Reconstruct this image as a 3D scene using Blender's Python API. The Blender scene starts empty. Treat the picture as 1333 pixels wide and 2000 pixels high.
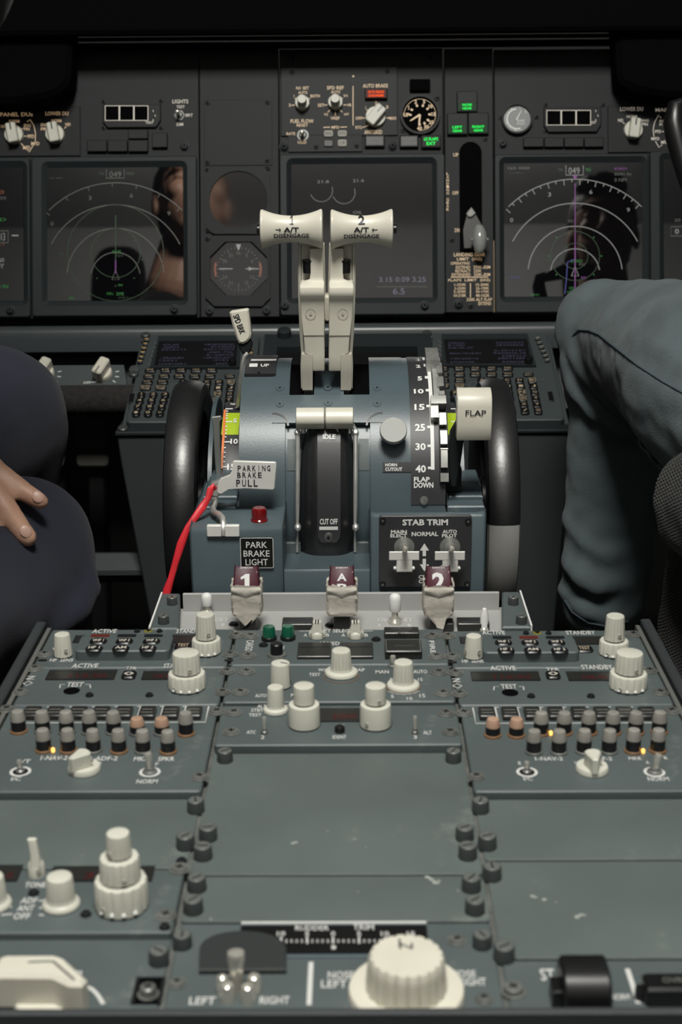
import bpy, bmesh, math, random
from mathutils import Vector, Matrix, noise
random.seed(7)
C = bpy.context.scene.collection
PI = math.pi
def rad(a): return a*PI/180

# ---------------------------------------------------------------- camera
FPX = 2777.8
PITCH, YAW, ROLL = 17.4, .485, .45
CAM = Vector((.009, 0, .375))
RC = Matrix.Rotation(rad(YAW), 3, 'Z') @ Matrix.Rotation(rad(90-PITCH), 3, 'X') @ Matrix.Rotation(rad(-ROLL), 3, 'Z')
cd = bpy.data.cameras.new('camera'); cam = bpy.data.objects.new('camera', cd); C.objects.link(cam)
cam.matrix_world = Matrix.Translation(CAM) @ RC.to_4x4()
cd.sensor_fit = 'VERTICAL'; cd.sensor_height = 36; cd.lens = 50; cd.clip_start = .02; cd.clip_end = 50
cd.dof.use_dof = True; cd.dof.focus_distance = 1.18; cd.dof.aperture_fstop = 12
S = bpy.context.scene
S.camera = cam
S.view_settings.view_transform = 'Standard'; S.view_settings.look = 'None'
S.view_settings.gamma = 1; S.view_settings.use_curve_mapping = False
S.view_settings.exposure = 0.0
# ---------------------------------------------------------------- light
w = bpy.data.worlds.new('world'); S.world = w; w.use_nodes = True
w.node_tree.nodes['Background'].inputs[0].default_value = (.80, .95, 1, 1)
w.node_tree.nodes['Background'].inputs[1].default_value = .05
def area(name, loc, target, size, power, col, size_y=None):
    l = bpy.data.lights.new(name, 'AREA'); l.energy = power; l.color = col; l.size = size
    if size_y: l.shape = 'RECTANGLE'; l.size_y = size_y
    o = bpy.data.objects.new(name, l); C.objects.link(o); o.location = loc
    o.rotation_euler = (Vector(target)-Vector(loc)).to_track_quat('-Z', 'Y').to_euler()
    return o
area('dome_light', (.0, .22, 1.64), (0, .95, 0), .46, 36, (1.0, .985, .92), .40)
def spot(name, loc, target, power, col, ang, rad_):
    l = bpy.data.lights.new(name, 'SPOT'); l.energy = power; l.color = col; l.spot_size = math.radians(ang); l.spot_blend = .6; l.shadow_soft_size = rad_
    o = bpy.data.objects.new(name, l); C.objects.link(o); o.location = loc
    o.rotation_euler = (Vector(target)-Vector(loc)).to_track_quat('-Z', 'Y').to_euler()
spot('face_fill_spot', (.25, 1.95, 1.25), (-.31, .93, .70), 300, (1, .95, .88), 24, .12)  # added narrow spot to brighten the left head mirrored in the display
area('back_wall_wash', (0, -.35, 1.62), (0, -1.05, 1.05), 1.8, 20, (1, .98, .95), .14)  # added wash aimed aft, brightening the back wall mirrored in the screens

# ---------------------------------------------------------------- materials
def lin(c):
    c /= 255
    return c/12.92 if c <= .04045 else ((c+.055)/1.055)**2.4
def rgb(r, g, b): return (lin(r), lin(g), lin(b), 1)
def mat(name, col, rough=.5, metal=0, bump=0, bscale=400, var=0, vscale=8, emit=None, es=0, ior=None, coat=0, trans=0, alpha=1, wear=None):
    m = bpy.data.materials.new(name); m.use_nodes = True
    nt = m.node_tree; b = nt.nodes['Principled BSDF']; I = b.inputs
    I['Base Color'].default_value = col; I['Roughness'].default_value = rough; I['Metallic'].default_value = metal
    if ior: I['IOR'].default_value = ior
    if coat: I['Coat Weight'].default_value = coat; I['Coat Roughness'].default_value = .05
    if trans: I['Transmission Weight'].default_value = trans
    if emit: I['Emission Color'].default_value = emit; I['Emission Strength'].default_value = es
    tc = nt.nodes.new('ShaderNodeTexCoord')
    if var or wear:
        n = nt.nodes.new('ShaderNodeTexNoise'); n.inputs['Scale'].default_value = vscale; n.inputs['Detail'].default_value = 6
        nt.links.new(tc.outputs['Object'], n.inputs['Vector'])
        r = nt.nodes.new('ShaderNodeValToRGB'); e = r.color_ramp.elements
        e[0].position = .3; e[1].position = .7
        e[0].color = tuple(c*(1-var) for c in col[:3])+(1,); e[1].color = tuple(min(1, c*(1+var)) for c in col[:3])+(1,)
        nt.links.new(n.outputs['Fac'], r.inputs['Fac'])
        last = r.outputs['Color']
        if wear:   # sparse pale scuffs and dust specks
            wcol, thr, ws = wear
            n2 = nt.nodes.new('ShaderNodeTexNoise'); n2.inputs['Scale'].default_value = ws; n2.inputs['Detail'].default_value = 9; n2.inputs['Roughness'].default_value = .7
            nt.links.new(tc.outputs['Object'], n2.inputs['Vector'])
            mr = nt.nodes.new('ShaderNodeMapRange'); mr.inputs[1].default_value = thr-.08; mr.inputs[2].default_value = thr+.10; mr.inputs[4].default_value = .45
            nt.links.new(n2.outputs['Fac'], mr.inputs[0])
            mx = nt.nodes.new('ShaderNodeMix'); mx.data_type = 'RGBA'; mx.inputs[7].default_value = wcol
            nt.links.new(mr.outputs[0], mx.inputs[0]); nt.links.new(last, mx.inputs[6]); last = mx.outputs[2]
        nt.links.new(last, I['Base Color'])
    if bump:
        n = nt.nodes.new('ShaderNodeTexNoise'); n.inputs['Scale'].default_value = bscale; n.inputs['Detail'].default_value = 3
        nt.links.new(tc.outputs['Object'], n.inputs['Vector'])
        bp = nt.nodes.new('ShaderNodeBump'); bp.inputs['Strength'].default_value = bump; bp.inputs['Distance'].default_value = .001
        nt.links.new(n.outputs['Fac'], bp.inputs['Height']); nt.links.new(bp.outputs[0], I['Normal'])
    return m
DUST = rgb(150, 152, 145)
M = dict(
 panel=mat('grey_panel_paint', (.077, .096, .098, 1), .5, bump=.12, bscale=1500, var=.10, vscale=14, wear=(DUST, .70, 30)),
 blank=mat('grey_blank_paint', (.095, .116, .112, 1), .47, bump=.10, bscale=1500, var=.14, vscale=9, wear=(DUST, .69, 22)),
 stand=mat('grey_stand_paint', (.068, .094, .107, 1), .36, bump=.08, bscale=900, var=.10, vscale=16, wear=(DUST, .74, 40)),
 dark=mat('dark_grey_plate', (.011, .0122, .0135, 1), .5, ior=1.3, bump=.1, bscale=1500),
 placard=mat('charcoal_placard', (.030, .030, .033, 1), .45, var=.12, vscale=30),
 black=mat('black_plastic', (.006, .006, .0065, 1), .35),
 matte=mat('matt_black', (.0022, .0022, .0025, 1), .9, ior=1.12),
 rubber=mat('black_rubber', (.011, .011, .012, 1), .38, ior=1.75, bump=.1, bscale=300, var=.3, vscale=20),
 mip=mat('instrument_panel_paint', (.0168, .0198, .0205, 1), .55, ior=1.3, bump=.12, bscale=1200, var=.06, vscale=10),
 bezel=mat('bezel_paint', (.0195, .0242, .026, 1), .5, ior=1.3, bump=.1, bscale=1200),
 cream=mat('cream_plastic', (.60, .575, .49, 1), .38, var=.05, vscale=40, wear=((.36, .33, .26, 1), .70, 70)),
 knob=mat('off_white_plastic', (.57, .565, .49, 1), .42, var=.05, vscale=60),
 knobd=mat('grey_plastic_knob', (.30, .30, .28, 1), .45),
 white=mat('white_paint', (.72, .72, .70, 1), .5),
 stencil=mat('white_stencil', (.58, .58, .56, 1), .5),
 glowtxt=mat('backlit_amber_lettering', (.55, .43, .29, 1), .5, emit=(1, .66, .36, 1), es=.22),
 glowwht=mat('backlit_white_lettering', (.5, .48, .43, 1), .5, emit=(1, .88, .72, 1), es=.16),
 ink=mat('black_ink', (.006, .006, .012, 1), .5),
 steel=mat('brushed_steel', (.64, .64, .61, 1), .36, .7, var=.15, vscale=60),
 chrome=mat('chrome', (.62, .60, .54, 1), .2, .6),
 alu=mat('aluminium_sheet', (.66, .655, .62, 1), .5, .12, var=.08, vscale=30),
 screw=mat('worn_screw_metal', (.15, .155, .145, 1), .38, .3, var=.3, vscale=120),
 stud=mat('grey_stud', (.050, .057, .056, 1), .42, .2),
 studtop=mat('grey_stud_top', (.22, .23, .22, 1), .35, .5),
 rail=mat('rail_metal', (.36, .37, .35, 1), .35, .7),
 glass=mat('display_glass', (.004, .004, .005, 1), .02, ior=1.8),
 glassc=mat('antiglare_display_glass', (.011, .0105, .011, 1), .06, ior=1.6),
 smoke=mat('smoked_lens', (.022, .022, .021, 1), .3, ior=1.38),
 red=mat('red_lens', (.16, .004, .006, 1), .18, coat=.6),
 green=mat('green_lens', (.003, .085, .045, 1), .2, coat=.6),
 greenlit=mat('green_lit_legend', (.005, .06, .015, 1), .5, emit=(.01, 1, .10, 1), es=1.3, ior=1.2),
 greendim=mat('green_glow', (.01, .06, .02, 1), .4, emit=(.02, 1, .15, 1), es=.06),
 redlit=mat('red_lit_legend', (.1, .01, .002, 1), .6, emit=(1, .085, .004, 1), es=1.3, ior=1.2),
 reddig=mat('dim_red_digits', (.05, .008, .008, 1), .4, emit=(1, .12, .10, 1), es=.018),
 amber=mat('amber_ring', (.15, .085, .045, 1), .4, emit=(1, .45, .12, 1), es=.025),
 amberlit=mat('amber_lit', (.8, .4, .1, 1), .4, emit=(1, .5, .10, 1), es=2.0),
 yellow=mat('yellow_mark', (.17, .155, .03, 1), .5),
 lime=mat('lime_green_band', (.38, .52, .02, 1), .5),
 orange=mat('orange_pointer', (.72, .20, .06, 1), .5),
 maroon=mat('maroon_handle', (.060, .005, .016, 1), .5, var=.2, vscale=90),
 tape=mat('masking_tape', (.50, .47, .41, 1), .7, bump=.5, bscale=260, var=.12, vscale=90),
 trayw=mat('light_grey_tray', (.36, .36, .35, 1), .55),
 redcord=mat('red_strap', (.62, .025, .035, 1), .4, var=.15, vscale=100),
 clear=mat('clear_acrylic', (.42, .43, .42, 1), .15, ior=1.5, coat=.5, trans=.35),
 cap=mat('translucent_grey_cap', (.26, .25, .225, 1), .28, coat=.3, var=.15, vscale=120),
 capo=mat('amber_tinted_cap', (.42, .27, .19, 1), .28, coat=.3, var=.1, vscale=120),
 keytxt=mat('key_legend', (.40, .33, .23, 1), .5, emit=(1, .75, .42, 1), es=.05),
 sym_w=mat('symbology_white', (.05, .05, .05, 1), .4, emit=(.85, .85, .80, 1), es=.20),
 sym_d=mat('symbology_dim', (.02, .02, .02, 1), .4, emit=(.7, .75, .62, 1), es=.07),
 sym_g=mat('symbology_green', (.01, .03, .01, 1), .4, emit=(.02, .8, .08, 1), es=.15),
 sym_gd=mat('symbology_dim_green', (.01, .02, .01, 1), .4, emit=(.02, .7, .08, 1), es=.022),
 sym_m=mat('symbology_magenta', (.02, .01, .02, 1), .4, emit=(.65, .12, .75, 1), es=.22),
 sym_b=mat('symbology_blue', (.01, .01, .03, 1), .4, emit=(.15, .15, .9, 1), es=.20),
 sym_p=mat('symbology_violet', (.02, .02, .03, 1), .4, emit=(.50, .48, .75, 1), es=.16),
 sym_o=mat('symbology_orange', (.02, .01, .01, 1), .4, emit=(1, .22, .05, 1), es=.16),
 floor=mat('dark_floor', (.02, .02, .02, 1), .8, var=.2),
 wall=mat('light_grey_lining', (.42, .42, .41, 1), .7, var=.04),
 doorm=mat('grey_brown_door', (.13, .115, .105, 1), .7, var=.1),
 kick=mat('dark_kick_panel', (.032, .037, .040, 1), .6, bump=.1, var=.1),
 fuzzy=mat('dark_carpet_trim', (.018, .017, .016, 1), .95, bump=.9, bscale=500, var=.4, vscale=200),
 pedal=mat('grey_pedal', (.085, .083, .075, 1), .6),
)
# ---------------------------------------------------------------- frames: a flat place in the cockpit with its own axes (x right, y up the panel, z out of it)
def ray(px, py): return RC @ Vector(((px-666.5)/FPX, -(py-1000)/FPX, -1))
class Fr:
    def __init__(s, o, tilt):
        s.o = Vector(o); s.R = Matrix.Rotation(rad(tilt), 3, 'X'); s.Ri = s.R.transposed()
    def hit(s, px, py, n=0):
        a = s.Ri @ (CAM-s.o); d = s.Ri @ ray(px, py); t = (n-a.z)/d.z
        return (a.x+d.x*t, a.y+d.y*t)
    def sc(s, px, py, n=0):
        a = s.Ri @ (CAM-s.o); d = s.Ri @ ray(px, py); return (n-a.z)/d.z/FPX
    def up(s, px, pb, pt, n=0):
        """height above the frame of a point that stands over (px,pb) and shows at row pt"""
        u, v = s.hit(px, pb, n); a = s.Ri @ (CAM-s.o); d = s.Ri @ ray(px, pt)
        t = (v-a.y)/d.y
        return a.z+d.z*t
    def w(s, u, v, n=0): return s.o + s.R @ Vector((u, v, n))
FC = Fr((0, 0, 0), 0)                                    # console top
fwd = RC @ Vector((0, 0, -1)); MO = CAM + fwd*1.775
FM = Fr(MO, 90-PITCH)                                    # main instrument panel
FK = Fr((0, 1.499, .009), 20)                            # forward panel with the keypads
YF = 1.003
FQ = Fr((0, YF, 0), 90)                                  # aft face of the control stand

# ---------------------------------------------------------------- mesh builder
_tc = {}
def text_geo(s, bold):
    k = (s, bold)
    if k not in _tc:
        c = bpy.data.curves.new('t', 'FONT'); c.body = s; c.size = 1; c.resolution_u = 2; c.offset = bold
        o = bpy.data.objects.new('t', c); me = bpy.data.meshes.new_from_object(o)
        v = [(p.co.x, p.co.y) for p in me.vertices]; f = [tuple(p.vertices) for p in me.polygons]
        x0 = min(p[0] for p in v); x1 = max(p[0] for p in v); y0 = min(p[1] for p in v); y1 = max(p[1] for p in v)
        v = [((a-x0)/(x1-x0), (b-y0)/(y1-y0)) for a, b in v]
        _tc[k] = (v, f, (x1-x0)/(y1-y0))
        bpy.data.objects.remove(o); bpy.data.curves.remove(c); bpy.data.meshes.remove(me)
    return _tc[k]
def rrect(cx, cy, w, h, r, seg=4):
    r = min(r, w/2*.999, h/2*.999); P = []
    if r <= 0: return [(cx-w/2, cy-h/2), (cx+w/2, cy-h/2), (cx+w/2, cy+h/2), (cx-w/2, cy+h/2)]
    for k, (sx, sy) in enumerate(((1, -1), (1, 1), (-1, 1), (-1, -1))):
        for i in range(seg+1):
            a = -PI/2 + k*PI/2 + i*PI/2/seg
            P.append((cx+sx*(w/2-r)+r*math.cos(a), cy+sy*(h/2-r)+r*math.sin(a)))
    return P
def inset(P, d):
    n = len(P); out = []
    for i in range(n):
        a, b, c = Vector(P[i-1]), Vector(P[i]), Vector(P[(i+1) % n])
        e1 = b-a; e2 = c-b
        if e1.length < 1e-9 or e2.length < 1e-9: out.append(tuple(b)); continue
        n1 = Vector((-e1.y, e1.x)).normalized(); n2 = Vector((-e2.y, e2.x)).normalized()
        m = n1+n2
        if m.length < 1e-6: m = n1
        m.normalize(); k = d/max(.35, m.dot(n1))
        out.append((b.x+m.x*k, b.y+m.y*k))
    return out
class MB:
    def __init__(s, M4=None): s.v = []; s.f = []; s.m = []; s.M = M4
    def add(s, v, f, mi=0):
        b = len(s.v)
        if s.M is not None: v = [s.M @ Vector(p) for p in v]
        s.v += [tuple(p) for p in v]; s.f += [tuple(i+b for i in q) for q in f]; s.m += [mi]*len(f)
        return s
    def loft(s, rings, mi=0, cap0=True, cap1=True, closed=True):
        n = len(rings[0]); v = [p for r in rings for p in r]; f = []
        for k in range(len(rings)-1):
            for i in range(n if closed else n-1):
                j = (i+1) % n; f.append((k*n+i, k*n+j, (k+1)*n+j, (k+1)*n+i))
        if cap0: f.append(tuple(range(n-1, -1, -1)))
        if cap1: f.append(tuple((len(rings)-1)*n+i for i in range(n)))
        return s.add(v, f, mi)
    def prism(s, P, z0, z1, ch=0, mi=0):
        A = sum(P[i-1][0]*P[i][1]-P[i][0]*P[i-1][1] for i in range(len(P)))
        if A < 0: P = P[::-1]
        R = [[(x, y, z0) for x, y in P]]
        if ch:
            R.append([(x, y, z1-ch) for x, y in P]); R.append([(x, y, z1) for x, y in inset(P, ch)])
        else: R.append([(x, y, z1) for x, y in P])
        return s.loft(R, mi)
    def box(s, x0, x1, y0, y1, z0, z1, ch=0, mi=0):
        return s.prism([(x0, y0), (x1, y0), (x1, y1), (x0, y1)], z0, z1, ch, mi)
    def rbox(s, cx, cy, w, h, z0, z1, r=0, ch=0, mi=0): return s.prism(rrect(cx, cy, w, h, r), z0, z1, ch, mi)
    def lathe(s, cx, cy, prof, seg=28, fl=None, mi=0, z=0, M4=None):
        rings = []
        for r, h in prof:
            ring = []
            for i in range(seg):
                a = 2*PI*i/seg; q = r
                if fl and r > 0: q = r*(1-fl[1]*max(0, math.cos(fl[0]*a))**3)
                p = Vector((q*math.cos(a), q*math.sin(a), h))
                if M4 is not None: p = M4 @ p
                ring.append((p.x+cx, p.y+cy, p.z+z))
            rings.append(ring)
        return s.loft(rings, mi)
    def tube(s, pts, r, seg=10, mi=0):
        pts = [Vector(p) for p in pts]; rings = []; n = None
        for i, p in enumerate(pts):
            t = (pts[min(i+1, len(pts)-1)]-pts[max(i-1, 0)]).normalized()
            if n is None: n = t.orthogonal().normalized()
            n = (n-t*n.dot(t)).normalized(); b = t.cross(n)
            q = r[i] if isinstance(r, (list, tuple)) else r
            rings.append([tuple(p+(n*math.cos(a)+b*math.sin(a))*q) for a in (2*PI*k/seg for k in range(seg))])
        return s.loft(rings, mi)
    def stroke(s, pts, wd, z, mi=0, closed=False):
        n = len(pts); L = []; Rr = []
        for i in range(n):
            a = Vector(pts[i-1] if (i or closed) else pts[0]); b = Vector(pts[(i+1) % n] if (i < n-1 or closed) else pts[-1])
            t = (b-a).normalized(); nn = Vector((-t.y, t.x))*wd/2; p = Vector(pts[i]); L.append(p+nn); Rr.append(p-nn)
        v = [(p.x, p.y, z) for p in L]+[(p.x, p.y, z) for p in Rr]
        f = [(i, i+n, (i+1) % n+n, (i+1) % n) for i in range(n if closed else n-1)]
        return s.add(v, f, mi)
    def disc(s, cx, cy, r, z, mi=0, seg=20): return s.add([(cx+r*math.cos(2*PI*i/seg), cy+r*math.sin(2*PI*i/seg), z) for i in range(seg)], [tuple(range(seg))], mi)
    def ring(s, cx, cy, r0, r1, z, mi=0, seg=32, a0=0, a1=2*PI):
        full = abs(a1-a0-2*PI) < 1e-6; n = seg if full else seg+1
        P = [(cx+(r0+r1)/2*math.cos(a0+(a1-a0)*i/seg), cy+(r0+r1)/2*math.sin(a0+(a1-a0)*i/seg)) for i in range(n)]
        return s.stroke(P, abs(r1-r0), z, mi, full)
    def quad(s, P, z, mi=0): return s.add([(x, y, z) for x, y in P], [tuple(range(len(P)))], mi)
    def text(s, t, cx, cy, wd, ht, z, mi=0, rot=0, bold=.012):
        if t == '1':            # a figure one with its flag
            wd = ht*.42; k = ht*(.10+bold); c, d = math.cos(rot), math.sin(rot); R_ = lambda Q_: [(cx+x*c-y*d, cy+x*d+y*c) for x, y in Q_]
            for i in range(6):
                y0, y1 = -ht/2+ht*i/6, -ht/2+ht*(i+1)/6; s.quad(R_([(wd*.12, y0), (wd*.12+k, y0), (wd*.12+k, y1), (wd*.12, y1)]), z, mi)
            s.quad(R_([(wd*.12, ht*.34), (wd*.12, ht/2), (-wd*.42, ht*.30), (-wd*.42, ht*.19)]), z, mi)
            return s.quad(R_([(-wd*.45, -ht/2), (wd*.75, -ht/2), (wd*.75, -ht*.41), (-wd*.45, -ht*.41)]), z, mi)
        v, f, asp = text_geo(t, bold)
        if wd is None: wd = ht*asp
        c, d = math.cos(rot), math.sin(rot); o = []
        for a, b in v:
            x = (a-.5)*wd; y = (b-.5)*ht; o.append((cx+x*c-y*d, cy+x*d+y*c, z))
        return s.add(o, f, mi)
    # pixel-measured helpers: the rectangle or text is laid on frame fr at height n
    def T(s, fr, t, x0, y0, x1, y1, n, mi=1, rot=0, bold=.012):
        u, v = fr.hit((x0+x1)/2, (y0+y1)/2, n)
        W = math.dist(fr.hit(x0, (y0+y1)/2, n), fr.hit(x1, (y0+y1)/2, n)); Hh = math.dist(fr.hit((x0+x1)/2, y0, n), fr.hit((x0+x1)/2, y1, n))
        if rot: W, Hh = Hh, W
        return s.text(t, u, v, W, Hh, n+.00025, mi, rot, bold)
def pr(fr, x0, y0, x1, y1, n=0):
    """pixel rectangle -> centre and size on a frame"""
    u, v = fr.hit((x0+x1)/2, (y0+y1)/2, n)
    return u, v, math.dist(fr.hit(x0, (y0+y1)/2, n), fr.hit(x1, (y0+y1)/2, n)), math.dist(fr.hit((x0+x1)/2, y0, n), fr.hit((x0+x1)/2, y1, n))

# ---------------------------------------------------------------- things and parts
FRM = {}
def setp(o, label=None, cat=None, group=None, kind=None):
    if label: o['label'] = label
    if cat: o['category'] = cat
    if group: o['group'] = group
    if kind: o['kind'] = kind
    return o
def thing(name, label, cat, fr, u, v, n=0, group=None):
    o = bpy.data.objects.new(name, None); C.objects.link(o); o.empty_display_size = .02
    o.matrix_world = Matrix.Translation(fr.w(u, v, n)) @ fr.R.to_4x4()
    FRM[o] = (u, v, n)
    return setp(o, label, cat, group)
def mesh(name, mb, mats, off=(0, 0, 0), ang=35):
    me = bpy.data.meshes.new(name)
    me.from_pydata([(a-off[0], b-off[1], c-off[2]) for a, b, c in mb.v], [], mb.f)
    for m in (mats if isinstance(mats, (list, tuple)) else [mats]): me.materials.append(M[m] if isinstance(m, str) else m)
    me.polygons.foreach_set('material_index', mb.m)
    me.polygons.foreach_set('use_smooth', [True]*len(mb.f))
    me.update(); me.set_sharp_from_angle(angle=rad(ang))
    return me
def part(th, name, mb, mats, parent=None, label=None, kind=None, ang=35):
    o = bpy.data.objects.new(name, mesh(name, mb, mats, FRM[th], ang)); C.objects.link(o)
    o.parent = parent or th
    return setp(o, label, kind=kind)
def single(name, mb, mats, label=None, cat=None, group=None, kind=None, ang=35, fr=None, uv=None):
    """a top-level thing that is one mesh; vertices in world space, or on a frame"""
    if fr is None:
        n = len(mb.v); c = tuple(sum(p[i] for p in mb.v)/n for i in (0, 1))+(min(p[2] for p in mb.v),)
        o = bpy.data.objects.new(name, mesh(name, mb, mats, c, ang)); o.location = c
    else:
        u, v, q = uv; o = bpy.data.objects.new(name, mesh(name, mb, mats, uv, ang))
        o.matrix_world = Matrix.Translation(fr.w(u, v, q)) @ fr.R.to_4x4()
    C.objects.link(o)
    return setp(o, label, cat, group, kind)

# ---------------------------------------------------------------- small hardware, all in frame coordinates
def screw(th, fr, px, py, rpx, n=0, name='screw', m='screw', parent=None, hh=.0016):
    u, v = fr.hit(px, py, n); r = rpx*fr.sc(px, py, n); mb = MB()
    mb.lathe(u, v, [(r*1.25, n), (r*1.25, n+.0006), (r, n+.0007), (r*.92, n+hh), (r*.7, n+hh*1.15)], 20)
    a = random.random()*3
    for k in (0, PI/2):
        c, d = math.cos(a+k), math.sin(a+k)
        mb.stroke([(u-c*r*.5, v-d*r*.5), (u+c*r*.5, v+d*r*.5)], r*.22, n+hh*1.15+.00015, 1)
    return part(th, name, mb, [m, 'black'], parent)
def stud(th, fr, px, py, rpx=17, n=0):
    """cap-headed panel fastener; (px,py) is the middle of its foot"""
    u, v = fr.hit(px, py, n); r = rpx*fr.sc(px, py, n); h = r*1.42; mb = MB()
    mb.lathe(u, v, [(r*1.02, n), (r*.98, n+h*.9), (r*.9, n+h)], 24)
    mb.lathe(u, v, [(r*.84, n+h), (r*.80, n+h+.0002)], 24, mi=1)
    a = random.random()*3; c, d = math.cos(a), math.sin(a)
    mb.stroke([(u-c*r*.6, v-d*r*.6), (u+c*r*.6, v+d*r*.6)], r*.16, n+h+.0004, 2)
    return part(th, 'fastener', mb, ['stud', 'studtop', 'black'])
def toggle(th, fr, px, py, tx, ty, rpx, ring=None, n=0, name='toggle_switch', m='chrome', tip=None, ringm='stencil', parent=None):
    """bat-handle switch from foot (px,py) to tip pixel (tx,ty)"""
    u, v = fr.hit(px, py, n); k = fr.sc(px, py, n); r = rpx*k
    h = fr.up(px, py, ty, n)-n; dx = (tx-px)*k; mb = MB()
    if fr.R[2][2] < .6: h = .018
    mb.lathe(u, v, [(r*1.7, n), (r*1.7, n+.0012), (r*1.1, n+.002), (r*1.1, n+.003)], 18, mi=3)
    dv = fr.hit(tx, ty, n+h)[1]-v if fr.R[2][2] < .6 else 0
    mb.tube([(u, v, n), (u+dx*.5, v+dv*.5, n+h*.5), (u+dx*.85, v+dv*.85, n+h*.85), (u+dx*.97, v+dv*.97, n+h*.97), (u+dx, v+dv, n+h)], [r*.6, r*.8, r, r*.8, r*.3], 14)
    if ring: mb.ring(u, v, ring*k*.72, ring*k, n+.0004, 1)
    if ring: mb.disc(u, v, ring*k*.72, n+.0003, 2)
    return part(th, name, mb, [m, ringm, 'black', 'screw'], parent)
def rknob(th, fr, px, py, ty, r0, r1, n=0, name='knob', fl=(14, .09), m='knob', skirt=0, line=None, parent=None, seg=84, dots=0):
    """round knob; foot centre (px,py), middle of its top at row ty, radii in pixels at the foot"""
    u, v = fr.hit(px, py, n); k = fr.sc(px, py, n); h = fr.up(px, py, ty, n)-n
    mb = MB(); a, b = r0*k, r1*k; z = n
    if skirt:
        sk = skirt*k; mb.lathe(u, v, [(sk, n+.0005), (sk, n+.0012), (sk*.95, n+.0022), (a*1.05, n+.0032), (a, n+.0045)], 40); z = n+.003
    else: mb.lathe(u, v, [(a*.94, n), (a*.94, n+.0012)], 32, mi=1)
    mb.lathe(u, v, [(a, z+.001), (a, z+(h*.08)), (b, n+h*.93), (b*.95, n+h*.985), (b*.88, n+h)], seg, fl)
    if line is not None:
        c, d = math.cos(line), math.sin(line)
        mb.stroke([(u, v), (u+c*b*.9, v+d*b*.9)], b*.12, n+h+.0003, 1)
        mb.add([(u+c*(b+.0004)-d*b*.06, v+d*(b+.0004)+c*b*.06, n+h*.95), (u+c*(b+.0004)+d*b*.06, v+d*(b+.0004)-c*b*.06, n+h*.95), (u+c*(a+.0006)+d*b*.06, v+d*(a+.0006)-c*b*.06, n+h*.15), (u+c*(a+.0006)-d*b*.06, v+d*(a+.0006)+c*b*.06, n+h*.15)], [(0, 1, 2, 3)], 1)
    for i in range(dots):
        q = -PI/2+(i-dots/2+.5)*2*PI/14; p = (u+a*1.0*math.cos(q), v+a*1.0*math.sin(q), n+h*.16)
        mb.lathe(p[0], p[1], [(.0009, -.0009), (.0012, 0), (.0009, .0009), (.0002, .0012)], 8, mi=2, z=p[2])
    o = part(th, name, mb, [m, 'black', 'white'], parent)
    return o, n+h
def setscrew(th, u, v, z, r, ang, parent):
    mb = MB(); M4 = Matrix.Rotation(ang, 4, 'Z') @ Matrix.Rotation(PI/2, 4, 'Y')
    mb.lathe(0, 0, [(.0013, 0), (.0012, .0006), (.0005, .0003)], 10, M4=Matrix.Translation((u+r*math.cos(ang), v+r*math.sin(ang), z)) @ M4)
    part(th, 'set_screw', mb, 'chrome', parent)
def stack_knob(th, fr, px, tiers, n=0, name='tuning_knob', m='knob', ss=True, fl=(14, .08)):
    """concentric knobs; tiers: (foot row, top row, foot radius px, top radius px), rows of the axis"""
    base = None; z = n; py = tiers[0][0]; u, v = fr.hit(px, py, n); k = fr.sc(px, py, n)
    for i, (pb, pt, r0, r1) in enumerate(tiers):
        top = fr.up(px, py, pt, n); mb = MB(); a, b = r0*k, r1*k; h = top-z
        mb.lathe(u, v, [(a*.93, z), (a*.93, z+.0012)], 36, mi=1)
        mb.lathe(u, v, [(a, z+.001), (a, z+h*.1), (b, z+h*.92), (b*.97, z+h*.98), (b*.9, z+h)], 84, fl)
        if i == 0 and fl:
            for j in range(4):
                q = -PI/2+(j-1.5)*2*PI/14; mb.lathe(u+a*math.cos(q), v+a*math.sin(q), [(.0006, -.0008), (.0011, 0), (.0006, .0008)], 8, mi=2, z=z+h*.18)
        o = part(th, name if i == 0 else 'inner_knob', mb, [m, 'black', 'white'], base)
        if ss: setscrew(th, u, v, z+h*.3, a*.99, -PI/2+(.35 if i % 2 else -.6), o if i == 0 else base)
        if i == 0: base = o
        z = top
    return base
def lens_key(th, fr, x0, y0, x1, y1, n, hgt, txt=None, m='black', tm='glowwht', name='push_key', th_=.55, parent=None, r=.25):
    u, v, w_, h_ = pr(fr, x0, y0, x1, y1, n+hgt); mb = MB()
    mb.rbox(u, v, w_, h_, n, n+hgt, min(w_, h_)*r, min(w_, h_)*.08)
    if txt: mb.text(txt, u, v, w_*.64, h_*th_, n+hgt+.0002, 1)
    return part(th, name, mb, [m, tm], parent)
M['amberedge'] = mat('amber_lit_edge', (.20, .13, .05, 1), .5); M['ledge'] = mat('ledge_paint', (.050, .058, .062, 1), .33, bump=.05, bscale=600)
M['decal'] = M['panel']; M['striplens'] = mat('strip_lens', (.55, .57, .56, 1), .3)
M['keygrey'] = mat('pale_grey_key', (.30, .29, .25, 1), .5); M['smoked'] = M['placard']; M['reddim'] = mat('red_glow', (.03, .004, .002, 1), .4, emit=(1, .07, .01, 1), es=.05, ior=1.2); M['legend'] = mat('unlit_legend', (.11, .11, .11, 1), .5)
M['greenface'] = mat('green_lit_face', (.004, .014, .006, 1), .4, emit=(.02, 1, .16, 1), es=.02, ior=1.2)
M['gaugeface'] = mat('pale_grey_gauge_face', (.15, .16, .165, 1), .35)
M['keybar'] = mat('amber_key_bar', (.55, .38, .16, 1), .4, emit=(1, .62, .2, 1), es=.06); M['sym_pd'] = mat('dim_violet_text', (.02, .02, .03, 1), .4, emit=(.42, .40, .70, 1), es=.10)
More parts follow.
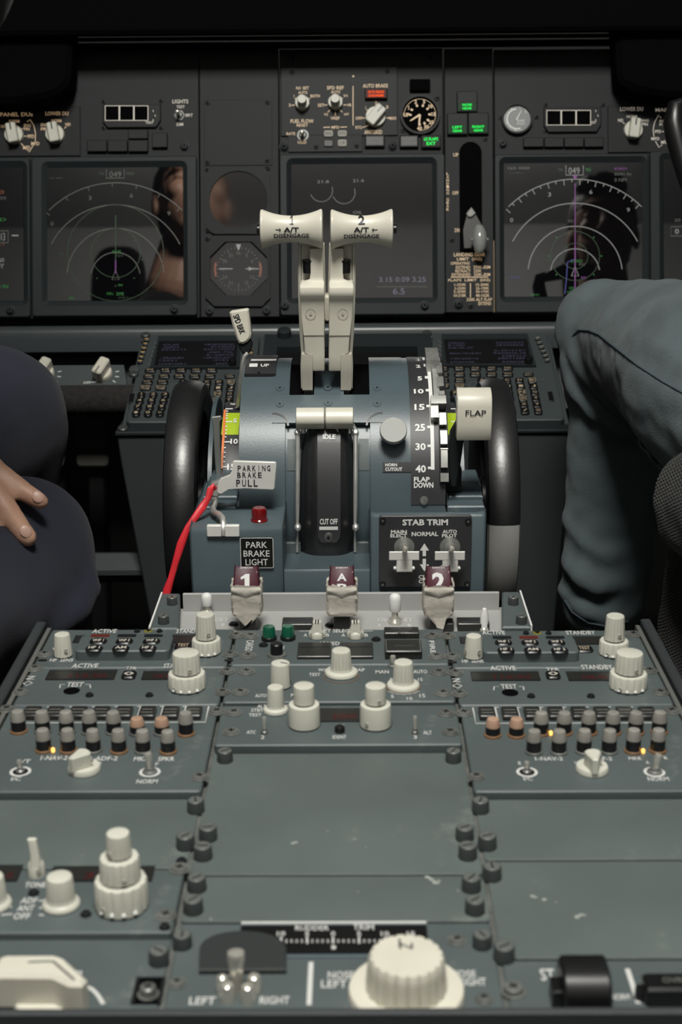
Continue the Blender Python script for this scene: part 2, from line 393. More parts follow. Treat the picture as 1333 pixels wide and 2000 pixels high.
M['creamshade'] = mat('worn_cream', (.42, .40, .34, 1), .5); M['stripe'] = mat('light_grey_stripe', (.30, .30, .29, 1), .5)
M['redlit2'] = mat('red_glow_bar', (.05, .014, .01, 1), .4, emit=(1, .12, .05, 1), es=.06)
def cloth(name, col, scale, bump, var, col2=None):
    m = mat(name, col, .92, bump=0, var=var, vscale=14); nt = m.node_tree; b = nt.nodes['Principled BSDF']
    b.inputs['Sheen Weight'].default_value = .06; b.inputs['Sheen Roughness'].default_value = .6
    tc = nt.nodes.new('ShaderNodeTexCoord'); mp = nt.nodes.new('ShaderNodeMapping'); mp.inputs['Rotation'].default_value = (.4, .5, .3)
    w1 = nt.nodes.new('ShaderNodeTexNoise' if scale > 160 else 'ShaderNodeTexWave'); w1.inputs['Scale'].default_value = scale*(5 if scale > 160 else 1)
    w2 = nt.nodes.new('ShaderNodeTexNoise' if scale > 160 else 'ShaderNodeTexWave'); w2.inputs['Scale'].default_value = scale*(2 if scale > 160 else 1)
    if scale <= 160: w2.bands_direction = 'Z'; w1.inputs['Distortion'].default_value = 1.5; w2.inputs['Distortion'].default_value = 1.5
    mx = nt.nodes.new('ShaderNodeMath'); mx.operation = 'ADD'
    nt.links.new(tc.outputs['Object'], mp.inputs[0])
    for w_ in (w1, w2): nt.links.new(mp.outputs[0], w_.inputs['Vector'])
    nt.links.new(w1.outputs['Fac'], mx.inputs[0]); nt.links.new(w2.outputs['Fac'], mx.inputs[1])
    bp = nt.nodes.new('ShaderNodeBump'); bp.inputs['Strength'].default_value = bump; bp.inputs['Distance'].default_value = .001
    nt.links.new(mx.outputs[0], bp.inputs['Height']); nt.links.new(bp.outputs[0], b.inputs['Normal']); return m
M['denim'] = cloth('grey_blue_denim', (.080, .105, .113, 1), 260, .35, .26)
M['seam'] = mat('denim_seam', (.055, .075, .088, 1), .9)
M['navy'] = cloth('navy_cloth', (.0115, .0138, .0270, 1), 300, .2, .25)
M['shirt'] = cloth('black_shirt', (.008, .008, .009, 1), 200, .2, .2)
M['weave'] = cloth('grey_woven_fabric', (.026, .026, .025, 1), 150, 1.0, .5)
M['skin'] = mat('skin', (.46, .27, .19, 1), .5, bump=.25, bscale=260, var=.12, vscale=40)
M['skin'].node_tree.nodes['Principled BSDF'].inputs['Subsurface Weight'].default_value = .12
M['skin'].node_tree.nodes['Principled BSDF'].inputs['Subsurface Radius'].default_value = (.008, .003, .002)
M['nail'] = mat('nail', (.48, .30, .235, 1), .4)
M['glassk'] = mat('keypad_display_glass', (.008, .008, .009, 1), .3, ior=1.4)
M['gatem'] = mat('machined_steel', (.42, .42, .40, 1), .35, .65, var=.2, vscale=90)
M['guardp'] = mat('charcoal_guard', (.026, .030, .030, 1), .5)
M['chip'] = mat('bare_paint_chip', (.33, .35, .32, 1), .6)
M['cdu'] = mat('keypad_unit_paint', (.046, .057, .060, 1), .5, bump=.1, bscale=1200)
M['hornp'] = mat('satin_silver_paint', (.36, .365, .35, 1), .6, 0, bump=.1)
M['hair'] = mat('dark_hair', (.012, .009, .007, 1), .6, bump=.8, bscale=180)
# ================================================================ CONSOLE (aft electronics stand)
def Yrow(px, py, n=0): return FC.hit(px, py, n)[1]
UL, UC, UR = (-.2018, -.0742), (-.0721, .0721), (.0742, .2058)
Y_END = .494
mb = MB()
mb.box(-.2045, .2085, Y_END+.004, .928, -.55, -.0135, mi=0)
mb.box(-.1335, .1335, .928, 1.0, -.55, -.017, mi=0)
ped = thing('center_pedestal', 'dark grey centre pedestal carrying the radio and trim panels between the seats', 'pedestal', FC, 0, .72, -.55)
part(ped, 'body', mb, 'kick')
zr_ = Fr((0, .4925, 0), 90).hit(666, 1966)[1]; mb = MB(); mb.box(-.2145, .2180, .4885, .4925, -.30, zr_, .0010, 0); part(ped, 'aft_rim', mb, 'kick', label='dark raised rim along the aft edge')
for s in (-1, 1):
    x0, x1 = (-.2145, -.2075) if s < 0 else (.2110, .2180)
    mb = MB(); mb.box(x0, x1, Y_END-.003, .932, -.16, .0035, .0012, 0)
    e = -.2055 if s < 0 else .2085
    mb.box(min(e, e+.0022*s*-1), max(e, e+.0022*s*-1)+.0006, Y_END-.003, .926, -.012, .0008, 0, 1)
    mb.box(min(x0, e), max(x1-.007 if s > 0 else x1-.0005, e), Y_END, .928, -.05, -.003, 0, 0)
    part(ped, 'side_rail', mb, ['kick', 'rail'])
for x in (-.0731, .0731):        # panel mounting rails seen in the joints
    mb = MB(); mb.box(x-.0016, x+.0016, Y_END, .928, -.0135, -.0052, 0, 0); part(ped, 'mounting_rail', mb, 'screw')

def panel(name, label, cat, U, px, yt, yb, z0=-.0125, z1=0, m='panel', ch=.0008, group=None, gap=.0004):
    yt = Yrow(px, yt, z1) if yt > 100 else yt; yb = Yrow(px, yb, z1) if yb > 100 else yb
    th = thing(name, label, cat, FC, (U[0]+U[1])/2, (yt+yb)/2, z0, group)
    mb = MB(); mb.rbox((U[0]+U[1])/2, (yt+yb)/2, U[1]-U[0], yt-yb-2*gap, z0, z1, .002, ch, 0)
    return th, mb
def face(th, mb, m='panel', ex=()): return part(th, 'faceplate', mb, [m, 'stencil']+list(ex))
def window(th, fr, x0, y0, x1, y1, n, name='display_window', digs=None, m='smoke'):
    u, v, w_, h_ = pr(fr, x0, y0, x1, y1, n); mb = MB()
    mb.rbox(u, v, w_, h_, n-.001, n+.0003, .001, 0, 0)
    mb.stroke([(u-w_/2, v-h_/2), (u+w_/2, v-h_/2), (u+w_/2, v+h_/2), (u-w_/2, v+h_/2)], .0008, n+.0006, 1, True)
    if digs: mb.text(digs, u+w_*.1, v-h_*.12, w_*.55, h_*.42, n+.0005, 2)
    return part(th, name, mb, [m, 'dark', 'reddig'])

# ---- VHF radio panels, left and right
def vhf(U, side, o, px):
    th, mb = panel('radio_panel', {'l': 'grey VHF radio panel at the far left of the pedestal, knob pair beside STANDBY', 'r': 'grey VHF radio panel at the far right of the pedestal, below the denim leg'}[side], 'radio panel', U, px, 1229 if side == 'l' else 1231, 1304, group='radio tuning panels')
    g = lambda x0, y0, x1, y1: (x0, y0, x1, y1)
    mb.T(FC, 'ACTIVE', *o['act'], 0); mb.T(FC, 'STANDBY', *o['stb'], 0); mb.T(FC, 'HF  SENS', *o['hs'], 0)
    face(th, mb)
    b = o['blk']; u0, v0 = FC.hit(b[0], b[2]); u1, _ = FC.hit(b[1], b[2]); hgt = .0072
    vb = FC.hit((b[0]+b[1])/2, b[3], hgt)[1]; mb = MB()
    mb.rbox((u0+u1)/2, (v0+vb)/2, u1-u0, vb-v0, 0, hgt, .0035, .0008, 0); blk = part(th, 'selector_block', mb, 'panel')
    for (x, y), t in zip(o['keys'], ('VHF 1', 'VHF 2', 'VHF 3', 'HF 1', 'AM', 'HF 2')):
        lens_key(th, FC, x-17, y-5.5, x+17, y+5.5, hgt, .0012, t, 'black', 'glowwht', 'selector_key', .42, blk, .4)
    for (x, y), on in zip(o['bars'], o['lit']):
        u, v, w_, h_ = pr(FC, x-18, y-2.2, x+18, y+2.2, hgt); mb = MB(); mb.box(u-w_/2, u+w_/2, v-h_/2, v+h_/2, hgt, hgt+.0005)
        part(th, 'indicator_bar', mb, 'redlit2' if on else 'dark', blk)
    for r in o['win']: window(th, FC, *r, 0)
    x, y = o['test']; lens_key(th, FC, x-17, y-6, x+17, y+6, 0, .0015, 'TEST', 'black', 'keytxt', 'test_key', .5, None, .3)
    x, y = o['hf']; k, z = rknob(th, FC, x, y, y-43, 18.5, 15, fl=(14, .06), name='sensitivity_knob')
    u, v = FC.hit(x, y)
    for a in (-PI/2+.5, -PI/2-1.0): setscrew(th, u, v, z*.4, .0066, a, k)
    x, y = o['frq']; stack_knob(th, FC, x, [(y, y-27, 29, 28), (y-27, y-75, 20, 17.5)])
    x, y = o['yel']; u, v = FC.hit(x, y); mb = MB(); mb.lathe(u, v, [(.0032, 0), (.003, .0004)], 16, mi=0); mb.quad([(u-.0022, v+.0018), (u, v-.0022), (u+.0022, v+.0018)], .0008, 1); part(th, 'comparator_mark', mb, ['yellow', 'black'])
    for dx in (-22, 22): screw(th, FC, x+dx, y+1.5, 5, m='dark', name='filler_screw')
    for x, y in o['scr']: screw(th, FC, x, y, 13)
    for x, y in o['sl']:
        u, v = FC.hit(x, y); mb = MB(); mb.rbox(u, v, .006, .003, -.001, .0003, .001); part(th, 'slot', mb, 'black')
    return th
vhf(UL, 'l', dict(act=(181, 1229.5, 228, 1237), stb=(345, 1229.5, 396, 1237), hs=(98, 1287, 143, 1293), blk=(146, 331, 1291, 1240),
    keys=[(192, 1250.5), (243, 1250.5), (296, 1250.5), (184, 1264.5), (236, 1264.5), (289, 1264.5)], bars=[(196, 1242), (248, 1242), (300, 1242)], lit=(1, 0, 0),
    win=[(146, 1242, 162, 1256), (336, 1241, 400, 1257)], test=(358, 1260), hf=(124, 1281), frq=(404, 1274), yel=(290, 1232.5), scr=[(87, 1279), (450, 1279), (462, 1242)], sl=[(83, 1290), (447, 1290)]), 230)
vhf(UR, 'r', dict(act=(942, 1232.5, 987, 1240), stb=(1106, 1232.5, 1163, 1240), hs=(903, 1289, 945, 1295), blk=(945, 1133, 1294, 1243),
    keys=[(984, 1253), (1036, 1253), (1088, 1253), (989, 1268), (1041, 1268), (1094, 1268)], bars=[(981, 1245.5), (1033, 1245.5), (1085, 1245.5)], lit=(0, 1, 0),
    win=[(900, 1245, 912, 1258), (1122, 1244, 1186, 1259)], test=(1142, 1265.5), hf=(925, 1284), frq=(1199, 1277), yel=(1050, 1236.5), scr=[(876, 1243), (884, 1283), (1238, 1240)], sl=[(884, 1294), (874, 1234)]), 1070)

# ---- navigation radio panels
def nav(U, side, o, px):
    th, mb = panel('navigation_radio_panel', {'l': 'grey navigation radio panel at left, behind the left audio panel', 'r': 'grey navigation radio panel at right, behind the right audio panel'}[side], 'radio panel', U, px, 1304.5, 1377, group='radio tuning panels')
    mb.T(FC, 'ACTIVE', *o['act'], 0); mb.T(FC, 'STANDBY', *o['stb'], 0); mb.T(FC, 'TEST', *o['tst'], 0); mb.T(FC, 'TFR', *o['tfr'], 0)
    x0, y0, x1, y1 = o['tst']; ym = (y0+y1)/2
    for q in ((x0-4, -1), (x1+4, 1)):
        a = FC.hit(q[0], ym); b = FC.hit(q[0]+q[1]*9, ym); c = FC.hit(q[0]+q[1]*10, ym+7); mb.stroke([a, b, c], .0007, .00025, 1)
    u, v = FC.hit(*o['nav']); mb.text('N', u, v+.0045, .0052, .005, .00025, 1, -PI/2 if side == 'r' else PI/2)
    mb.stroke([(u-.0028, v-.004), (u, v-.0005), (u+.0028, v-.004), (u, v-.0078)], .0008, .00025, 1, True)
    u, v = FC.hit(*o['hole']); mb.disc(u, v, .0052, .0004, 2)
    face(th, mb, ex=['matte'])
    window(th, FC, *o['w1'], 0, digs='110.90'); window(th, FC, *o['w2'], 0, digs='108.30')
    x, y = o['key']; lens_key(th, FC, x-14, y-7, x+14, y+7, 0, .002, '<>', 'black', 'glowwht', 'transfer_key', .5, None, .3)
    x, y = o['frq']; stack_knob(th, FC, x, [(y, y-30, 36.5, 36), (y-30, y-69, 27.5, 26)])
    for x, y in o['dot']: screw(th, FC, x, y, 6.5, m='dark', name='filler_screw')
    for x, y in o['scr']: screw(th, FC, x, y, 13)
    return th
nav(UL, 'l', dict(act=(141, 1295.6+1, 192, 1304+1), stb=(320, 1296.6, 372, 1305), tst=(131, 1333, 163, 1342), tfr=(246, 1303, 267, 1308), w1=(93, 1310, 226, 1328), w2=(279, 1312, 345, 1328), key=(252, 1315.5), nav=(57, 1330), hole=(140, 1350), frq=(366, 1343), dot=[(175, 1359), (292, 1359)], scr=[(68, 1307), (40, 1353), (444, 1312), (435, 1353)]), 230)
nav(UR, 'r', dict(act=(958, 1301, 1008, 1309.5), stb=(1136, 1299, 1197, 1308), tst=(979, 1337, 1010, 1346), tfr=(1067, 1305, 1093, 1310), w1=(921, 1313, 1054, 1330), w2=(1109, 1313, 1196, 1330), key=(1081, 1315.5), nav=(893, 1335), hole=(997, 1353.5), frq=(1227, 1343), dot=[(1038, 1361), (1155, 1361)], scr=[(890, 1315), (898, 1356), (1270, 1311), (1291, 1354)]), 1070)

# ---- audio control panels
def audio(U, side, o, px):
    th, mb = panel('audio_control_panel', {'l': 'grey audio control panel at left with clear-capped knobs, two amber', 'r': 'grey audio control panel at right with clear-capped knobs by the seat'}[side], 'audio panel', U, px, 1377.5, 1546, group='audio control panels')
    for t, r in o['txt']: mb.T(FC, t, *r, 0)
    bx = o['box']; y0, y1 = o['by']
    ue = FC.hit(bx[0]-22, y1+5)[0]; uw = FC.hit(bx[-1]+23, y1+5)[0]; va = FC.hit(bx[3], y1+5)[1]; vb = FC.hit(bx[3], y0+3)[1]
    mb.stroke([(ue, vb), (ue, va), (uw, va), (uw, vb)], .0009, .00025, 1)
    for i in range(len(bx)-1):
        x = (bx[i]+bx[i+1])/2; p = FC.hit(x, y1+5)[0]; mb.stroke([(p, va), (p, vb)], .0009, .00025, 1); mb.stroke([(p-.0022, vb), (p+.0022, vb)], .0009, .0003, 1)
    face(th, mb)
    for i, x in enumerate(bx):
        mb = MB(); n = .0034; u, v, w_, h_ = pr(FC, x-16, y0, x+16, y1-10, n)
        v0 = FC.hit(x, y1)[1]; mb.rbox(u, (v+h_/2+v0)/2, w_, v+h_/2-v0, -.001, n, .001, .0006, 0)
        for q in (-.2, .1): mb.stroke([(u-w_*.36, v+q*h_), (u+w_*.36, v+q*h_)], .0005, n+.0002, 1)
        part(th, 'mic_selector_key', mb, ['smoke', 'knobd'])
    for x, y, t, amb, glow in o['kn']:
        u, v = FC.hit(x, y); k = FC.sc(x, y); r = 15*k; h = FC.up(x, y, t); mb = MB(); hm = h*.56
        mb.lathe(u, v, [(r*1.05, 0), (r*1.05, h*.05), (r*.97, h*.06), (r*.97, hm)], 28, mi=0)
        kn = part(th, 'volume_knob', mb, 'black')
        mb = MB(); mb.lathe(u, v, [(r*1.0, hm), (r*1.0, hm+h*.06), (r*.84, h*.88), (r*.74, h*.98), (r*.6, h)], 28, (18, .03), 0)
        part(th, 'cap', mb, 'capo' if amb else 'cap', kn, 'amber tinted cap' if amb else None)
        mb = MB(); mb.lathe(u, v, [(r*1.16, 0), (r*1.16, .0012), (r*1.0, .0016)], 28); part(th, 'base_ring', mb, 'amber' if glow else 'screw', kn)
        if glow == 2:
            mb = MB(); mb.lathe(u+r*1.25, v-r*.3, [(.0011, 0), (.0011, .0018), (.0006, .0024)], 10); part(th, 'indicator_light', mb, 'amberlit', kn)
    x, y, tx, ty = o['t1']; toggle(th, FC, x, y, tx, ty, 5.5, 21)
    x, y, tx, ty = o['t2']; toggle(th, FC, x, y, tx, ty, 8.5, 21)
    x, y, ang = o['sel']; u, v = FC.hit(x, y); k = FC.sc(x, y); mb = MB(); R = 32*k
    mb.lathe(u, v, [(R, .0004), (R, .0022), (R*.93, .0034)], 40)
    P = []                                      # teardrop pointer, blunt heel and sharp nose
    for i in range(25):
        a = PI*.5+PI*i/24; P.append((R*.62*math.cos(a)*.62, R*.62*math.sin(a)))
    P += [(R*1.08, -R*.20), (R*1.08, R*.20)]
    c, d = math.cos(ang), math.sin(ang); P = [(u+(a)*c-b*d*.82, v+(a)*d+b*c*.82) for a, b in P]
    mb.prism(P, .003, FC.up(x, y, y-38), .0008, 0); sl = part(th, 'selector_knob', mb, 'knob')
    setscrew(th, u, v, .007, R*.52, -.2, sl)
    for p in o['scr']: screw(th, FC, *p, 14)
    return th
audio(UL, 'l', dict(txt=[('1-NAV-2', (80, 1477, 132, 1485)), ('1-ADF-2', (176, 1478, 230, 1486)), ('MKR', (262, 1479, 290, 1487)), ('SPKR', (309, 1479, 341, 1487)), ('R/T', (33, 1484, 60, 1491)), ('I/C', (22, 1518.5, 41, 1525.5)), ('NORM', (267, 1523, 308, 1531)), ('B', (192, 1489, 198, 1497)), ('F', (304, 1490, 310, 1496))],
    box=[62, 107, 152, 197, 242, 288, 333, 378], by=(1378, 1407),
    kn=[(37, 1429, 1388, 0, 1), (84, 1430, 1389, 0, 0), (131, 1431, 1389, 0, 0), (176, 1431, 1389, 0, 0), (223, 1431, 1390, 0, 0), (269, 1433, 1402, 1, 0), (317, 1433, 1402, 1, 0), (364, 1434, 1391, 0, 1),
        (86, 1466, 1424, 0, 2), (134, 1467, 1424, 0, 1), (183, 1467, 1425, 0, 0), (233, 1468, 1425, 0, 1), (280, 1468, 1426, 0, 0), (329, 1469, 1427, 0, 1)],
    t1=(40, 1508, 39, 1484), t2=(293, 1509, 291, 1470), sel=(165, 1505, PI*1.30), scr=[(13, 1386), (424, 1391), (390, 1519)]), 230)
audio(UR, 'r', dict(txt=[('1-NAV-2', (1046, 1479, 1100, 1486)), ('F-2', (1178, 1479, 1196, 1486)), ('MKR', (1229, 1479, 1254, 1485)), ('R', (1298, 1478, 1305, 1484)), ('R', (1013, 1488, 1019, 1495)), ('I/C', (1023, 1518, 1041, 1525)), ('NORM', (1266, 1518, 1307, 1526)), ('A', (1262, 1487, 1269, 1493)), ('V', (1123, 1488, 1130, 1496))],
    box=[952, 997, 1041, 1087, 1133, 1178, 1222, 1266], by=(1379, 1408),
    kn=[(963, 1437, 1403, 1, 1), (1009, 1437, 1403, 1, 1), (1057, 1433, 1391, 0, 2), (1102, 1432, 1391, 0, 1), (1150, 1432, 1391, 0, 1), (1197, 1432, 1391, 0, 1), (1242, 1432, 1391, 0, 1), (1288, 1431, 1390, 0, 1),
        (1043, 1470, 1426, 0, 0), (1092, 1470, 1426, 0, 0), (1141, 1469, 1425, 0, 0), (1190, 1469, 1425, 0, 0), (1237, 1468, 1424, 0, 2), (1285, 1467, 1424, 0, 1)],
    t1=(1030, 1509, 1029, 1487), t2=(1279, 1509, 1286, 1473), sel=(1157, 1505, PI*1.50), scr=[(907, 1394), (1313, 1390), (931, 1518)]), 1070)

# ---- cargo fire panel (centre, far row)
th, mb = panel('cargo_fire_panel', 'grey cargo fire panel with two green lights and two pointed A B knobs', 'control panel', UC, 666, 1229, 1298)
mb.T(FC, 'CARGO', 480, 1251, 495, 1272, 0, rot=-PI/2); mb.T(FC, 'FIRE', 840, 1252, 850, 1277, 0, rot=-PI/2)
mb.T(FC, 'DET SELECT', 625, 1229.5, 690, 1236, 0); mb.T(FC, 'ARMED', 622, 1254, 664, 1260.5, 0)
for a, b in ((585, 622), (692, 729)): mb.stroke([FC.hit(a, 1233), FC.hit(b, 1233)], .0008, .00025, 1)
for t, x in (('A', 597), ('B', 640), ('A', 671), ('B', 716)): mb.T(FC, t, x-3.5, 1238, x+3.5, 1244, 0)
mb.T(FC, 'TEST', 536, 1263, 557, 1269, 0)
face(th, mb)
for x, y in ((526, 1249), (563, 1248)):
    u, v = FC.hit(x, y); k = FC.sc(x, y); mb = MB(); r = 13*k
    mb.lathe(u, v, [(r*1.18, 0), (r*1.18, .0022), (r, .0026)], 24, mi=1); mb.lathe(u, v, [(r, .0026), (r*.93, .0085), (r*.8, .0098)], 24, (12, .05), 0)
    part(th, 'extinguisher_light', mb, ['green', 'black'])
u, v = FC.hit(541, 1281); mb = MB(); mb.lathe(u, v, [(.0066, 0), (.0062, .0015), (.005, .0018)], 24, mi=1); mb.lathe(u, v, [(.0042, 0), (.0042, .0085), (.0036, .0092)], 22); part(th, 'test_button', mb, ['black', 'screw'])
for x, ty in ((620, 1213), (695, 1213)):
    u, v = FC.hit(x, 1244); k = FC.sc(x, 1244); mb = MB(); h = FC.up(x, 1244, ty)
    mb.lathe(u, v, [(17*k, .0004), (17*k, .003), (15.5*k, .0042), (13*k, .005)], 32)
    sec = lambda z, wx, wy, dy: [(u+a, v+b+dy, z) for a, b in rrect(0, 0, wx, wy, .001)]
    mb.loft([sec(.0046, 25*k, 26*k, 0), sec(h*.6, 19*k, 22*k, -.0005), sec(h*.85, 16.5*k, 18*k, -.001), sec(h*.86, 16*k, 18*k, -.001), sec(h*1.0, 15.5*k, 17*k, -.001)])
    for q in (-2.6, 2.6): mb.box(u+(q-1.2)*k, u+(q+1.2)*k, v-.0044, v+.002, h, h+.0003, 0, 1)
    kn = part(th, 'detector_selector', mb, ['knob', 'ink'])
    for a in (-PI/2-.75, -PI/2+.75): setscrew(th, u, v, .0026, 16*k, a, kn)
for x0, x1 in ((582, 647), (664, 729)):
    n = .0022; u, v, w_, h_ = pr(FC, x0, 1254, x1, 1280, n); mb = MB(); v0 = FC.hit(x0, 1288)[1]
    mb.rbox(u, (v+h_/2+v0)/2, w_, v+h_/2-v0, -.002, n, .0006, .0004, 0); mb.stroke([(u-w_*.45, v+h_*.12), (u+w_*.45, v+h_*.12)], .0006, n+.0002, 1)
    part(th, 'armed_light', mb, ['smoke', 'dark'])
n = .0045; u, v, w_, h_ = pr(FC, 751, 1224, 819, 1240, n); v0 = FC.hit(785, 1248)[1]; mb = MB()
mb.rbox(u, (v+h_/2+v0)/2, w_, v+h_/2-v0, 0, n, .0008, .0005, 0); mb.text('DETECTOR', u, v+h_*.22, w_*.6, h_*.28, n+.0002, 1, bold=0); mb.text('FAULT', u, v-h_*.22, w_*.34, h_*.28, n+.0002, 1, bold=0)
part(th, 'detector_fault_light', mb, ['smoke', 'screw'])
n = .006; u, v, w_, h_ = pr(FC, 752, 1248, 824, 1274, n); v0 = FC.hit(785, 1288)[1]; mb = MB()
mb.rbox(u, (v+h_/2+v0)/2, w_, v+h_/2-v0, 0, n, .0008, .0006, 0); mb.stroke([(u-w_*.46, v-h_*.44), (u+w_*.46, v-h_*.44), (u+w_*.46, v+h_*.44), (u-w_*.46, v+h_*.44)], .0007, n+.0002, 1, True)
mb.stroke([(u-w_*.25, v-.0005), (u+w_*.3, v-.0005)], .0005, n+.0002, 1)
part(th, 'discharge_switch', mb, ['smoke', 'rail'])
for p in ((490, 1243), (485, 1282), (845, 1243), (853, 1283)): screw(th, FC, *p, 13)
for p in ((515, 1261), (735, 1250)): screw(th, FC, *p, 7.5, m='dark', name='filler_screw')

# ---- weather radar panel
th, mb = panel('weather_radar_panel', 'grey weather radar panel with two skirted knobs and a striped gain knob', 'control panel', UC, 666, 1298.5, 1371)
for t, r in (('WX', (622, 1306, 640, 1312)), ('TEST', (604, 1315, 626, 1321)), ('MAP', (690, 1306, 713, 1312)), ('MAN', (734, 1309.5, 760, 1316)), ('AUTO', (808, 1309, 835, 1316)), ('5', (764, 1358, 770, 1364)), ('10', (795, 1362, 806, 1368)), ('15', (820, 1356, 831, 1363)), ('5', (762, 1325, 767, 1330)), ('15', (817, 1325, 826, 1331)), ('AUTO', (499, 1356, 521, 1362.5)), ('MAX', (569, 1355, 590, 1362))): mb.T(FC, t, *r, 0)
u, v = FC.hit(788, 1341); k = FC.sc(788, 1341)
for i in range(-12, 13):
    a = -PI/2+i*.075; r0 = 34*k; r1 = (38.5 if i % 4 else 41)*k; mb.stroke([(u+r0*math.cos(a), v+r0*math.sin(a)), (u+r1*math.cos(a), v+r1*math.sin(a))], .0004, .00025, 1)
mb.ring(*FC.hit(667, 1321), 32.5*FC.sc(667, 1321), 34.5*FC.sc(667, 1321), .0003, 2); mb.ring(u, v, 32.5*k, 34.5*k, .0003, 2)
face(th, mb, ex=['amber'])
rknob(th, FC, 549, 1341, 1294, 20, 18.5, fl=(22, .05), name='gain_knob', line=-.45)
rknob(th, FC, 667, 1316, 1269, 21, 18.5, fl=(14, .10), name='mode_knob', skirt=32.5)
rknob(th, FC, 788, 1341, 1292, 20.5, 18.5, fl=(14, .10), name='tilt_knob', skirt=32.5)
toggle(th, FC, 768, 1302, 768, 1280, 6, name='stabilization_switch')
for p in ((482, 1313), (470, 1353), (858, 1314), (866, 1355)): screw(th, FC, *p, 14)

# ---- transponder panel
th, mb = panel('transponder_panel', 'grey transponder panel with two smooth white twin knobs and a dark window', 'control panel', UC, 666, 1377, 1455)
for t, r in (('ALT', (503, 1377, 520, 1383)), ('STBY', (491, 1384.5, 515, 1391)), ('TEST', (486, 1394, 511, 1400)), ('TC', (553, 1377, 564, 1384)), ('ATC', (482, 1427.5, 500, 1434)), ('2', (510, 1437, 517, 1444)), ('ATC', (655, 1415.5, 673, 1421)), ('IDENT', (650, 1437, 677, 1443.5)), ('ALT', (827, 1428, 844, 1435)), ('3', (808, 1437, 815, 1443.5))): mb.T(FC, t, *r, 0)
face(th, mb)
window(th, FC, 620, 1385, 708, 1410, 0, digs='2000')
rknob(th, FC, 539, 1389, 1341, 17, 15.5, fl=None, name='mode_knob', skirt=24.5)
for x in (595, 734):
    stack_knob(th, FC, x, [(1417, 1374, 31, 30), (1374, 1338, 20.5, 20)], name='code_knob', fl=None, ss=(x > 700))
u, v = FC.hit(664, 1429); k = FC.sc(664, 1429); mb = MB(); mb.lathe(u, v, [(10.5*k, 0), (10*k, .003), (8.5*k, .0036)], 20); part(th, 'ident_button', mb, 'black')
toggle(th, FC, 517, 1432, 517, 1400, 4.5, name='transponder_switch'); toggle(th, FC, 811, 1432, 811, 1398, 4.5, name='altitude_source_switch')
for p in ((457, 1393), (452, 1431), (872, 1394), (880, 1431)): screw(th, FC, *p, 14)

# ---- blank cover plates
ZB = -.0042
def blank(label, U, px, yt, yb, st, sc=(), name='blank_panel'):
    th, mb = panel(name, label, 'blank panel', U, px, yt, yb, -.0125, ZB, 'blank', .00025, 'blank cover panels', .0007)
    fp_ = part(th, 'faceplate', mb, 'blank')
    if sc:
        mb = MB()
        for px_, py_, r_ in sc:
            u, v = FC.hit(px_, py_, ZB); k = FC.sc(px_, py_, ZB)*r_; a0 = random.random()*6
            mb.quad([(u+k*(.5+.5*random.random())*math.cos(a0+i*PI/4)*1.2, v+k*(.5+.6*random.random())*math.sin(a0+i*PI/4)) for i in range(8)], ZB+.0002)
        part(th, 'paint_chips', mb, 'chip', fp_)
    for p in st: stud(th, FC, p[0], p[1], p[2] if len(p) > 2 else 17, ZB)
    return th
blank('large plain grey cover panel in the middle of the pedestal, in front of the transponder', UC, 666, .7438, 1709, [(440, 1486, 15.5), (886, 1486, 15.5), (407, 1638, 18), (397, 1675, 18.5), (908, 1638, 18), (914, 1674, 18.5)], [(577, 1646, 5), (572, 1648, 4), (640, 1624, 2.5), (693, 1639, 3), (715, 1655, 2)])
blank('narrow plain grey cover panel behind the rudder trim scale', UC, 666, 1710, 1801, [(385, 1737, 19), (378, 1780, 19.5), (921, 1737, 19), (928, 1781, 19.5)], [(836, 1714, 7), (844, 1719, 6), (850, 1724, 8), (856, 1721, 5), (412, 1796, 3), (700, 1742, 2)])
blank('plain grey cover panel in front of the left audio panel', UL, 220, Yrow(230, 1547), 1697, [(383, 1584, 17), (363, 1655, 18.5)])
blank('plain grey cover panel in front of the right audio panel', UR, 1110, Yrow(1070, 1547), 1680, [(939, 1584, 17), (952, 1655, 18.5)])
blank('scuffed plain grey cover panel at lower right behind the black guarded switch', UR, 1130, 1681, 1873, [(961, 1715, 19), (985, 1873, 21)], [(1040, 1751, 5), (1046, 1753, 4), (1063, 1757, 5), (1086, 1763, 2.5), (1128, 1791, 7), (1136, 1788, 6), (1142, 1788, 4), (895, 1741, 3)])

# ---- ADF panel
th, mb = panel('direction_finder_panel', 'grey radio panel at lower left with a three-tier knob and red digits', 'radio panel', UL, 180, 1697, 1822)
for t, r in (('TONE', (49, 1724, 90, 1734)), ('ADF', (41, 1754, 73, 1765)), ('ANT', (34, 1769, 67, 1780)), ('OFF', (27, 1784, 59, 1796))): mb.T(FC, t, *r, 0)
for y in (1760, 1774, 1788): mb.stroke([FC.hit(2, y), FC.hit(24, y-2)], .0009, .00025, 1); mb.stroke([FC.hit(76, y), FC.hit(86, y)], .0009, .00025, 1)
face(th, mb)
window(th, FC, -60, 1692, 39, 1722, 0, digs='385.0'); window(th, FC, 100, 1694, 300, 1722, 0, digs='362.5'); 
rknob(th, FC, 120, 1768, 1711, 28, 25.5, fl=(22, .05), name='mode_knob', skirt=37)
rknob(th, FC, -14, 1768, 1711, 28, 25.5, fl=(22, .05), name='mode_knob', skirt=37)
stack_knob(th, FC, 239, [(1770, 1716, 52, 51), (1716, 1672, 40, 38), (1672, 1626, 25, 22.5)])
u, v = FC.hit(72, 1708); k = FC.sc(72, 1708); mb = MB(); mb.lathe(u, v, [(17*k, 0), (16.5*k, .0055), (13*k, .0072)], 24)
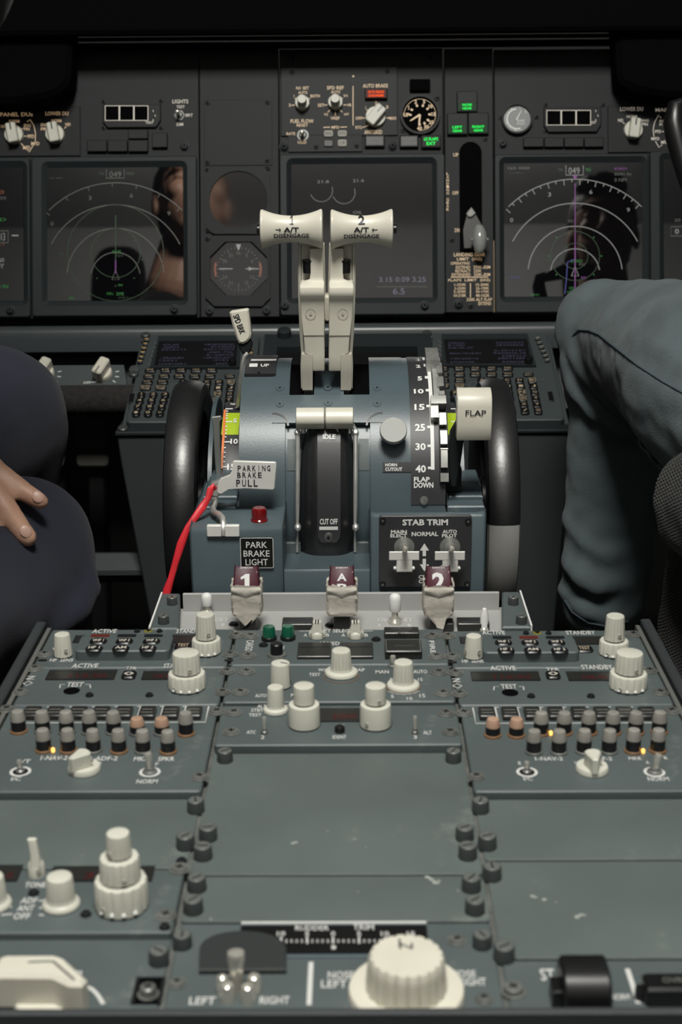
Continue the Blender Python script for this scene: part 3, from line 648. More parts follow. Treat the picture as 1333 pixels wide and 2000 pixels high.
mb.loft([[(u+a*k, v+b*k, z) for a, b in P] for P, z in ((rrect(2, -4, 20, 22, 4), .006), (rrect(0, -2, 17, 17, 4), .013), (rrect(-4, 0, 17, 12, 4), .0195))])
kn = part(th, 'tone_lever', mb, 'knob'); setscrew(th, u, v, .004, 16.5*k, -PI/2+.5, kn)
for p in ((351, 1698), (324, 1790)): screw(th, FC, *p, 17)
for p in ((66, 1745), (168, 1787), (355, 1683), (322, 1812)): screw(th, FC, *p, 9, m='dark', name='filler_screw')

# ---- bottom left flood light panel
th, mb = panel('flood_light_panel', 'dark grey light dimmer panel in the bottom left corner with a cream pointer knob', 'control panel', UL, 180, 1823, Y_END+.0006, -.0125, ZB)
mb.T(FC, 'PANEL', 92, 1897, 166, 1916, ZB)
a = [FC.hit(166+i*6, 1928+i*i*.95, ZB) for i in range(7)]; mb.stroke(a, .0018, ZB+.0003, 1)
mb.T(FC, 'o', -6, 1918, 10, 1930, ZB)
face(th, mb, 'panel')
u, v = FC.hit(85, 1962, ZB); k = FC.sc(85, 1962); mb = MB()
mb.lathe(u+.001, v-.002, [(.0125, ZB), (.0125, ZB+.003), (.0115, ZB+.0045)], 36)
P = [(u+a, v+b) for a, b in ((-.0195, -.0055), (-.0195, .0075), (-.0165, .0095), (.004, .0095), (.0085, .0075), (.021, -.0075), (.0195, -.0115), (.014, -.0115), (.006, -.006))]
mb.prism(P, ZB+.003, ZB+.0185, .0016, 0); mb.stroke([(u-.006, v+.0035), (u+.0045, v+.004), (u+.016, v-.009)], .0012, ZB+.0187, 1)
part(th, 'dimmer_knob', mb, ['cream', 'screw'])
stud(th, FC, 311, 1880, 20, ZB)
u, v, w_, h_ = pr(FC, 264, 1912, 316, 1962, ZB); mb = MB(); mb.box(u-w_/2, u+w_/2, v-h_/2, v+h_/2, ZB-.001, ZB+.0006, 0, 0); mb.stroke([(u-w_/2, v-h_/2), (u-w_/2, v+h_/2), (u+w_/2, v+h_/2), (u+w_/2, v-h_/2)], .0016, ZB+.0009, 1); sk = part(th, 'screw_recess', mb, ['matte', 'dark'])
screw(th, FC, 290, 1943, 17, ZB+.001, parent=sk, hh=.004)

# ---- rudder trim panel
th, mb = panel('rudder_trim_panel', 'grey rudder trim panel at the bottom with a scale, chrome switch and large knob', 'control panel', UC, 666, 1802, Y_END+.0006, -.0125, ZB)
for t, r in (('LEFT', (370, 1948, 421, 1963)), ('RIGHT', (508, 1947, 566, 1962)), ('NOSE', (641, 1898, 692, 1912)), ('LEFT', (628, 1915, 678, 1930)), ('NOSE', (880, 1896, 930, 1909)), ('RIGHT', (897, 1911, 950, 1926))): mb.T(FC, t, *r, ZB)
mb.stroke([FC.hit(608, 1880, ZB), FC.hit(604, 1964, ZB)], .0021, ZB+.0003, 1)
face(th, mb, 'panel')
n = ZB+.0012; u, v, w_, h_ = pr(FC, 468, 1804, 836, 1862, n); mb = MB()
mb.box(u-w_/2, u+w_/2, v-h_/2-.0015, v+h_/2+.0015, ZB, n-.0002, .0004, 2)
mb.box(u-w_/2, u+w_/2, v-h_/2, v+h_/2-.001, n-.0006, n, 0, 0); mb.box(u-w_/2, u+w_/2, v+h_/2, v+h_/2+.0014, ZB, n+.0004, 0, 1)
mb.T(FC, 'RUDDER', 577, 1808, 643, 1818, n); mb.T(FC, 'TRIM', 690, 1806, 731, 1817, n)
for i in range(-10, 16):
    x = 651+i*10.15; long = i % 5 == 0
    mb.stroke([FC.hit(x, 1842 if not long else 1844, n), FC.hit(x, 1836 if not long else 1831, n)], .0006 if not long else .0009, n+.0003, 1)
    if long: mb.T(FC, str(abs(i)), x-(8 if abs(i) > 5 else 4), 1820, x+(8 if abs(i) > 5 else 4), 1829, n)
u2, v2 = FC.hit(652, 1852, n); mb.box(u2-.001, u2+.001, v2-.001, v2+.001, n, n+.0006, 0, 1)
part(th, 'trim_scale', mb, ['black', 'stencil', 'stand'])
P = []
for i in range(21):
    a = PI*i/20; P.append(FC.hit(475+85*math.cos(a), 1866-40*math.sin(a)**.8, ZB+.0002))
P += [FC.hit(389, 1904, ZB), FC.hit(560, 1903, ZB)]
mb = MB(); mb.prism(P, ZB, ZB+.0026, .0004, 0); part(th, 'switch_guard_plate', mb, 'guardp')
u, v = FC.hit(462, 1944, ZB); mb = MB()
for du, dv, r in ((-.0035, -.003, .0036), (.0052, -.004, .0034), (.0075, .003, .0034), (-.006, .0025, .0030)): mb.lathe(u+du, v+dv, [(r, ZB), (r, ZB+.0045), (r*.75, ZB+.0075), (r*.3, ZB+.0085)], 16)
nuts = part(th, 'switch_bushing', mb, 'chrome')
h = FC.up(463, 1936, 1861, ZB); vv = FC.hit(463, 1936, ZB)[1]; mb = MB()
mb.tube([(u, vv, ZB), (u, vv+.001, ZB+(h-ZB)*.5), (u, vv+.0012, ZB+(h-ZB)*.86), (u, vv+.0014, ZB+(h-ZB)*.96), (u, vv+.0014, h)], [.0024, .0031, .0040, .0036, .0014], 16); part(th, 'aileron_trim_switch', mb, 'chrome', nuts)
u, v = FC.hit(794, 1946, ZB); k = FC.sc(794, 1946, ZB); h = FC.up(794, 1946, 1866, ZB); mb = MB()
mb.lathe(u, v, [(114*k, ZB), (114*k, ZB+.003), (111*k, ZB+.0045)], 48)
kb = part(th, 'rudder_trim_knob', mb, 'cream')
mb = MB(); mb.lathe(u, v, [(80*k, ZB+.0042), (79*k, ZB+.008), (76*k, h-.0045), (74.5*k, h-.002), (70*k, h)], 120, (20, .09)); mb.stroke([(u-.0026, v+64*k-.002), (u-.0026, v+64*k-.008)], .001, h+.0003, 1)
mb.text('N', u, v+64*k-.0075, .006, .0045, h+.0003, 1)
part(th, 'knob_grip', mb, ['cream', 'screw'], kb)
stud(th, FC, 357, 1848, 19, ZB); stud(th, FC, 942, 1848, 19, ZB)
for p in ((346, 1922), (893, 1838), (946, 1953)): screw(th, FC, *p, 15, ZB)

# ---- bottom right panel
th, mb = panel('stabilizer_trim_panel', 'grey switch panel in the bottom right corner with a black guarded switch', 'control panel', UR, 1130, 1874, Y_END+.0006, -.0125, ZB)
mb.T(FC, 'STAB', 1056, 1893, 1118, 1916, ZB); mb.T(FC, 'NORM', 1194, 1942, 1231, 1954, ZB)
mb.stroke([FC.hit(1226, 1893, ZB), FC.hit(1248, 1961, ZB)], .0021, ZB+.0003, 1)
face(th, mb, 'panel')
u, v = FC.hit(1142, 1952, ZB); k = FC.sc(1142, 1952, ZB); mb = MB(); h = .0165
side = [(-.0125, 0), (-.0125, .008), (-.0095, .0135), (-.004, h), (.008, h), (.0115, .012), (.0115, 0)]
def sidep(x, d): return [(x, v+a, ZB+b) for a, b in inset(side, -d)] if d else [(x, v+a, ZB+b) for a, b in side]
mb.loft([sidep(u-.0105, .0012), sidep(u-.0093, 0), sidep(u+.0085, 0), sidep(u+.0097, .0012)])
mb.box(u-.0145, u-.0105, v-.007, v+.004, ZB, ZB+.009, .0006); mb.tube([(u-.0135, v-.003, ZB+.006), (u+.0105, v-.003, ZB+.006)], .0018, 8)
part(th, 'switch_guard', mb, 'black')
u, v = FC.hit(1320, 1950, ZB); mb = MB(); mb.rbox(u, v, .028, .012, ZB, ZB+.009, .002, .0012, 0); mb.lathe(u-.0145, v, [(.003, ZB), (.003, ZB+.005)], 14); mb.text('OVRD', u, v, .012, .004, ZB+.0092, 1)
part(th, 'override_light', mb, ['black', 'screw'])
screw(th, FC, 1003, 1938, 20, ZB, hh=.003)

# ---- engine fire panel in its tray
ZT = -.0135
th = thing('fire_protection_panel', 'light grey recessed fire panel tray behind the radio panels', 'control panel', FC, 0, .962, ZT)
mb = MB(); v0 = .9275; v1 = .9925
mb.box(-.1335, .1335, v0, v1+.006, ZT-.003, ZT, 0, 0)
mb.box(-.118, .118, v1, v1+.003, ZT, .0005, .0004, 0)
for t, r in (('OVHT DET', (738, 1208, 806, 1215)), ('DET', (421, 1208, 446, 1214)), ('B', (433, 1218, 439, 1224)), ('A', (738, 1219, 745, 1225)), ('B', (797, 1219, 804, 1225)), ('ENGINES', (872, 1222, 918, 1229))): mb.T(FC, t, *r, ZT)
part(th, 'faceplate', mb, ['trayw', 'stencil'])
for s in (-1, 1):
    mb = MB(); P = [(s*.1335, v0), (s*.1335, v1+.005), (s*.1205, v1+.005), (s*.1135, v0)]
    mb.prism(P, ZT, -.0006, .0012, 0); e = s*.1335
    mb.box(min(e, e+s*.0012), max(e, e+s*.0012), v0, v1+.005, -.03, .0004, 0, 1)
    part(th, 'side_rail', mb, ['panel', 'white'])
for p in ((337, 1180, 10.5), (320, 1217, 11), (1003, 1180, 10.5), (1019, 1217, 11)): stud(th, FC, *p, -.0006)
for x, y, ty, r, m_ in ((405, 1200, 1158, 10, 'white'), (772, 1218, 1159, 11, 'white'), (946, 1231, 1187, 8.5, 'white')):
    u, v = FC.hit(x, y, ZT); k = FC.sc(x, y, ZT); h = FC.up(x, y, ty, ZT); hb = ZT+(h-ZT)*.42; rr = r*k; mb = MB()
    mb.lathe(u, v, [(rr*1.2, ZT), (rr*1.2, ZT+.002), (rr*.62, ZT+.004), (rr*.55, hb)], 18, mi=1)
    if r > 9: mb.lathe(u, v, [(rr*.9, hb), (rr*1.05, hb+.001), (rr*1.05, h-rr*.9), (rr*.9, h-rr*.4), (rr*.55, h-rr*.1), (rr*.1, h)], 22)
    else: mb.lathe(u, v, [(rr*.95, hb-.006), (rr*.95, h-.005), (rr*.6, h-.002), (rr*.5, h-.0008), (rr*.1, h)], 18)
    part(th, 'test_switch', mb, ['white', 'chrome'])
for r in ((552, 1203, 612, 1229), (862, 1205, 886, 1228), (893, 1203, 955, 1228)):
    n = ZT+.006; u, v, w_, h_ = pr(FC, r[0], r[1], r[2], r[3]-12, n); mb = MB()
    mb.rbox(u, v-.002, w_, h_, ZT, n, .0008, .0005, 0); mb.stroke([(u-w_/2, v-.002-h_*.3), (u+w_/2, v-.002-h_*.3)], .0006, n+.0002, 1); part(th, 'fault_light', mb, ['smoke', 'screw'])
for p in ((457, 1220), (645, 1222)): screw(th, FC, *p, 8, ZT, m='dark', name='filler_screw')

def fire_handle(px, txt, label):
    Yh = .949; fq = Fr((0, Yh, 0), 90)
    uc, zt = fq.hit(px, 1117.5); _, zm = fq.hit(px, 1151); _, zb = fq.hit(px, 1200); wd = 55*fq.sc(px, 1150)
    th = thing('fire_pull_switch', label, 'fire handle', FC, uc, Yh+.006, ZT, 'engine fire handles')
    z1 = fq.hit(px, 1203)[1]; sd = [(Yh, z1+.003), (Yh, zm-.006), (Yh+.0008, zm-.003), (Yh+.0085, zt-.0008), (Yh+.0105, zt+.0006), (Yh+.0135, zt-.0006), (Yh+.015, zt-.004), (Yh+.015, z1+.003)]
    def rg(x, d): return [(x, a, b) for a, b in (inset(sd, d) if d else sd)]
    mb = MB(); h = wd/2
    n_sd = len(sd); mb.loft([rg(uc-h, .0016), rg(uc-h+.0005, .0005), rg(uc-h+.0016, 0), rg(uc+h-.0016, 0), rg(uc+h-.0005, .0005), rg(uc+h, .0016)])
    tp = lambda z: 1-.16*max(0, min(1, (z-zm+.006)/(zt-zm+.006)))
    mb.v = [(uc+(x-uc)*tp(z), y, z) for x, y, z in mb.v]
    g = part(th, 'grip', mb, 'maroon', label='maroon grip with a white character')
    # number on the sloping top
    A = Vector((uc, Yh+.0008, zm-.003)); B = Vector((uc, Yh+.0085, zt-.0008)); d = (B-A); L = d.length; d.normalize(); nn = Vector((0, -d.z, d.y))
    R4 = Matrix(((1, d.x, nn.x, A.x), (0, d.y, nn.y, A.y), (0, d.z, nn.z, A.z), (0, 0, 0, 1)))
    mb = MB(R4)
    if txt == '1': mb.quad([(-wd*.06, L*.05), (wd*.11, L*.05), (wd*.11, L*.80), (-wd*.02, L*.80), (-wd*.20, L*.66), (-wd*.20, L*.56), (-wd*.06, L*.62)], .0002, 0)
    elif len(txt) == 1: mb.text(txt, 0, L*.46, wd*.46, L*.80, .0002, 0, bold=.035)
    else: mb.text('A', 0, L*.66, wd*.34, L*.32, .0002, 0, bold=.03); mb.text('P', 0, L*.22, wd*.34, L*.32, .0002, 0, bold=.03)
    mb.text('DISCH', 0, L*1.06, wd*.42, L*.07, .0003, 0); mb.text('L', -wd*.40, L*.88, .0012, .0014, .0002, 0); mb.text('R', wd*.40, L*.88, .0012, .0014, .0002, 0)
    part(th, 'number_marking', mb, 'white', g)
    # tape wound round the grip: creased sleeve, ragged rim, pointed tail
    mb = MB(); rings = []; NS = 48
    zt2 = fq.hit(px, 1143)[1]; z1 = fq.hit(px, 1203)[1]
    for j in range(13):
        f = j/12; ring = []
        for i in range(NS):
            a = 2*PI*i/NS; cx, sy = math.cos(a), math.sin(a)
            e = .22; X = math.copysign(abs(cx)**e, cx)*(wd/2+.0011); Yy = math.copysign(abs(sy)**e, sy)*.0092
            z = z1+(zt2-z1)*f
            if j == 12: z += .0022*noise.noise(Vector((i*.9, px, 0)))
            if j == 0 : z += -.009*max(0, 1-abs(X)/(wd*.42)) if sy < 0 and len(txt) == 1 else .001*noise.noise(Vector((i, 0, px)))
            q = 1+.05*noise.noise(Vector((X*300, z*420, px+Yy*200)))+(.05*f*f if True else 0)*noise.noise(Vector((i*.7, j*.9, px)))*2
            if j == 0: q *= .90
            ring.append((uc+X*q, Yh+.0074+Yy*q-(.0012*math.sin(f*9+px)*.3), z))
        rings.append(ring)
    # folded-over rim
    rings.append([(x+(uc-x)*.10, y+(Yh+.0074-y)*.10, z-.0012) for x, y, z in rings[-1]])
    mb.loft(rings, 0, False, False)
    # loose flap hanging at the front
    fz = zt2-.001; pts = []
    for j in range(5):
        for i in range(9):
            t = i/8-.5; x = uc+t*wd*1.04; s_ = j/4
            z = fz-.0078*s_*(1-.55*abs(t)*2)+.0006*noise.noise(Vector((i*.8, j, px)))
            pts.append((x, Yh-.0022-.0012*math.sin(s_*3)-.0005*noise.noise(Vector((i, j*2, px+4))), z))
    mb.add(pts, [(j*9+i, j*9+i+1, (j+1)*9+i+1, (j+1)*9+i) for j in range(4) for i in range(8)])
    if len(txt) == 1:
        zz = z1-.004; s_ = -1 if px < 600 else 1
        mb.add([(uc-.004, Yh-.001, zz+.003), (uc+.006, Yh-.0012, zz+.004), (uc+.0035*s_, Yh-.0022, zz-.0055), (uc-.001*s_, Yh-.0016, zz-.0045)], [(0, 1, 2, 3)])
    part(th, 'tape_wrap', mb, 'tape', label='crumpled masking tape wound round the grip', ang=28)
    mb = MB(); mb.rbox(uc, Yh+.0075, wd*.62, .012, ZT, z1+.004, .002); part(th, 'shank', mb, 'black')
fire_handle(480, '1', 'maroon fire handle marked 1, leftmost of the three, wrapped in masking tape')
fire_handle(668, 'APU', 'maroon fire handle with letters A P, middle of the three, wrapped in masking tape')
fire_handle(858, '2', 'maroon fire handle marked 2, rightmost of the three, wrapped in masking tape')
# ================================================================ CONTROL STAND (throttle quadrant)
class FCyl:
    """surface of a drum lying along x; coordinates (x, arc length up from the aft-facing line, height)"""
    def __init__(s, Y, Z, R): s.Y, s.Z, s.Rr = Y, Z, R
    def hit(s, px, py, n=0):
        d = ray(px, py); R = s.Rr+n; a = d.y*d.y+d.z*d.z; oy, oz = CAM.y-s.Y, CAM.z-s.Z
        b = oy*d.y+oz*d.z; c = oy*oy+oz*oz-R*R; q = b*b-a*c
        t = (-b-math.sqrt(max(q, 0)))/a
        y, z = oy+d.y*t, oz+d.z*t
        return (CAM.x+d.x*t, s.Rr*math.atan2(z, -y))
    def curl(s, mb):
        mb.v = [(x, s.Y-(s.Rr+n)*math.cos(a/s.Rr), s.Z+(s.Rr+n)*math.sin(a/s.Rr)) for x, a, n in mb.v]; return mb
    def p(s, x, a, n=0): return (x, s.Y-(s.Rr+n)*math.cos(a/s.Rr), s.Z+(s.Rr+n)*math.sin(a/s.Rr))
Q = FCyl(1.158, .041, .102)
def slab(mb, x0, x1, s0, s1, n0, n1, mi=0, seg=14, xs=None):
    rings = []
    for i in range(seg+1):
        f = i/seg; s_ = s0+(s1-s0)*f; a, b = (x0, x1) if xs is None else xs(f)
        rings.append([(a, s_, n0), (b, s_, n0), (b, s_, n1), (a, s_, n1)])
    mb.loft(rings, mi)
    return mb
def X(px, py): return Q.hit(px, py)[0]
def Sv(px, py, n=0): return Q.hit(px, py, n)[1]
st = thing('throttle_quadrant', 'grey curved throttle quadrant with placards between the two black trim wheels', 'throttle quadrant', FC, 0, 1.12, -.02)
def shell(x0, x1, R, name, a0=-30, a1=112, m='stand'):
    ring = []
    for i in range(40):
        a = rad(a0+(a1-a0)*i/39); ring.append((1.158-R*math.cos(a), .041+R*math.sin(a)))
    ring += [(1.27, .06), (1.27, -.03), (1.158-R*math.cos(rad(a0)), -.03)]
    mb = MB(); mb.loft([[(x, a, b) for a, b in (inset(ring, -d) if 0 else ring)] for x, d in ((x0, 1), (x1, 1))]); return part(st, name, mb, m, ang=25)
xl0, xl1 = X(467, 880), X(557, 880); xr0, xr1 = X(724, 880), X(869, 880)
shell(xl0, xl1, .102, 'left_cover'); shell(xr0, xr1, .102, 'right_cover')
shell(xl1-.001, xr0+.001, .0965, 'centre_channel', -32)
# worn strips each side of the centre cover
for a, b in ((561, 580), (701, 721)):
    mb = MB(); slab(mb, X(a, 880), X(b, 880), Sv(640, 918), Sv(640, 853), -.0054, -.0050, 0, 8); part(st, 'worn_decal', Q.curl(mb), 'decal')
# top plate with the lever slots
yb, ym, yt = Sv(660, 826), Sv(660, 772), Sv(660, 703)
mb = MB(); xa, xb = X(532, 800), X(790, 800)
slab(mb, xa, xb, yb, ym, -.004, .0006, 0, 8); slab(mb, xa, X(566, 760), ym, yt+.05, -.004, .0006, 0, 10); slab(mb, X(722, 760), xb, ym, yt+.05, -.004, .0006, 0, 10)
plate = part(st, 'top_plate', Q.curl(mb), 'stand', ang=25)
mb = MB(); slab(mb, X(566, 760), X(722, 760), ym-.004, yt+.05, -.020, -.0049, 0, 12)
slab(mb, X(614, 760), X(672, 760), ym, yt+.05, -.012, .0002, 1, 10)
part(st, 'lever_slot', Q.curl(mb), ['matte', 'stand'])
for px, py in ((547, 758), (547, 789), (737, 758), (737, 788), (641, 757), (641, 787)):
    x, s_ = Q.hit(px, py, .0006); mb = MB(); mb.lathe(x, s_, [(.0034, .0007), (.003, .0011)], 16, z=0); mb.stroke([(x-.0012, s_), (x+.0012, s_)], .0006, .0013, 1); mb.stroke([(x, s_-.0012), (x, s_+.0012)], .0006, .0013, 1)
    part(st, 'screw', Q.curl(mb), ['stand', 'black'])
# rounded lips where the side covers rise over the plate
for px0, px1, sgn in ((532, 560, -1), (718, 748, 1)):
    mb = MB(); pts = []
    for i in range(9):
        a = PI/2*i/8
        cx, cs = (X(px0, 828), Sv(640, 832)) if sgn < 0 else (X(px1, 828), Sv(640, 832))
        r = .0125; x = cx+(-sgn)*r*math.sin(a); pts.append((x, cs+r*.9*math.cos(a)))
    mb.stroke(pts, .0016, .0009, 0); part(st, 'seam_lip', Q.curl(mb), 'black')
# centre cover between the start levers, domed across
rows = [(826, 600, 682, .004), (838, 598, 685, .008), (850, 594, 688, .0105), (862, 590, 691, .0105), (885, 587, 693, .0108), (930, 585, 695, .011), (990, 584, 696, .012), (1050, 582.5, 697, .014), (1083, 582, 697, .018)]
mb = MB(); rings = []
for py, a, b, hh in rows:
    x0, s0 = Q.hit(a, py, 0); x1, _ = Q.hit(b, py, 0); ring = []
    for i in range(17):
        t = i/16*2-1; ring.append(((x0+x1)/2+(x1-x0)/2*t, s0, -.006+(hh+.006)*(1-abs(t)**3.2)))
    rings.append(ring)
mb.loft(rings, 0, False, False, closed=False); cc = part(st, 'centre_cover', Q.curl(mb), 'rubber', ang=50)
def covern(py):
    for (a, _, _, h0), (b, _, _, h1) in zip(rows, rows[1:]):
        if a <= py <= b: return h0+(h1-h0)*(py-a)/(b-a)
    return rows[-1][3]
mb = MB(); rings = []
for py in (832, 840, 852, 865, 890, 930, 970, 1010, 1040, 1052, 1057, 1059.5):
    n = covern(py)+.0006; wpx = 22.5-(0 if py < 1045 else (py-1045)**2/24); x0, s0 = Q.hit(643-wpx, py, n); x1, _ = Q.hit(643+wpx, py, n)
    rings.append([(x0, s0, n-.001), (x1, s0, n-.001), (x1, s0, n), (x0, s0, n)])
mb.loft(rings, 0)
for t, r in (('IDLE', (631, 848.5, 656, 858)), ('CUT OFF', (625, 1013, 660, 1024.5))):
    mb.T(Q, t, *r, covern((r[1]+r[3])/2)+.0009, bold=.03)
for r in ((625, 838, 661, 844.5), (624, 1028.5, 660.5, 1035)):
    n = covern((r[1]+r[3])/2)+.0010; a = Q.hit(r[0], r[1], n); b = Q.hit(r[2], r[3], n); mb.quad([(a[0], b[1]), (b[0], b[1]), (b[0], a[1]), (a[0], a[1])], n, 1)
for py in (829, 1050):
    n = covern(py)+.0012; x, s_ = Q.hit(642, py, n); mb.lathe(x, s_, [(.0034, n-.001), (.003, n+.0006), (.0012, n+.0007)], 16, mi=2); mb.disc(x, s_, .0013, n+.0009, 3)
part(st, 'idle_cutoff_placard', Q.curl(mb), ['placard', 'white', 'screw', 'black'], cc, ang=25)
# flap scale placard
mb = MB(); nn = .0008
xs0, xs1 = X(803, 900), X(869, 900)
slab(mb, xs0, xs1+.0005, Sv(836, 985), Sv(836, 690), -.001, nn, 0, 26)
slab(mb, X(748, 912), xs0+.001, Sv(776, 922), Sv(776, 903), -.0006, nn, 0, 3)
ft = lambda t, r: mb.T(Q, t, *r, nn, bold=.03)
for t, r in (('1', (813, 701, 819, 705)), ('2', (813, 713, 822, 718.5)), ('5', (816, 735.5, 825, 743.5)), ('10', (809, 760, 828, 769)), ('15', (810, 789.5, 830, 801)), ('25', (811, 828, 831, 842)), ('30', (812, 865.5, 832, 879.5)), ('40', (812, 908.5, 832.5, 923)), ('FLAP', (809, 931.5, 840, 941)), ('DOWN', (809, 942, 847, 953)), ('HORN', (753, 905, 776, 911)), ('CUTOUT', (753, 913, 786, 920))): ft(t, r)
la, lb = Sv(846, 917.5), Sv(834, 702); x0, x1 = X(842, 900), X(849, 900)
rings = []
slab(mb, x0, x1, la, lb, nn, nn+.0003, 1, 24)
for y in (703, 715.5, 739, 764, 794.5, 835, 871.5, 914): slab(mb, X(836, 900), x0+.001, Sv(840, y+2.3), Sv(840, y-2.3), nn, nn+.0003, 1, 2)
x, s_ = Q.hit(829, 978, nn); mb.lathe(x, s_, [(.0035, nn), (.003, nn+.0012), (.0012, nn+.0013)], 16, mi=2)
part(st, 'flap_scale', Q.curl(mb), ['placard', 'white', 'screw'], label='charcoal flap scale with white numbers and horn cutout tab', ang=25)
# speed brake UP placard
mb = MB(); x0, x1 = X(478, 735), X(539, 735)
slab(mb, x0, x1, Sv(510, 736), Sv(510, 698), -.0005, .003, 0, 8)
mb.T(Q, 'UP', 509.5, 711, 526, 716.5, .003, bold=.03)
a = Q.hit(488, 710.5, .003); b = Q.hit(503, 717, .003); mb.quad([(a[0], b[1]), (b[0], b[1]), (b[0], a[1]), (a[0], a[1])], .0033, 1)
a = Q.hit(491, 702, .003); b = Q.hit(540, 705, .003); mb.quad([(a[0], b[1]), (b[0], b[1]), (b[0], a[1]), (a[0], a[1])], .0033, 1)
x, s_ = Q.hit(506, 728, .003); mb.disc(x, s_, .0012, .0033, 2)
part(st, 'speed_brake_placard', Q.curl(mb), ['placard', 'white', 'black'], ang=25)
# horn cutout button
x, s_ = Q.hit(768, 853, 0); mb = MB(); Pb = Q.p(x, s_); nrm = Vector((0, -math.cos(s_/Q.Rr), math.sin(s_/Q.Rr)))
k = 27/FPX*1.09
R4 = Matrix.Translation(Pb) @ nrm.to_track_quat('Z', 'Y').to_matrix().to_4x4()
mb = MB(R4); mb.lathe(0, 0, [(k*.55, 0), (k*.55, .010), (k*.97, .0105), (k, .0115), (k, .0145), (k*.95, .0155)], 40)
part(st, 'horn_cutout_button', mb, 'hornp', label='round silver horn cutout button')
# lower housings
def qz(px, py, Y=YF): return Fr((0, Y, 0), 90).hit(px, py)
def hull(x0, x1, prof, name, m='stand', r=.0022):
    mb = MB(); mb.loft([[(x, a, b) for a, b in (inset(prof, d) if d else prof)] for x, d in ((x0, r), (x0+r*.3, r*.3), (x0+r, 0), (x1-r, 0), (x1-r*.3, r*.3), (x1, r))]); return part(st, name, mb, m, ang=40)
zl = qz(500, 1033)[1]; x0 = qz(374, 1100)[0]; x1 = qz(555, 1100)[0]
hull(x0, x1, [(YF, -.02), (YF, zl-.004), (YF+.0012, zl-.001), (YF+.004, zl), (1.12, zl+.001), (1.12, -.02)], 'left_base', r=.003)
zs = qz(640, 1113)[1]; hull(x1-.002, qz(724, 1100)[0]+.002, [(YF-.0005, -.02), (YF-.0005, zs-.002), (YF+.001, zs), (1.09, zs-.007), (1.09, -.02)], 'centre_shelf', r=.0005)
zr = qz(830, 1003)[1]; x0r, x1r = qz(723, 1080)[0], qz(947, 1100)[0]
hull(x0r, x1r, [(YF-.001, -.02), (YF-.001, zr-.003), (YF+.001, zr-.0006), (YF+.003, zr), (1.057, zr-.0165), (1.12, zr-.018), (1.12, -.02)], 'right_base', r=.003)
# dusty ends of the shelf
for a, b in ((554, 583), (694, 722)):
    u0, u1 = qz(a, 1100)[0], qz(b, 1100)[0]; mb = MB(); mb.box(u0, u1, 1.052, 1.056, zs-.006, zs+.005, .0005); part(st, 'channel_end', mb, 'decal')
# park brake light and its placard
u, v = FC.hit(507, 1017, zl); mb = MB(); k = FC.sc(507, 1017, zl); mb.lathe(u, v, [(17*k, zl), (17*k, zl+.0012), (15.2*k, zl+.002), (15.2*k, zl+.0072), (14*k, zl+.0095), (11*k, zl+.0104)], 28)
part(st, 'park_brake_lamp', mb, 'red', label='small red lens lamp')
mb = MB(); u, v, w_, h_ = pr(FQ, 470, 1050, 534.5, 1109, .001); cv = lambda m_: m_
mb.rbox(u, v, w_, h_, 0, .0016, .001, .0003, 0)
mb.stroke(rrect(u, v, w_*.985, h_*.985, .001), .0004, .0018, 1, True)
for t, r in (('PARK', (481, 1058, 522, 1070)), ('BRAKE', (476, 1075, 527, 1087)), ('LIGHT', (480, 1091.5, 523.5, 1104))): mb.T(FQ, t, *r, .0016, bold=.004)
mb.v = [tuple(FQ.w(*p)) for p in mb.v]
part(st, 'park_brake_placard', mb, ['black', 'white'], label='black PARK BRAKE LIGHT plate')
# stab trim switch plate
mb = MB(); n = .0036; u, v, w_, h_ = pr(FQ, 741, 1008, 921, 1147.5, n); mb.rbox(u, v, w_, h_, .0008, n, .002, .0005, 0)
for t, r in (('STAB TRIM', (786.5, 1014, 875.5, 1026)), ('MAIN', (764, 1035, 795, 1042)), ('ELECT', (763, 1042.5, 795.5, 1049.5)), ('NORMAL', (804.5, 1038.5, 856.5, 1047)), ('AUTO', (865, 1034.5, 893, 1041.5)), ('PILOT', (864, 1042.5, 893, 1049.5)), ('CUT', (818, 1123, 843, 1130.5)), ('OUT', (818, 1131.5, 845, 1139))): mb.T(FQ, t, *r, n, bold=.03)
for y0, y1, y2 in ((1061, 1075, 1086), (1116, 1102, 1091)):
    P = [FQ.hit(*p, n) for p in ((829.5, y0), (838.5, y1), (832.5, y1), (832.5, y2), (826, y2), (826, y1), (820.5, y1))]; mb.quad(P, n+.0003, 1)
for px, py in ((748, 1016.5), (915, 1018), (748, 1141), (913, 1141)):
    a, b = FQ.hit(px, py, n); mb.lathe(a, b, [(.0024, n), (.0022, n+.001), (.001, n+.0012)], 14, mi=2); mb.disc(a, b, .0009, n+.0014, 3)
mb.v = [tuple(FQ.w(*p)) for p in mb.v]
sp = part(st, 'stab_trim_plate', mb, ['placard', 'white', 'black', 'screw'], label='charcoal STAB TRIM switch plate')
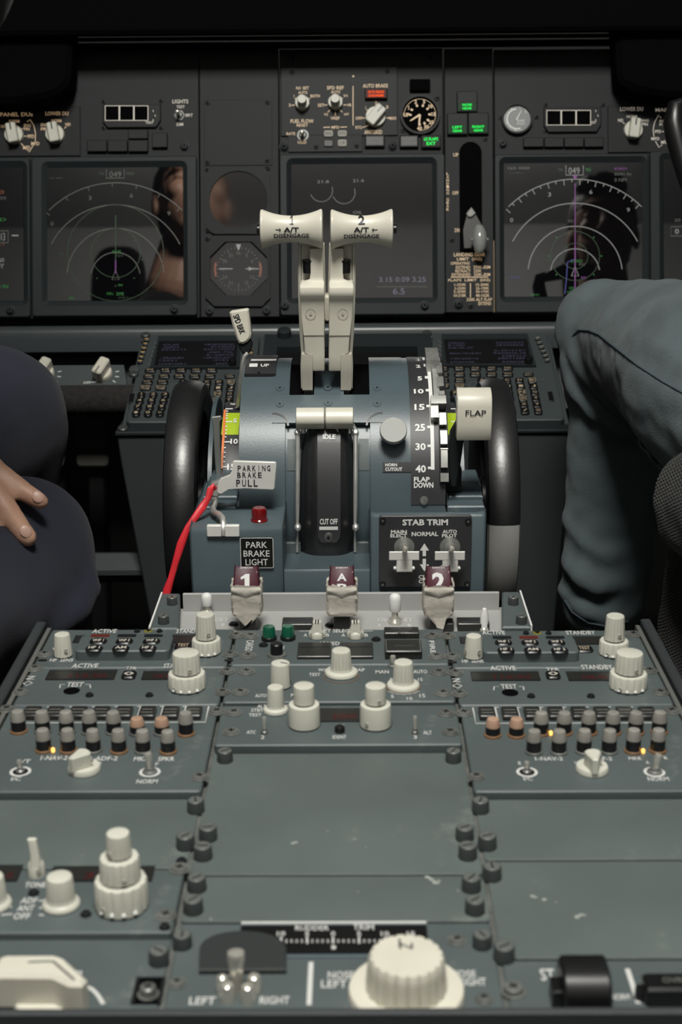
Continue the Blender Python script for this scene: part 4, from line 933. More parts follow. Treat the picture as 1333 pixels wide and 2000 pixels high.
for cx, y0 in ((790, 1068), (879.5, 1068)):
    u, v = FQ.hit(cx, y0, n); k = FQ.sc(cx, y0, n); mb = MB()
    mb.lathe(u, v, [(20*k, n), (20*k, n+.0010), (16.5*k, n+.0010), (16.5*k, n+.0022), (12.5*k, n+.0022), (12*k, n+.0048), (8*k, n+.0054)], 28, mi=1)
    mb.tube([(u, v, n+.004), (u, v+.002, n+.010), (u+.0001, v+.004, n+.0165), (u+.0001, v+.0045, n+.0185), (u, v+.0048, n+.0195)], [4*k, 4.6*k, 6.5*k, 5.5*k, 2*k], 16)
    mb.v = [tuple(FQ.w(*p)) for p in mb.v]; part(st, 'cutout_switch', mb, ['chrome', 'rail'], sp)
    g = n+.0095; mb = MB()
    def bx(ax, ay, bx_, by_, z0, z1, ch=.0004):
        p0 = FQ.hit(ax, by_, g); p1 = FQ.hit(bx_, ay, g); mb.box(p0[0], p1[0], p0[1], p1[1], z0, z1, ch)
    bx(cx-29.5, 1077.5, cx+29.5, 1094.5, g-.001, g); bx(cx-15, 1093.5, cx+16, 1117, g-.0012, g-.0002); bx(cx-15, 1112, cx+16, 1118, n, g-.0004)
    for sx in (-18, 18):
        a, b = FQ.hit(cx+sx, 1111, g); mb.lathe(a, b, [(.0011, g-.004), (.0013, g-.001), (.0006, g)], 10)
    mb.v = [tuple(FQ.w(*p)) for p in mb.v]; part(st, 'switch_guard', mb, 'alu', sp)
# trim indicator scales (on the smaller drum under each wheel)
T_ = FCyl(1.205, .007, .0886)
def trim_scale(sgn):
    mir = (lambda p: p) if sgn < 0 else (lambda p: 1336-p)
    mb = MB(); rings = []
    ys = [786, 792, 800, 812, 830, 850, 880, 910, 935, 960]
    for i, py in enumerate(ys):
        f = (py-786)/174; a = mir(440-8*f); b = mir(471-6*f); a, b = min(a, b), max(a, b)
        x0, s0 = T_.hit(a, py); x1, s1 = T_.hit(b, py)
        rings.append([(x0, s0, -.004), (x1, s0, -.004), (x1, s0, 0), (x0, s0, 0)])
    mb.loft(rings, 0)
    n = .0003
    def q(a, y0, b, y1, mi, dn=0):
        g = T_.hit(mir(a), y0, n); h = T_.hit(mir(b), y1, n); rr = []
        for i in range(9):
            f = i/8; s_ = h[1]+(g[1]-h[1])*f; rr.append([(min(g[0], h[0]), s_, n+dn), (max(g[0], h[0]), s_, n+dn)])
        v = [p for r_ in rr for p in r_]; mb.add(v, [(2*i, 2*i+1, 2*i+3, 2*i+2) for i in range(8)], mi)
    q(437, 806.5, 466, 849, 2)
    for i, py in enumerate((799, 803.5, 808, 812.5, 817.5, 824, 833.5, 840, 847, 853.5, 863.5, 874.5, 884, 893, 902, 912)):
        q(441-7*(py-799)/113, py-1.1, (455 if i % 5 == 0 else 446)-7*(py-799)/113, py+1.1, 1, .0003)
    if sgn < 0:
        for t, r in (('0', (460, 794.5, 467, 799)), ('5', (456, 818, 463, 826)), ('10', (450.5, 857, 465, 867.5)), ('15', (444, 906, 460, 918)), ('APL', (432, 922, 446, 928)), ('NOSE', (451, 787.5, 470, 791.5))): mb.T(T_, t, *r, n+.0003, bold=.03)
    o = part(st, 'trim_scale', T_.curl(mb), ['placard', 'white', 'lime'], ang=25)
    mb = MB(); rr = []
    for i in range(13):
        py = 800+i*9.6; a = mir(439.5-6.8*i/12-2.2); b = mir(439.5-6.8*i/12+2.6); a, b = min(a, b), max(a, b)
        x0, s0 = T_.hit(a, py, .002); x1, _ = T_.hit(b, py, .002); rr.append([(x0, s0, .0012), (x1, s0, .0012), (x1, s0, .002), (x0, s0, .002)])
    mb.loft(rr); part(st, 'trim_pointer', T_.curl(mb), 'orange', label='orange trim pointer strip', ang=25)
trim_scale(-1); trim_scale(1)
# stepped brackets under the scales, side cheeks
for sgn in (-1, 1):
    mir = (lambda p: p) if sgn < 0 else (lambda p: 1336-p)
    xa, xb = sorted((qz(mir(391), 990, 1.06)[0], qz(mir(463), 990, 1.06)[0])); zz = zl if sgn < 0 else zr-.012
    mb = MB(); mb.box(xa, xb, 1.050, 1.13, zz-.01, zz+.003, .001); mb.box(xa+.002, xb, 1.066, 1.13, zz+.003, zz+.0065, .001); mb.box(xa+.004, xb, 1.082, 1.13, zz+.0065, zz+.0100, .001)
    part(st, 'side_step', mb, 'stand')
    mb = MB(); xa, xb = sorted((qz(mir(398), 900, 1.1)[0], qz(mir(431), 900, 1.1)[0]))
    P = []
    for i in range(13):
        a = rad(-25+i*10); P.append((1.205-.094*math.cos(a), .007+.094*math.sin(a)))
    P += [(1.24, .09), (1.24, -.03), (1.13, -.03)]
    mb.loft([[(x, a, b) for a, b in P] for x in (xa, xa+.0035)]); part(st, 'side_cheek', mb, 'stand')
# grey pointer arm beside the left scale
mb = MB(); fz = Fr((0, 1.118, 0), 90)
P = [fz.hit(*p) for p in ((415, 813), (432, 811), (435, 817), (430, 823), (431, 870), (434, 960), (425, 962), (420, 890), (416, 823), (413, 818))]
mb.prism(P, 0, .003, .0005); mb.v = [tuple(fz.w(*p)) for p in mb.v]; part(st, 'pointer_arm', mb, 'rail')
# flap detent gate
mb = MB(); G = Q
xg0, xg1 = X(860, 880)+.0115, X(860, 880)+.0195
def gx(py): return None
def blockp(pxa, pxb, ya, yb_, n0, n1, mi=0):
    a = Q.hit(pxa, (ya+yb_)/2, n1); b = Q.hit(pxb, (ya+yb_)/2, n1); slab(mb, a[0], b[0], Sv(pxa, yb_, n1), Sv(pxa, ya, n1), n0, n1, mi, 4)
slab(mb, X(858, 880), X(876, 880), Sv(860, 945), Sv(850, 690), -.008, .002, 1, 24)
for a, b, ya, yb_ in ((852, 860, 698, 706), (853, 864, 708, 728), (854, 867, 735, 754), (857, 869, 763, 771), (859, 872, 806, 829), (861, 874, 841, 867), (861, 878, 875, 877.5), (862, 875, 879, 913), (861, 877, 924, 941)): blockp(a, b, ya, yb_, -.006, .0065)
blockp(842, 872, 772, 788, -.004, .011); blockp(842, 857, 788, 815, -.004, .009)
blockp(832, 857, 679, 703, -.006, .012); blockp(846, 857, 703, 772, -.006, .004, 2)
part(st, 'flap_detent_gate', Q.curl(mb), ['gatem', 'dark', 'steel'], label='steel detent gate of the flap lever', ang=25)
# dark window beside the gate
mb = MB(); fz = Fr((0, 1.075, 0), 90); u, v, w_, h_ = pr(fz, 868, 915, 902, 960, 0); mb.rbox(u, v, w_, h_, -.01, .001, .001, .0003); mb.v = [tuple(fz.w(*p)) for p in mb.v]; part(st, 'gate_foot', mb, 'dark')
# brake bracket with bent rod (parking brake linkage)
mb = MB(); fz = Fr((0, YF-.0015, 0), 90)
for a, b in ((404.5, 433), (439.5, 468)):
    u, v, w_, h_ = pr(fz, a, 1026, b, 1047.5, 0); mb.rbox(u, v, w_, h_, -.003, .0012, .0008, .0004)
mb.v = [tuple(fz.w(*p)) for p in mb.v]; part(st, 'rod_bracket', mb, 'alu')

# ---- thrust levers
FL = Fr(Q.p(0, Sv(640, 772), -.004), 94)
ZOFF = -.012
def lever_px(side): return (lambda p: p) if side < 0 else (lambda p: 1277-p)
def thrust(side, num, label, label2):
    mx = lever_px(side)
    o = FL.hit(mx(600), 772); th = thing('thrust_lever', label, 'thrust lever', FL, o[0], o[1], 0, 'thrust levers')
    def poly(pp, n=0): return [FL.hit(mx(a), b, n) for a, b in pp]
    mb = MB(); mb.prism(poly([(582, 470), (610, 470), (634, 480), (636, 560), (636, 600), (634, 650), (612, 690), (611, 730), (611, 762), (588, 762), (587, 720), (588, 690), (585, 650), (583, 600), (582, 545)]), -.013, -.0035, .0012, 0)
    stem = part(th, 'stem', mb, 'cream')
    mb = MB(); pts = [(588.5, 478), (588.5, 545), (590, 600), (592, 650), (594, 690), (594, 757)]
    mb.stroke([FL.hit(mx(a), b, -.0035) for a, b in pts], .0004, -.0033, 0); part(th, 'edge_line', mb, 'ink', stem)
    mb = MB(); mb.prism(poly([(594, 760), (611, 760), (611, 776), (594, 776)]), -.011, -.006, .0003, 0)
    for d in (599, 603, 607): mb.stroke([FL.hit(mx(d), 762, -.006), FL.hit(mx(d), 775, -.006)], .0006, -.0057, 1)
    part(th, 'foot', mb, ['rail', 'dark'], stem)
    # handle: waisted grip lying across
    x0, x1 = sorted((mx(508), mx(632))); yc = 447.5; zc_ = .0045
    cu, cv_ = FL.hit((x0+x1)/2, yc, zc_); k = FL.sc((x0+x1)/2, yc, zc_+.012); L = (x1-x0)/2*k
    mb = MB(); rings = []
    prof = [(-1, .72), (-.992, .90), (-.97, .965), (-.93, .985)]+[(t/10, .665+.30*abs(t/10)**2.0/.81) for t in range(-9, 10)]+[(.93, .985), (.97, .965), (.992, .90), (1, .72)]
    for t, r in prof:
        rr = min(r, .985)*39.5*k
        rings.append([(cu+t*L, cv_+rr*math.sin(a), zc_+rr*.80*math.cos(a)) for a in (2*PI*i/36 for i in range(36))])
    mb.loft(rings)
    sgn = -1
    def onh(px, py):      # depth of the grip's front face
        u, v = FL.hit(px, py, zc_+.018); t = abs((u-cu)/L); rr = (.665+.30*t*t/.81)*39.5*k; d = v-cv_
        return zc_+.80*math.sqrt(max(0, rr*rr-d*d))
    hd = part(th, 'handle', mb, 'cream')
    mb = MB()
    off = 0 if side < 0 else 0
    items = [(num, (563.5, 420.5, 576, 434.5) if num == '1' else (700, 420.5, 713, 434.5), .0)]
    if side < 0: items += [('A/T', (554.5, 443.5, 584, 453)), ('DISENGAGE', (535.5, 456, 604.5, 464.5))]
    else: items += [('A/T', (691, 443.5, 721, 453)), ('DISENGAGE', (672.5, 457, 741, 465.5))]
    for it in items:
        t, r = it[0], it[1]; n0 = onh((r[0]+r[2])/2, (r[1]+r[3])/2); k0 = len(mb.v); mb.T(FL, t, *r, n0, 0, bold=.022)
        for i in range(k0, len(mb.v)):
            u, v, z = mb.v[i]; tt = abs((u-cu)/L); rr = (.665+.30*tt*tt/.81)*39.5*k; d = v-cv_; mb.v[i] = (u, v, zc_+.80*math.sqrt(max(0, rr*rr-d*d))+.0006)
    a, b = ((537, 549), (548.5, 449)) if side < 0 else ((739, 449), (728, 449))
    ax, bx2 = (537, 548.5) if side < 0 else (738.5, 727.5)
    n0 = onh((ax+bx2)/2, 449)+.0006
    p, q_ = FL.hit(ax, 449, n0), FL.hit(bx2, 449, n0); dd = .0011*(1 if q_[0] > p[0] else -1)
    mb.stroke([p, q_], .0006, n0, 0); mb.stroke([(q_[0]-dd, q_[1]+.0011), q_, (q_[0]-dd, q_[1]-.0011)], .0006, n0, 0)
    part(th, 'marking', mb, 'ink', hd)
    e = -1 if side < 0 else 1; mb = MB(); mb.tube([(cu+e*L*.98, cv_, zc_), (cu+e*(L+.0022), cv_, zc_), (cu+e*(L+.0026), cv_, zc_)], [.0035, .0035, .0028], 16); part(th, 'disengage_button', mb, 'black', hd)
    a, b = FL.hit(mx(601), 519, -.001); mb = MB(); mb.tube([(a, b-.005, .0005), (a, b+.0035, .0005)], .0035, 14); mb.tube([(a, b+.0035, .0005), (a, b+.005, .0005)], .0040, 14); part(th, 'go_around_switch', mb, 'black')
    if side < 0:
        mb = MB(); a, b = FL.hit(639.5, 602, -.004); mb.loft([rrect(a, b, .0058, .021, .0028), ] and [[(p, q_, z) for p, q_ in rrect(a, b, w_, h_, .0024)] for w_, h_, z in ((.0052, .021, -.012), (.0052, .021, -.003), (.0036, .018, -.001))]); part(th, 'friction_cap', mb, 'cream')
    # reverse lever hinged in front
    o = FL.hit(mx(612), 600); rv = thing('reverse_thrust_lever', label2, 'reverse thrust lever', FL, o[0], o[1], 0, 'reverse thrust levers')
    rows_ = [(486, 605.5, 631.5, .003), (500, 605.5, 631.5, .003), (540, 606, 632, .003), (546, 605, 632.5, .0034), (549, 598, 633, .004), (552, 589, 633.5, .006), (556, 586.5, 633.5, .0085), (562, 586, 633.5, .0108), (570, 586, 633.5, .0118), (578, 586, 634, .0112), (586, 586.5, 634, .0088), (590, 587, 634, .0080), (620, 588.5, 634, .0072), (655, 592, 634.5, .0066), (657, 592.5, 634.5, .0058), (690, 596, 634.5, .0046), (694, 610, 634.5, .0046), (722, 610.5, 634.5, .0036), (724.5, 611, 634, .003)]
    mb = MB(); rings = []
    for py, a, b, n in rows_:
        p, q_ = FL.hit(mx(a), py, n), FL.hit(mx(b), py, n); xa_, xb_ = sorted((p[0], q_[0]))
        rings.append([(xa_, p[1], -.0034), (xb_, p[1], -.0034), (xb_, p[1], n-.0006), (xb_-.0006, p[1], n), (xa_+.0006, p[1], n), (xa_, p[1], n-.0006)])
    mb.loft(rings); bl = part(rv, 'blade', mb, 'cream', ang=30)
    # curved lower finger of the stem
    mb = MB(); rings = []
    for py, a, b, n in ((692, 590, 611, .0048), (710, 589.5, 610.5, .004), (730, 590, 611, .002), (748, 590.5, 611, -.0005), (762, 591, 611, -.0015)):
        p, q_ = FL.hit(mx(a), py, n), FL.hit(mx(b), py, n); xa_, xb_ = sorted((p[0], q_[0])); rings.append([(xa_, p[1], -.0034), (xb_, p[1], -.0034), (xb_, p[1], n), (xa_, p[1], n)])
    mb.loft(rings); part(rv, 'finger', mb, 'cream', bl)
    mb = MB(); u, v = FL.hit(mx(607), 613, .0074); mb.ring(u, v, .0036, .0041, .0078, 0, 24); mb.disc(u, v, .0012, .0078, 0); part(rv, 'rivet_mark', mb, 'creamshade', bl)
    return th
thrust(-1, '1', 'cream thrust lever with waisted grip marked 1 DISENGAGE, arrow pointing right', 'cream hinged reverse lever on the front of thrust lever 1')
thrust(1, '2', 'cream thrust lever with waisted grip marked 2 DISENGAGE, arrow pointing left', 'cream hinged reverse lever on the front of thrust lever 2')

# ---- start levers
def start(side, label):
    mx = lever_px(side) if side > 0 else (lambda p: p)
    mx = (lambda p: p) if side < 0 else (lambda p: 1272-p+3)
    N = .026; hx0, hx1 = (577.5, 634) if side < 0 else (635.5, 691)
    a = Q.hit((hx0+hx1)/2, 805, N)
    o = Q.p(Q.hit(582 if side < 0 else 695, 1000)[0], Sv(640, 1000)); th = thing('start_lever', label, 'engine start lever', FC, o[0], o[1], o[2], 'engine start levers')
    mb = MB(); p0, p1 = Q.hit(hx0, 805, N)[0], Q.hit(hx1, 805, N)[0]; s_ = Sv(640, 806, N); rings = []
    for x, q in ((p0, .86), (p0+.0006, 1), (p1-.0006, 1), (p1, .86)):
        rings.append([(x, s_+b*q, N-.010+c*q) for b, c in rrect(0, 0, .0125, .0165, .0052, 5)])
    mb.loft(rings); part(th, 'handle', Q.curl(mb), 'cream')
    mb = MB(); ex = 582 if side < 0 else 695
    path = [(ex+(1 if side < 0 else -1)*9, 825, .012), (ex+(1 if side < 0 else -1)*1, 838, .010), (ex, 850, .0085), (ex, 870, .0065), (ex, 930, .006), (ex-.5, 990, .006), (ex-1, 1030, .006), (ex-1, 1078, .008)]
    mb.tube([(Q.hit(a_, b_, n)[0], Q.hit(a_, b_, n)[1], n) for a_, b_, n in path], [.0016, .0016, .0020, .0018, .0018, .0017, .0012, .0012], 10)
    for py in (846, 1030): mb.lathe(Q.hit(ex, py, .008)[0], Q.hit(ex, py, .008)[1], [(.0020, .004), (.0027, .007), (.0025, .0105), (.0012, .0118)], 12)
    part(th, 'arm', Q.curl(mb), 'steel')
    mb = MB(); ix = ex+(11 if side < 0 else -11); mb.tube([(Q.hit(ix, 823, .011)[0], Q.hit(ix, 823, .011)[1], .009), (Q.hit(ix, 845, .009)[0], Q.hit(ix, 845, .009)[1], .007)], [.0022, .0018], 10); part(th, 'link', Q.curl(mb), 'steel')
start(-1, 'left cream engine start lever above the IDLE mark')
start(1, 'right cream engine start lever above the IDLE mark')

# ---- speed brake lever
fs = Fr((0, 1.165, 0), 84); o = fs.hit(474, 735)
th = thing('speed_brake_lever', 'cream speed brake lever with SPD BRK lettering at left of the thrust levers', 'lever', fs, o[0], o[1])
P = [fs.hit(*p) for p in ((449, 610), (452, 607), (482, 602.5), (486, 605), (488, 622), (492, 651), (490, 659), (484, 667), (476, 671), (468, 670), (463, 660), (455, 634))]
mb = MB(); mb.prism(P, -.010, .0045, .0016); hd = part(th, 'handle', mb, 'cream')
mb = MB(); u, v = fs.hit(467.5, 633, .0045); mb.text('SPD BRK', u, v, .0168, .0052, .0049, 0, rot=rad(-70)); part(th, 'marking', mb, 'ink', hd)
P = [fs.hit(*p) for p in ((465, 668), (489, 662), (493, 672), (490, 686), (483, 693), (473, 690), (468, 680))]
mb = MB(); mb.prism(P, -.009, .001, .001); part(th, 'neck', mb, 'dark')
mb = MB(); pts = [(484, 690, .001), (478, 696, .002), (474.5, 708, .002), (473, 724, .001), (471, 745, -.002), (468, 770, -.008), (465.5, 790, -.014)]
mb.tube([(*fs.hit(a, b, n), n) for a, b, n in pts], [.0018, .0018, .0018, .0022, .0026, .0026, .0026], 10); part(th, 'rod', mb, 'steel')

# ---- flap lever
ff = Fr((0, 1.055, 0), 90); o = ff.hit(890, 940)
th = thing('flap_lever', 'large cream flap lever with FLAP lettering at right of the flap scale', 'lever', ff, o[0], o[1])
xa, yb_ = ff.hit(893, 861.5, .012); xb, yt_ = ff.hit(963, 765, .012); mb = MB(); rings = []
prof = [(yb_, -.003), (yb_, .0102), (yb_+.0005, .0108), (yb_+.012, .0113), (yt_-.012, .0116), (yt_-.006, .0100), (yt_-.0022, .0055), (yt_, -.001), (yt_, -.003)]
for x, d in ((xa, .0007), (xa+.0002, .0002), (xa+.0008, 0), (xb-.0008, 0), (xb-.0002, .0002), (xb, .0007)): rings.append([(x, a, b) for a, b in (inset(prof, -d) if d else prof)])
mb.loft(rings); hd = part(th, 'handle', mb, 'cream', ang=50)
mb = MB(); mb.T(ff, 'FLAP', 910, 801, 950, 812, .0119, 0, bold=.005); part(th, 'marking', mb, 'ink', hd)
P = [ff.hit(*p, -.006) for p in ((897, 800), (893, 822), (880, 845), (876, 868), (877, 930), (881, 950), (892, 950), (900, 905), (905, 868), (912, 830))]
mb = MB(); mb.prism(P, -.012, -.004, .0012); part(th, 'arm', mb, 'dark')

# ---- parking brake lever with its silver tag
fb = Fr((0, 1.045, 0), 90); o = fb.hit(440, 960)
th = thing('parking_brake_lever', 'silver parking brake lever tag at left of the quadrant, lettered PARKING BRAKE PULL', 'lever', fb, o[0], o[1])
rings = []; mb = MB()
P = [fb.hit(*p, .006) for p in ((455, 902.5), (457.5, 900.5), (538, 903), (540, 906), (537, 954), (534, 957.5), (478, 955), (447, 957), (432, 966), (424, 963), (425, 948), (431, 935), (449, 928), (453, 921))]
mb.prism(P, .0035, .0058, .0006); tg = part(th, 'tag', mb, 'alu')
mb = MB()
for t, r in (('PARKING', (463, 909, 530, 920)), ('BRAKE', (462, 922.5, 513, 933)), ('PULL', (460, 936.5, 505.5, 950))):
    u, v, w_, h_ = pr(fb, *r, .0058); nL = len(t)
    for i, ch in enumerate(t):
        cw = w_/nL*.68; x = u-w_/2+w_*(i+.5)/nL; mb.text(ch, x, v, cw if ch != 'I' else cw*.16, h_, .0061, 0, bold=.01)
part(th, 'marking', mb, 'ink', tg)
mb = MB(); P = [fb.hit(*p, .003) for p in ((430, 936), (436, 950), (432, 966), (424, 972), (414, 968), (409, 955), (413, 945), (424, 940))]
mb.prism(P, -.004, .0036, .001); part(th, 'clevis', mb, 'steel')
mb = MB(); pts = [(420, 970, 0), (419.5, 982, .004), (416, 993, .012), (418, 1000, .019), (428, 1005, .028), (435, 1012, .034), (437, 1024, .0405), (437, 1036, .043), (436.5, 1045, .0430)]
mb.tube([(*fb.hit(a, b, n), n) for a, b, n in pts], .0024, 10); part(th, 'bent_rod', mb, 'steel')
# red strap tied to it
mb = MB(); pts = [(420, 955, 1.036), (415, 951, 1.033), (411.5, 957, 1.031), (407, 972, 1.03), (396, 990, 1.025), (380, 1012, 1.02), (367, 1030, 1.016), (354, 1062, 1.012), (344, 1095, 1.01), (335, 1128, 1.008), (327, 1152, 1.006), (321, 1185, 1.004), (317, 1220, 1.002)]
W_ = []
for a, b, Y in pts:
    u, v = Fr((0, Y, 0), 90).hit(a, b); W_.append(Vector((u, Y, v)))
rings = []
for i, p in enumerate(W_):
    t = (W_[min(i+1, len(W_)-1)]-W_[max(0, i-1)]).normalized(); s_ = t.cross(Vector((0, 1, 0))).normalized(); b = t.cross(s_); hw = .0022+.0009*math.sin(i*1.1)**2
    rings.append([tuple(p+s_*hw*math.cos(q)+b*.0012*math.sin(q)) for q in (2*PI*k/12 for k in range(12))])
mb.loft(rings); single('warning_strap', mb, 'redcord', 'red strap hanging from the parking brake lever down the left side', 'strap')

# ---- trim wheels
def wheel(sgn, label):
    xo, xi = (-.1462, -.1185) if sgn < 0 else (.1462, .1190)
    Yw, Zw, R = 1.205, .007, .108
    th = thing('trim_wheel', label, 'trim wheel', FC, (xo+xi)/2, Yw, Zw-R, 'stabilizer trim wheels')
    wd = abs(xo-xi); cx = (xo+xi)/2; mb = MB(); rings = []
    sec = [(-wd/2, R-.020), (-wd/2, R-.008), (-wd/2+.0015, R-.0035), (-wd/2+.006, R-.0008), (0, R), (wd/2-.006, R-.0008), (wd/2-.0015, R-.0035), (wd/2, R-.008), (wd/2, R-.020), (wd/2-.004, R-.026), (-wd/2+.004, R-.026)]
    seg = 96; v = []; f = []
    for i in range(seg):
        a = 2*PI*i/seg
        for x, r in sec: v.append((cx+x, Yw-r*math.cos(a), Zw+r*math.sin(a)))
    n = len(sec)
    for i in range(seg):
        for j in range(n): f.append((i*n+j, i*n+(j+1) % n, ((i+1) % seg)*n+(j+1) % n, ((i+1) % seg)*n+j))
    mb.add(v, f); rim = part(th, 'rim', mb, 'rubber')
    mb = MB(); M4 = Matrix.Translation((cx, Yw, Zw)) @ Matrix.Rotation(PI/2, 4, 'Y')
    mb.lathe(0, 0, [(.018, -.012), (.022, -.010), (.022, .010), (.018, .012)], 28, M4=M4); part(th, 'hub', mb, 'black')
    for k in range(5):
        a = rad(20+72*k); d = Vector((0, -math.cos(a), math.sin(a))); t = Vector((0, math.sin(a), math.cos(a))); mb = MB()
        p0 = Vector((cx, Yw, Zw))+d*.018; p1 = Vector((cx, Yw, Zw))+d*(R-.022)
        mb.loft([[tuple(p+Vector((sx*.005, 0, 0))+t*w_*q) for sx, q in ((-1, -1), (1, -1), (1, 1), (-1, 1))] for p, w_ in ((p0, .012), (p1, .009))]); part(th, 'spoke', mb, 'black')
    # painted white stripe across the tread
    if sgn > 0:
        mb = MB(); v = []; a0 = math.atan2(1, 1)
        cw = FCyl(Yw, Zw, R); s0, s1 = cw.hit(985, 1172, 0)[1], cw.hit(985, 1027, 0)[1]
        rr = []
        for i in range(15):
            s_ = s0+(s1-s0)*i/14; rr.append([(cx+x, s_, r-R+.0004) for x, r in sec[1:8]])
        vv = [p for r_ in rr for p in r_]; mb.add(vv, [(i*7+j, i*7+j+1, (i+1)*7+j+1, (i+1)*7+j) for i in range(14) for j in range(6)])
        part(th, 'painted_stripe', cw.curl(mb), 'stripe', rim, 'light grey painted stripe')
    return th
wheel(-1, 'black trim wheel on the left of the quadrant, beside the red strap')
wheel(1, 'black trim wheel on the right of the quadrant with a light grey stripe')
# ================================================================ MAIN INSTRUMENT PANEL
def ppoly(fr, P, n=0): return [fr.hit(a, b, n) for a, b in P]
def mpanel(name, label, x0, y0, x1, y1, m='mip', n1=0, n0=-.012, cut=None, mats=()):
    u, v, w_, h_ = pr(FM, x0, y0, x1, y1, n1); th = thing(name, label, 'instrument panel', FM, u, v, n0); mb = MB()
    mb.box(u-w_/2, u+w_/2, v-h_/2, v+h_/2, n0, n1, .0006, 0); return th, mb
def bolt(th, px, py, r=8.5, n=0, m='bezel'):
    u, v = FM.hit(px, py, n); k = r*FM.sc(px, py, n); mb = MB()
    mb.lathe(u, v, [(k*1.15, n), (k*1.1, n+.0012), (k*.82, n+.0014), (k*.78, n+.0045), (k*.6, n+.0052)], 22); mb.disc(u, v, k*.28, n+.0054, 1, 6); return part(th, 'bolt', mb, [m, 'matte'])
def sscrew(th, px, py, r=4.6, n=0, m='dark'):
    u, v = FM.hit(px, py, n); k = r*FM.sc(px, py, n); mb = MB()
    mb.lathe(u, v, [(k, n), (k*.9, n+.001), (k*.55, n+.0013)], 16); mb.disc(u, v, k*.4, n+.0016, 1, 6); return part(th, 'screw', mb, [m, 'matte'])
def lamp_box(name, label, cat, x0, y0, x1, y1, n=0, group=None, hgt=.006, m='dark', th=None):
    u, v, w_, h_ = pr(FM, x0, y0, x1, y1, n+hgt)
    mb = MB(); mb.rbox(u, v, w_, h_, n, n+hgt, .0012, .0008, 0); return mb, (u, v, w_, h_)
def mrect(mb, x0, y0, x1, y1, n, mi, wd=.0009):
    mb.stroke(ppoly(FM, [(x0, y0), (x1, y0), (x1, y1), (x0, y1)], n), wd, n+.0002, mi, True)

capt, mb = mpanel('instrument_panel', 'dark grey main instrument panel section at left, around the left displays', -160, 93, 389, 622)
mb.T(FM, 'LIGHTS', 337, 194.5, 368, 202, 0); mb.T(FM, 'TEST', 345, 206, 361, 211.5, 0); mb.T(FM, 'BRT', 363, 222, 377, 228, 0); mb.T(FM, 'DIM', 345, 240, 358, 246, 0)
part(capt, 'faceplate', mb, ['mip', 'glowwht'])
toggle(capt, FM, 351, 225, 349, 217, 4, n=0); bolt(capt, 361, 286)
u, v = FM.hit(351, 225); mb = MB(); mb.ring(u, v, .0052, .0066, .0006, 0, 6); part(capt, 'hex_nut', mb, 'screw')
for r in ((170, 273, 209, 296), (210, 273, 249, 296), (250, 273, 289, 296), (250, 252, 289, 271), (297, 259, 327, 288)):
    mb, _ = lamp_box('', '', '', *r); part(capt, 'warning_light', mb, 'dark')
for p in ((308, 120), (203, 199), (315, 197), (203, 250), (315, 250)): sscrew(capt, *p)

def clock(label, x0, y0, x1, y1, sq, px):
    n = .0005; u, v, w_, h_ = pr(FM, x0, y0, x1, y1, .004); th = thing('flap_warning_unit', label, 'annunciator', FM, u, v, n, 'triple black window units'); mb = MB()
    mb.prism([(u-w_/2, v+h_/2), (u+w_/2, v+h_/2), (u+w_/2, v-h_*.2), (u+w_*.42, v-h_/2), (u-w_*.42, v-h_/2), (u-w_/2, v-h_*.25)], 0, .0045, .0008, 0)
    mb.T(FM, 'TEST', px-8, 237, px+8, 242, .0045, 1)
    for k in range(3): mb.stroke(ppoly(FM, [(px+7+4*(k == 1), 215+9*k), (px+8+4*(k == 1), 219+9*k)], .0045), .0008, .0048, 1)
    part(th, 'housing', mb, ['dark', 'glowwht'])
    a, b, c, d = sq
    for k in range(3):
        s0 = a+(c-a)*k/3; s1 = a+(c-a)*(k+1)/3; mb = MB(); uu, vv, ww, hh = pr(FM, s0+1, b+1, s1-1, d-1, .005)
        mb.rbox(uu, vv, ww, hh, .004, .0052, 0, 0, 0); mrect(mb, s0+.7, b+.7, s1-.7, d-.7, .0053, 1, .0012); part(th, 'window', mb, ['matte', 'glowwht'])
clock('black unit with three square white-framed windows, on the left panel', 201, 204, 314, 249, (205, 206, 290, 236), 292)
clock('black unit with three square white-framed windows, on the right panel', 1063, 210, 1175, 258, (1068, 215, 1155, 245), 1157)

def selector(th, px, py, r, ang, n=0, name='selector_knob', bar=True):
    """skirted selector with a raised pointer bar"""
    u, v = FM.hit(px, py, n); k = r*FM.sc(px, py, n); mb = MB()
    mb.lathe(u, v, [(k, n), (k, n+.004), (k*.93, n+.0055)], 36)
    c, d = math.cos(ang), math.sin(ang)
    P = [(u+a*c-b*d, v+a*d+b*c) for a, b in rrect(0, 0, k*2.05, k*1.05, k*.18)]
    mb.prism(P, n+.005, n+.016, .001, 0)
    mb.stroke([(u+c*k*.25, v+d*k*.25), (u+c*k*.98, v+d*k*.98)], .0016, n+.0163, 1); return part(th, name, mb, ['knob', 'black'])
pl, mb = mpanel('display_selector_panel', 'black plate with LOWER DU selector knob at far left, under the dark overhang', -70, 209, 157, 305, 'dark', .0022, 0)
n = .0022
for t, r in (('MAIN PANEL DUs', (-35, 220, 64, 227.5)), ('LOWER DU', (89, 218, 134, 225.5)), ('NORM', (101, 233, 120, 239)), ('ENG', (80, 241, 93, 247)), ('PRI', (80, 249, 93, 255)), ('ND', (128, 240, 138, 246)), ('NORM', (18, 234, 38, 240)), ('ENG', (47, 242, 60, 248)), ('PRI', (47, 249, 58, 255)), ('PFD', (54, 263, 67, 270)), ('MFD', (45, 285, 59, 292)), ('MFD', (61, 277, 77, 284)), ('ND', (2, 244, 10, 250))): mb.T(FM, t, *r, n)
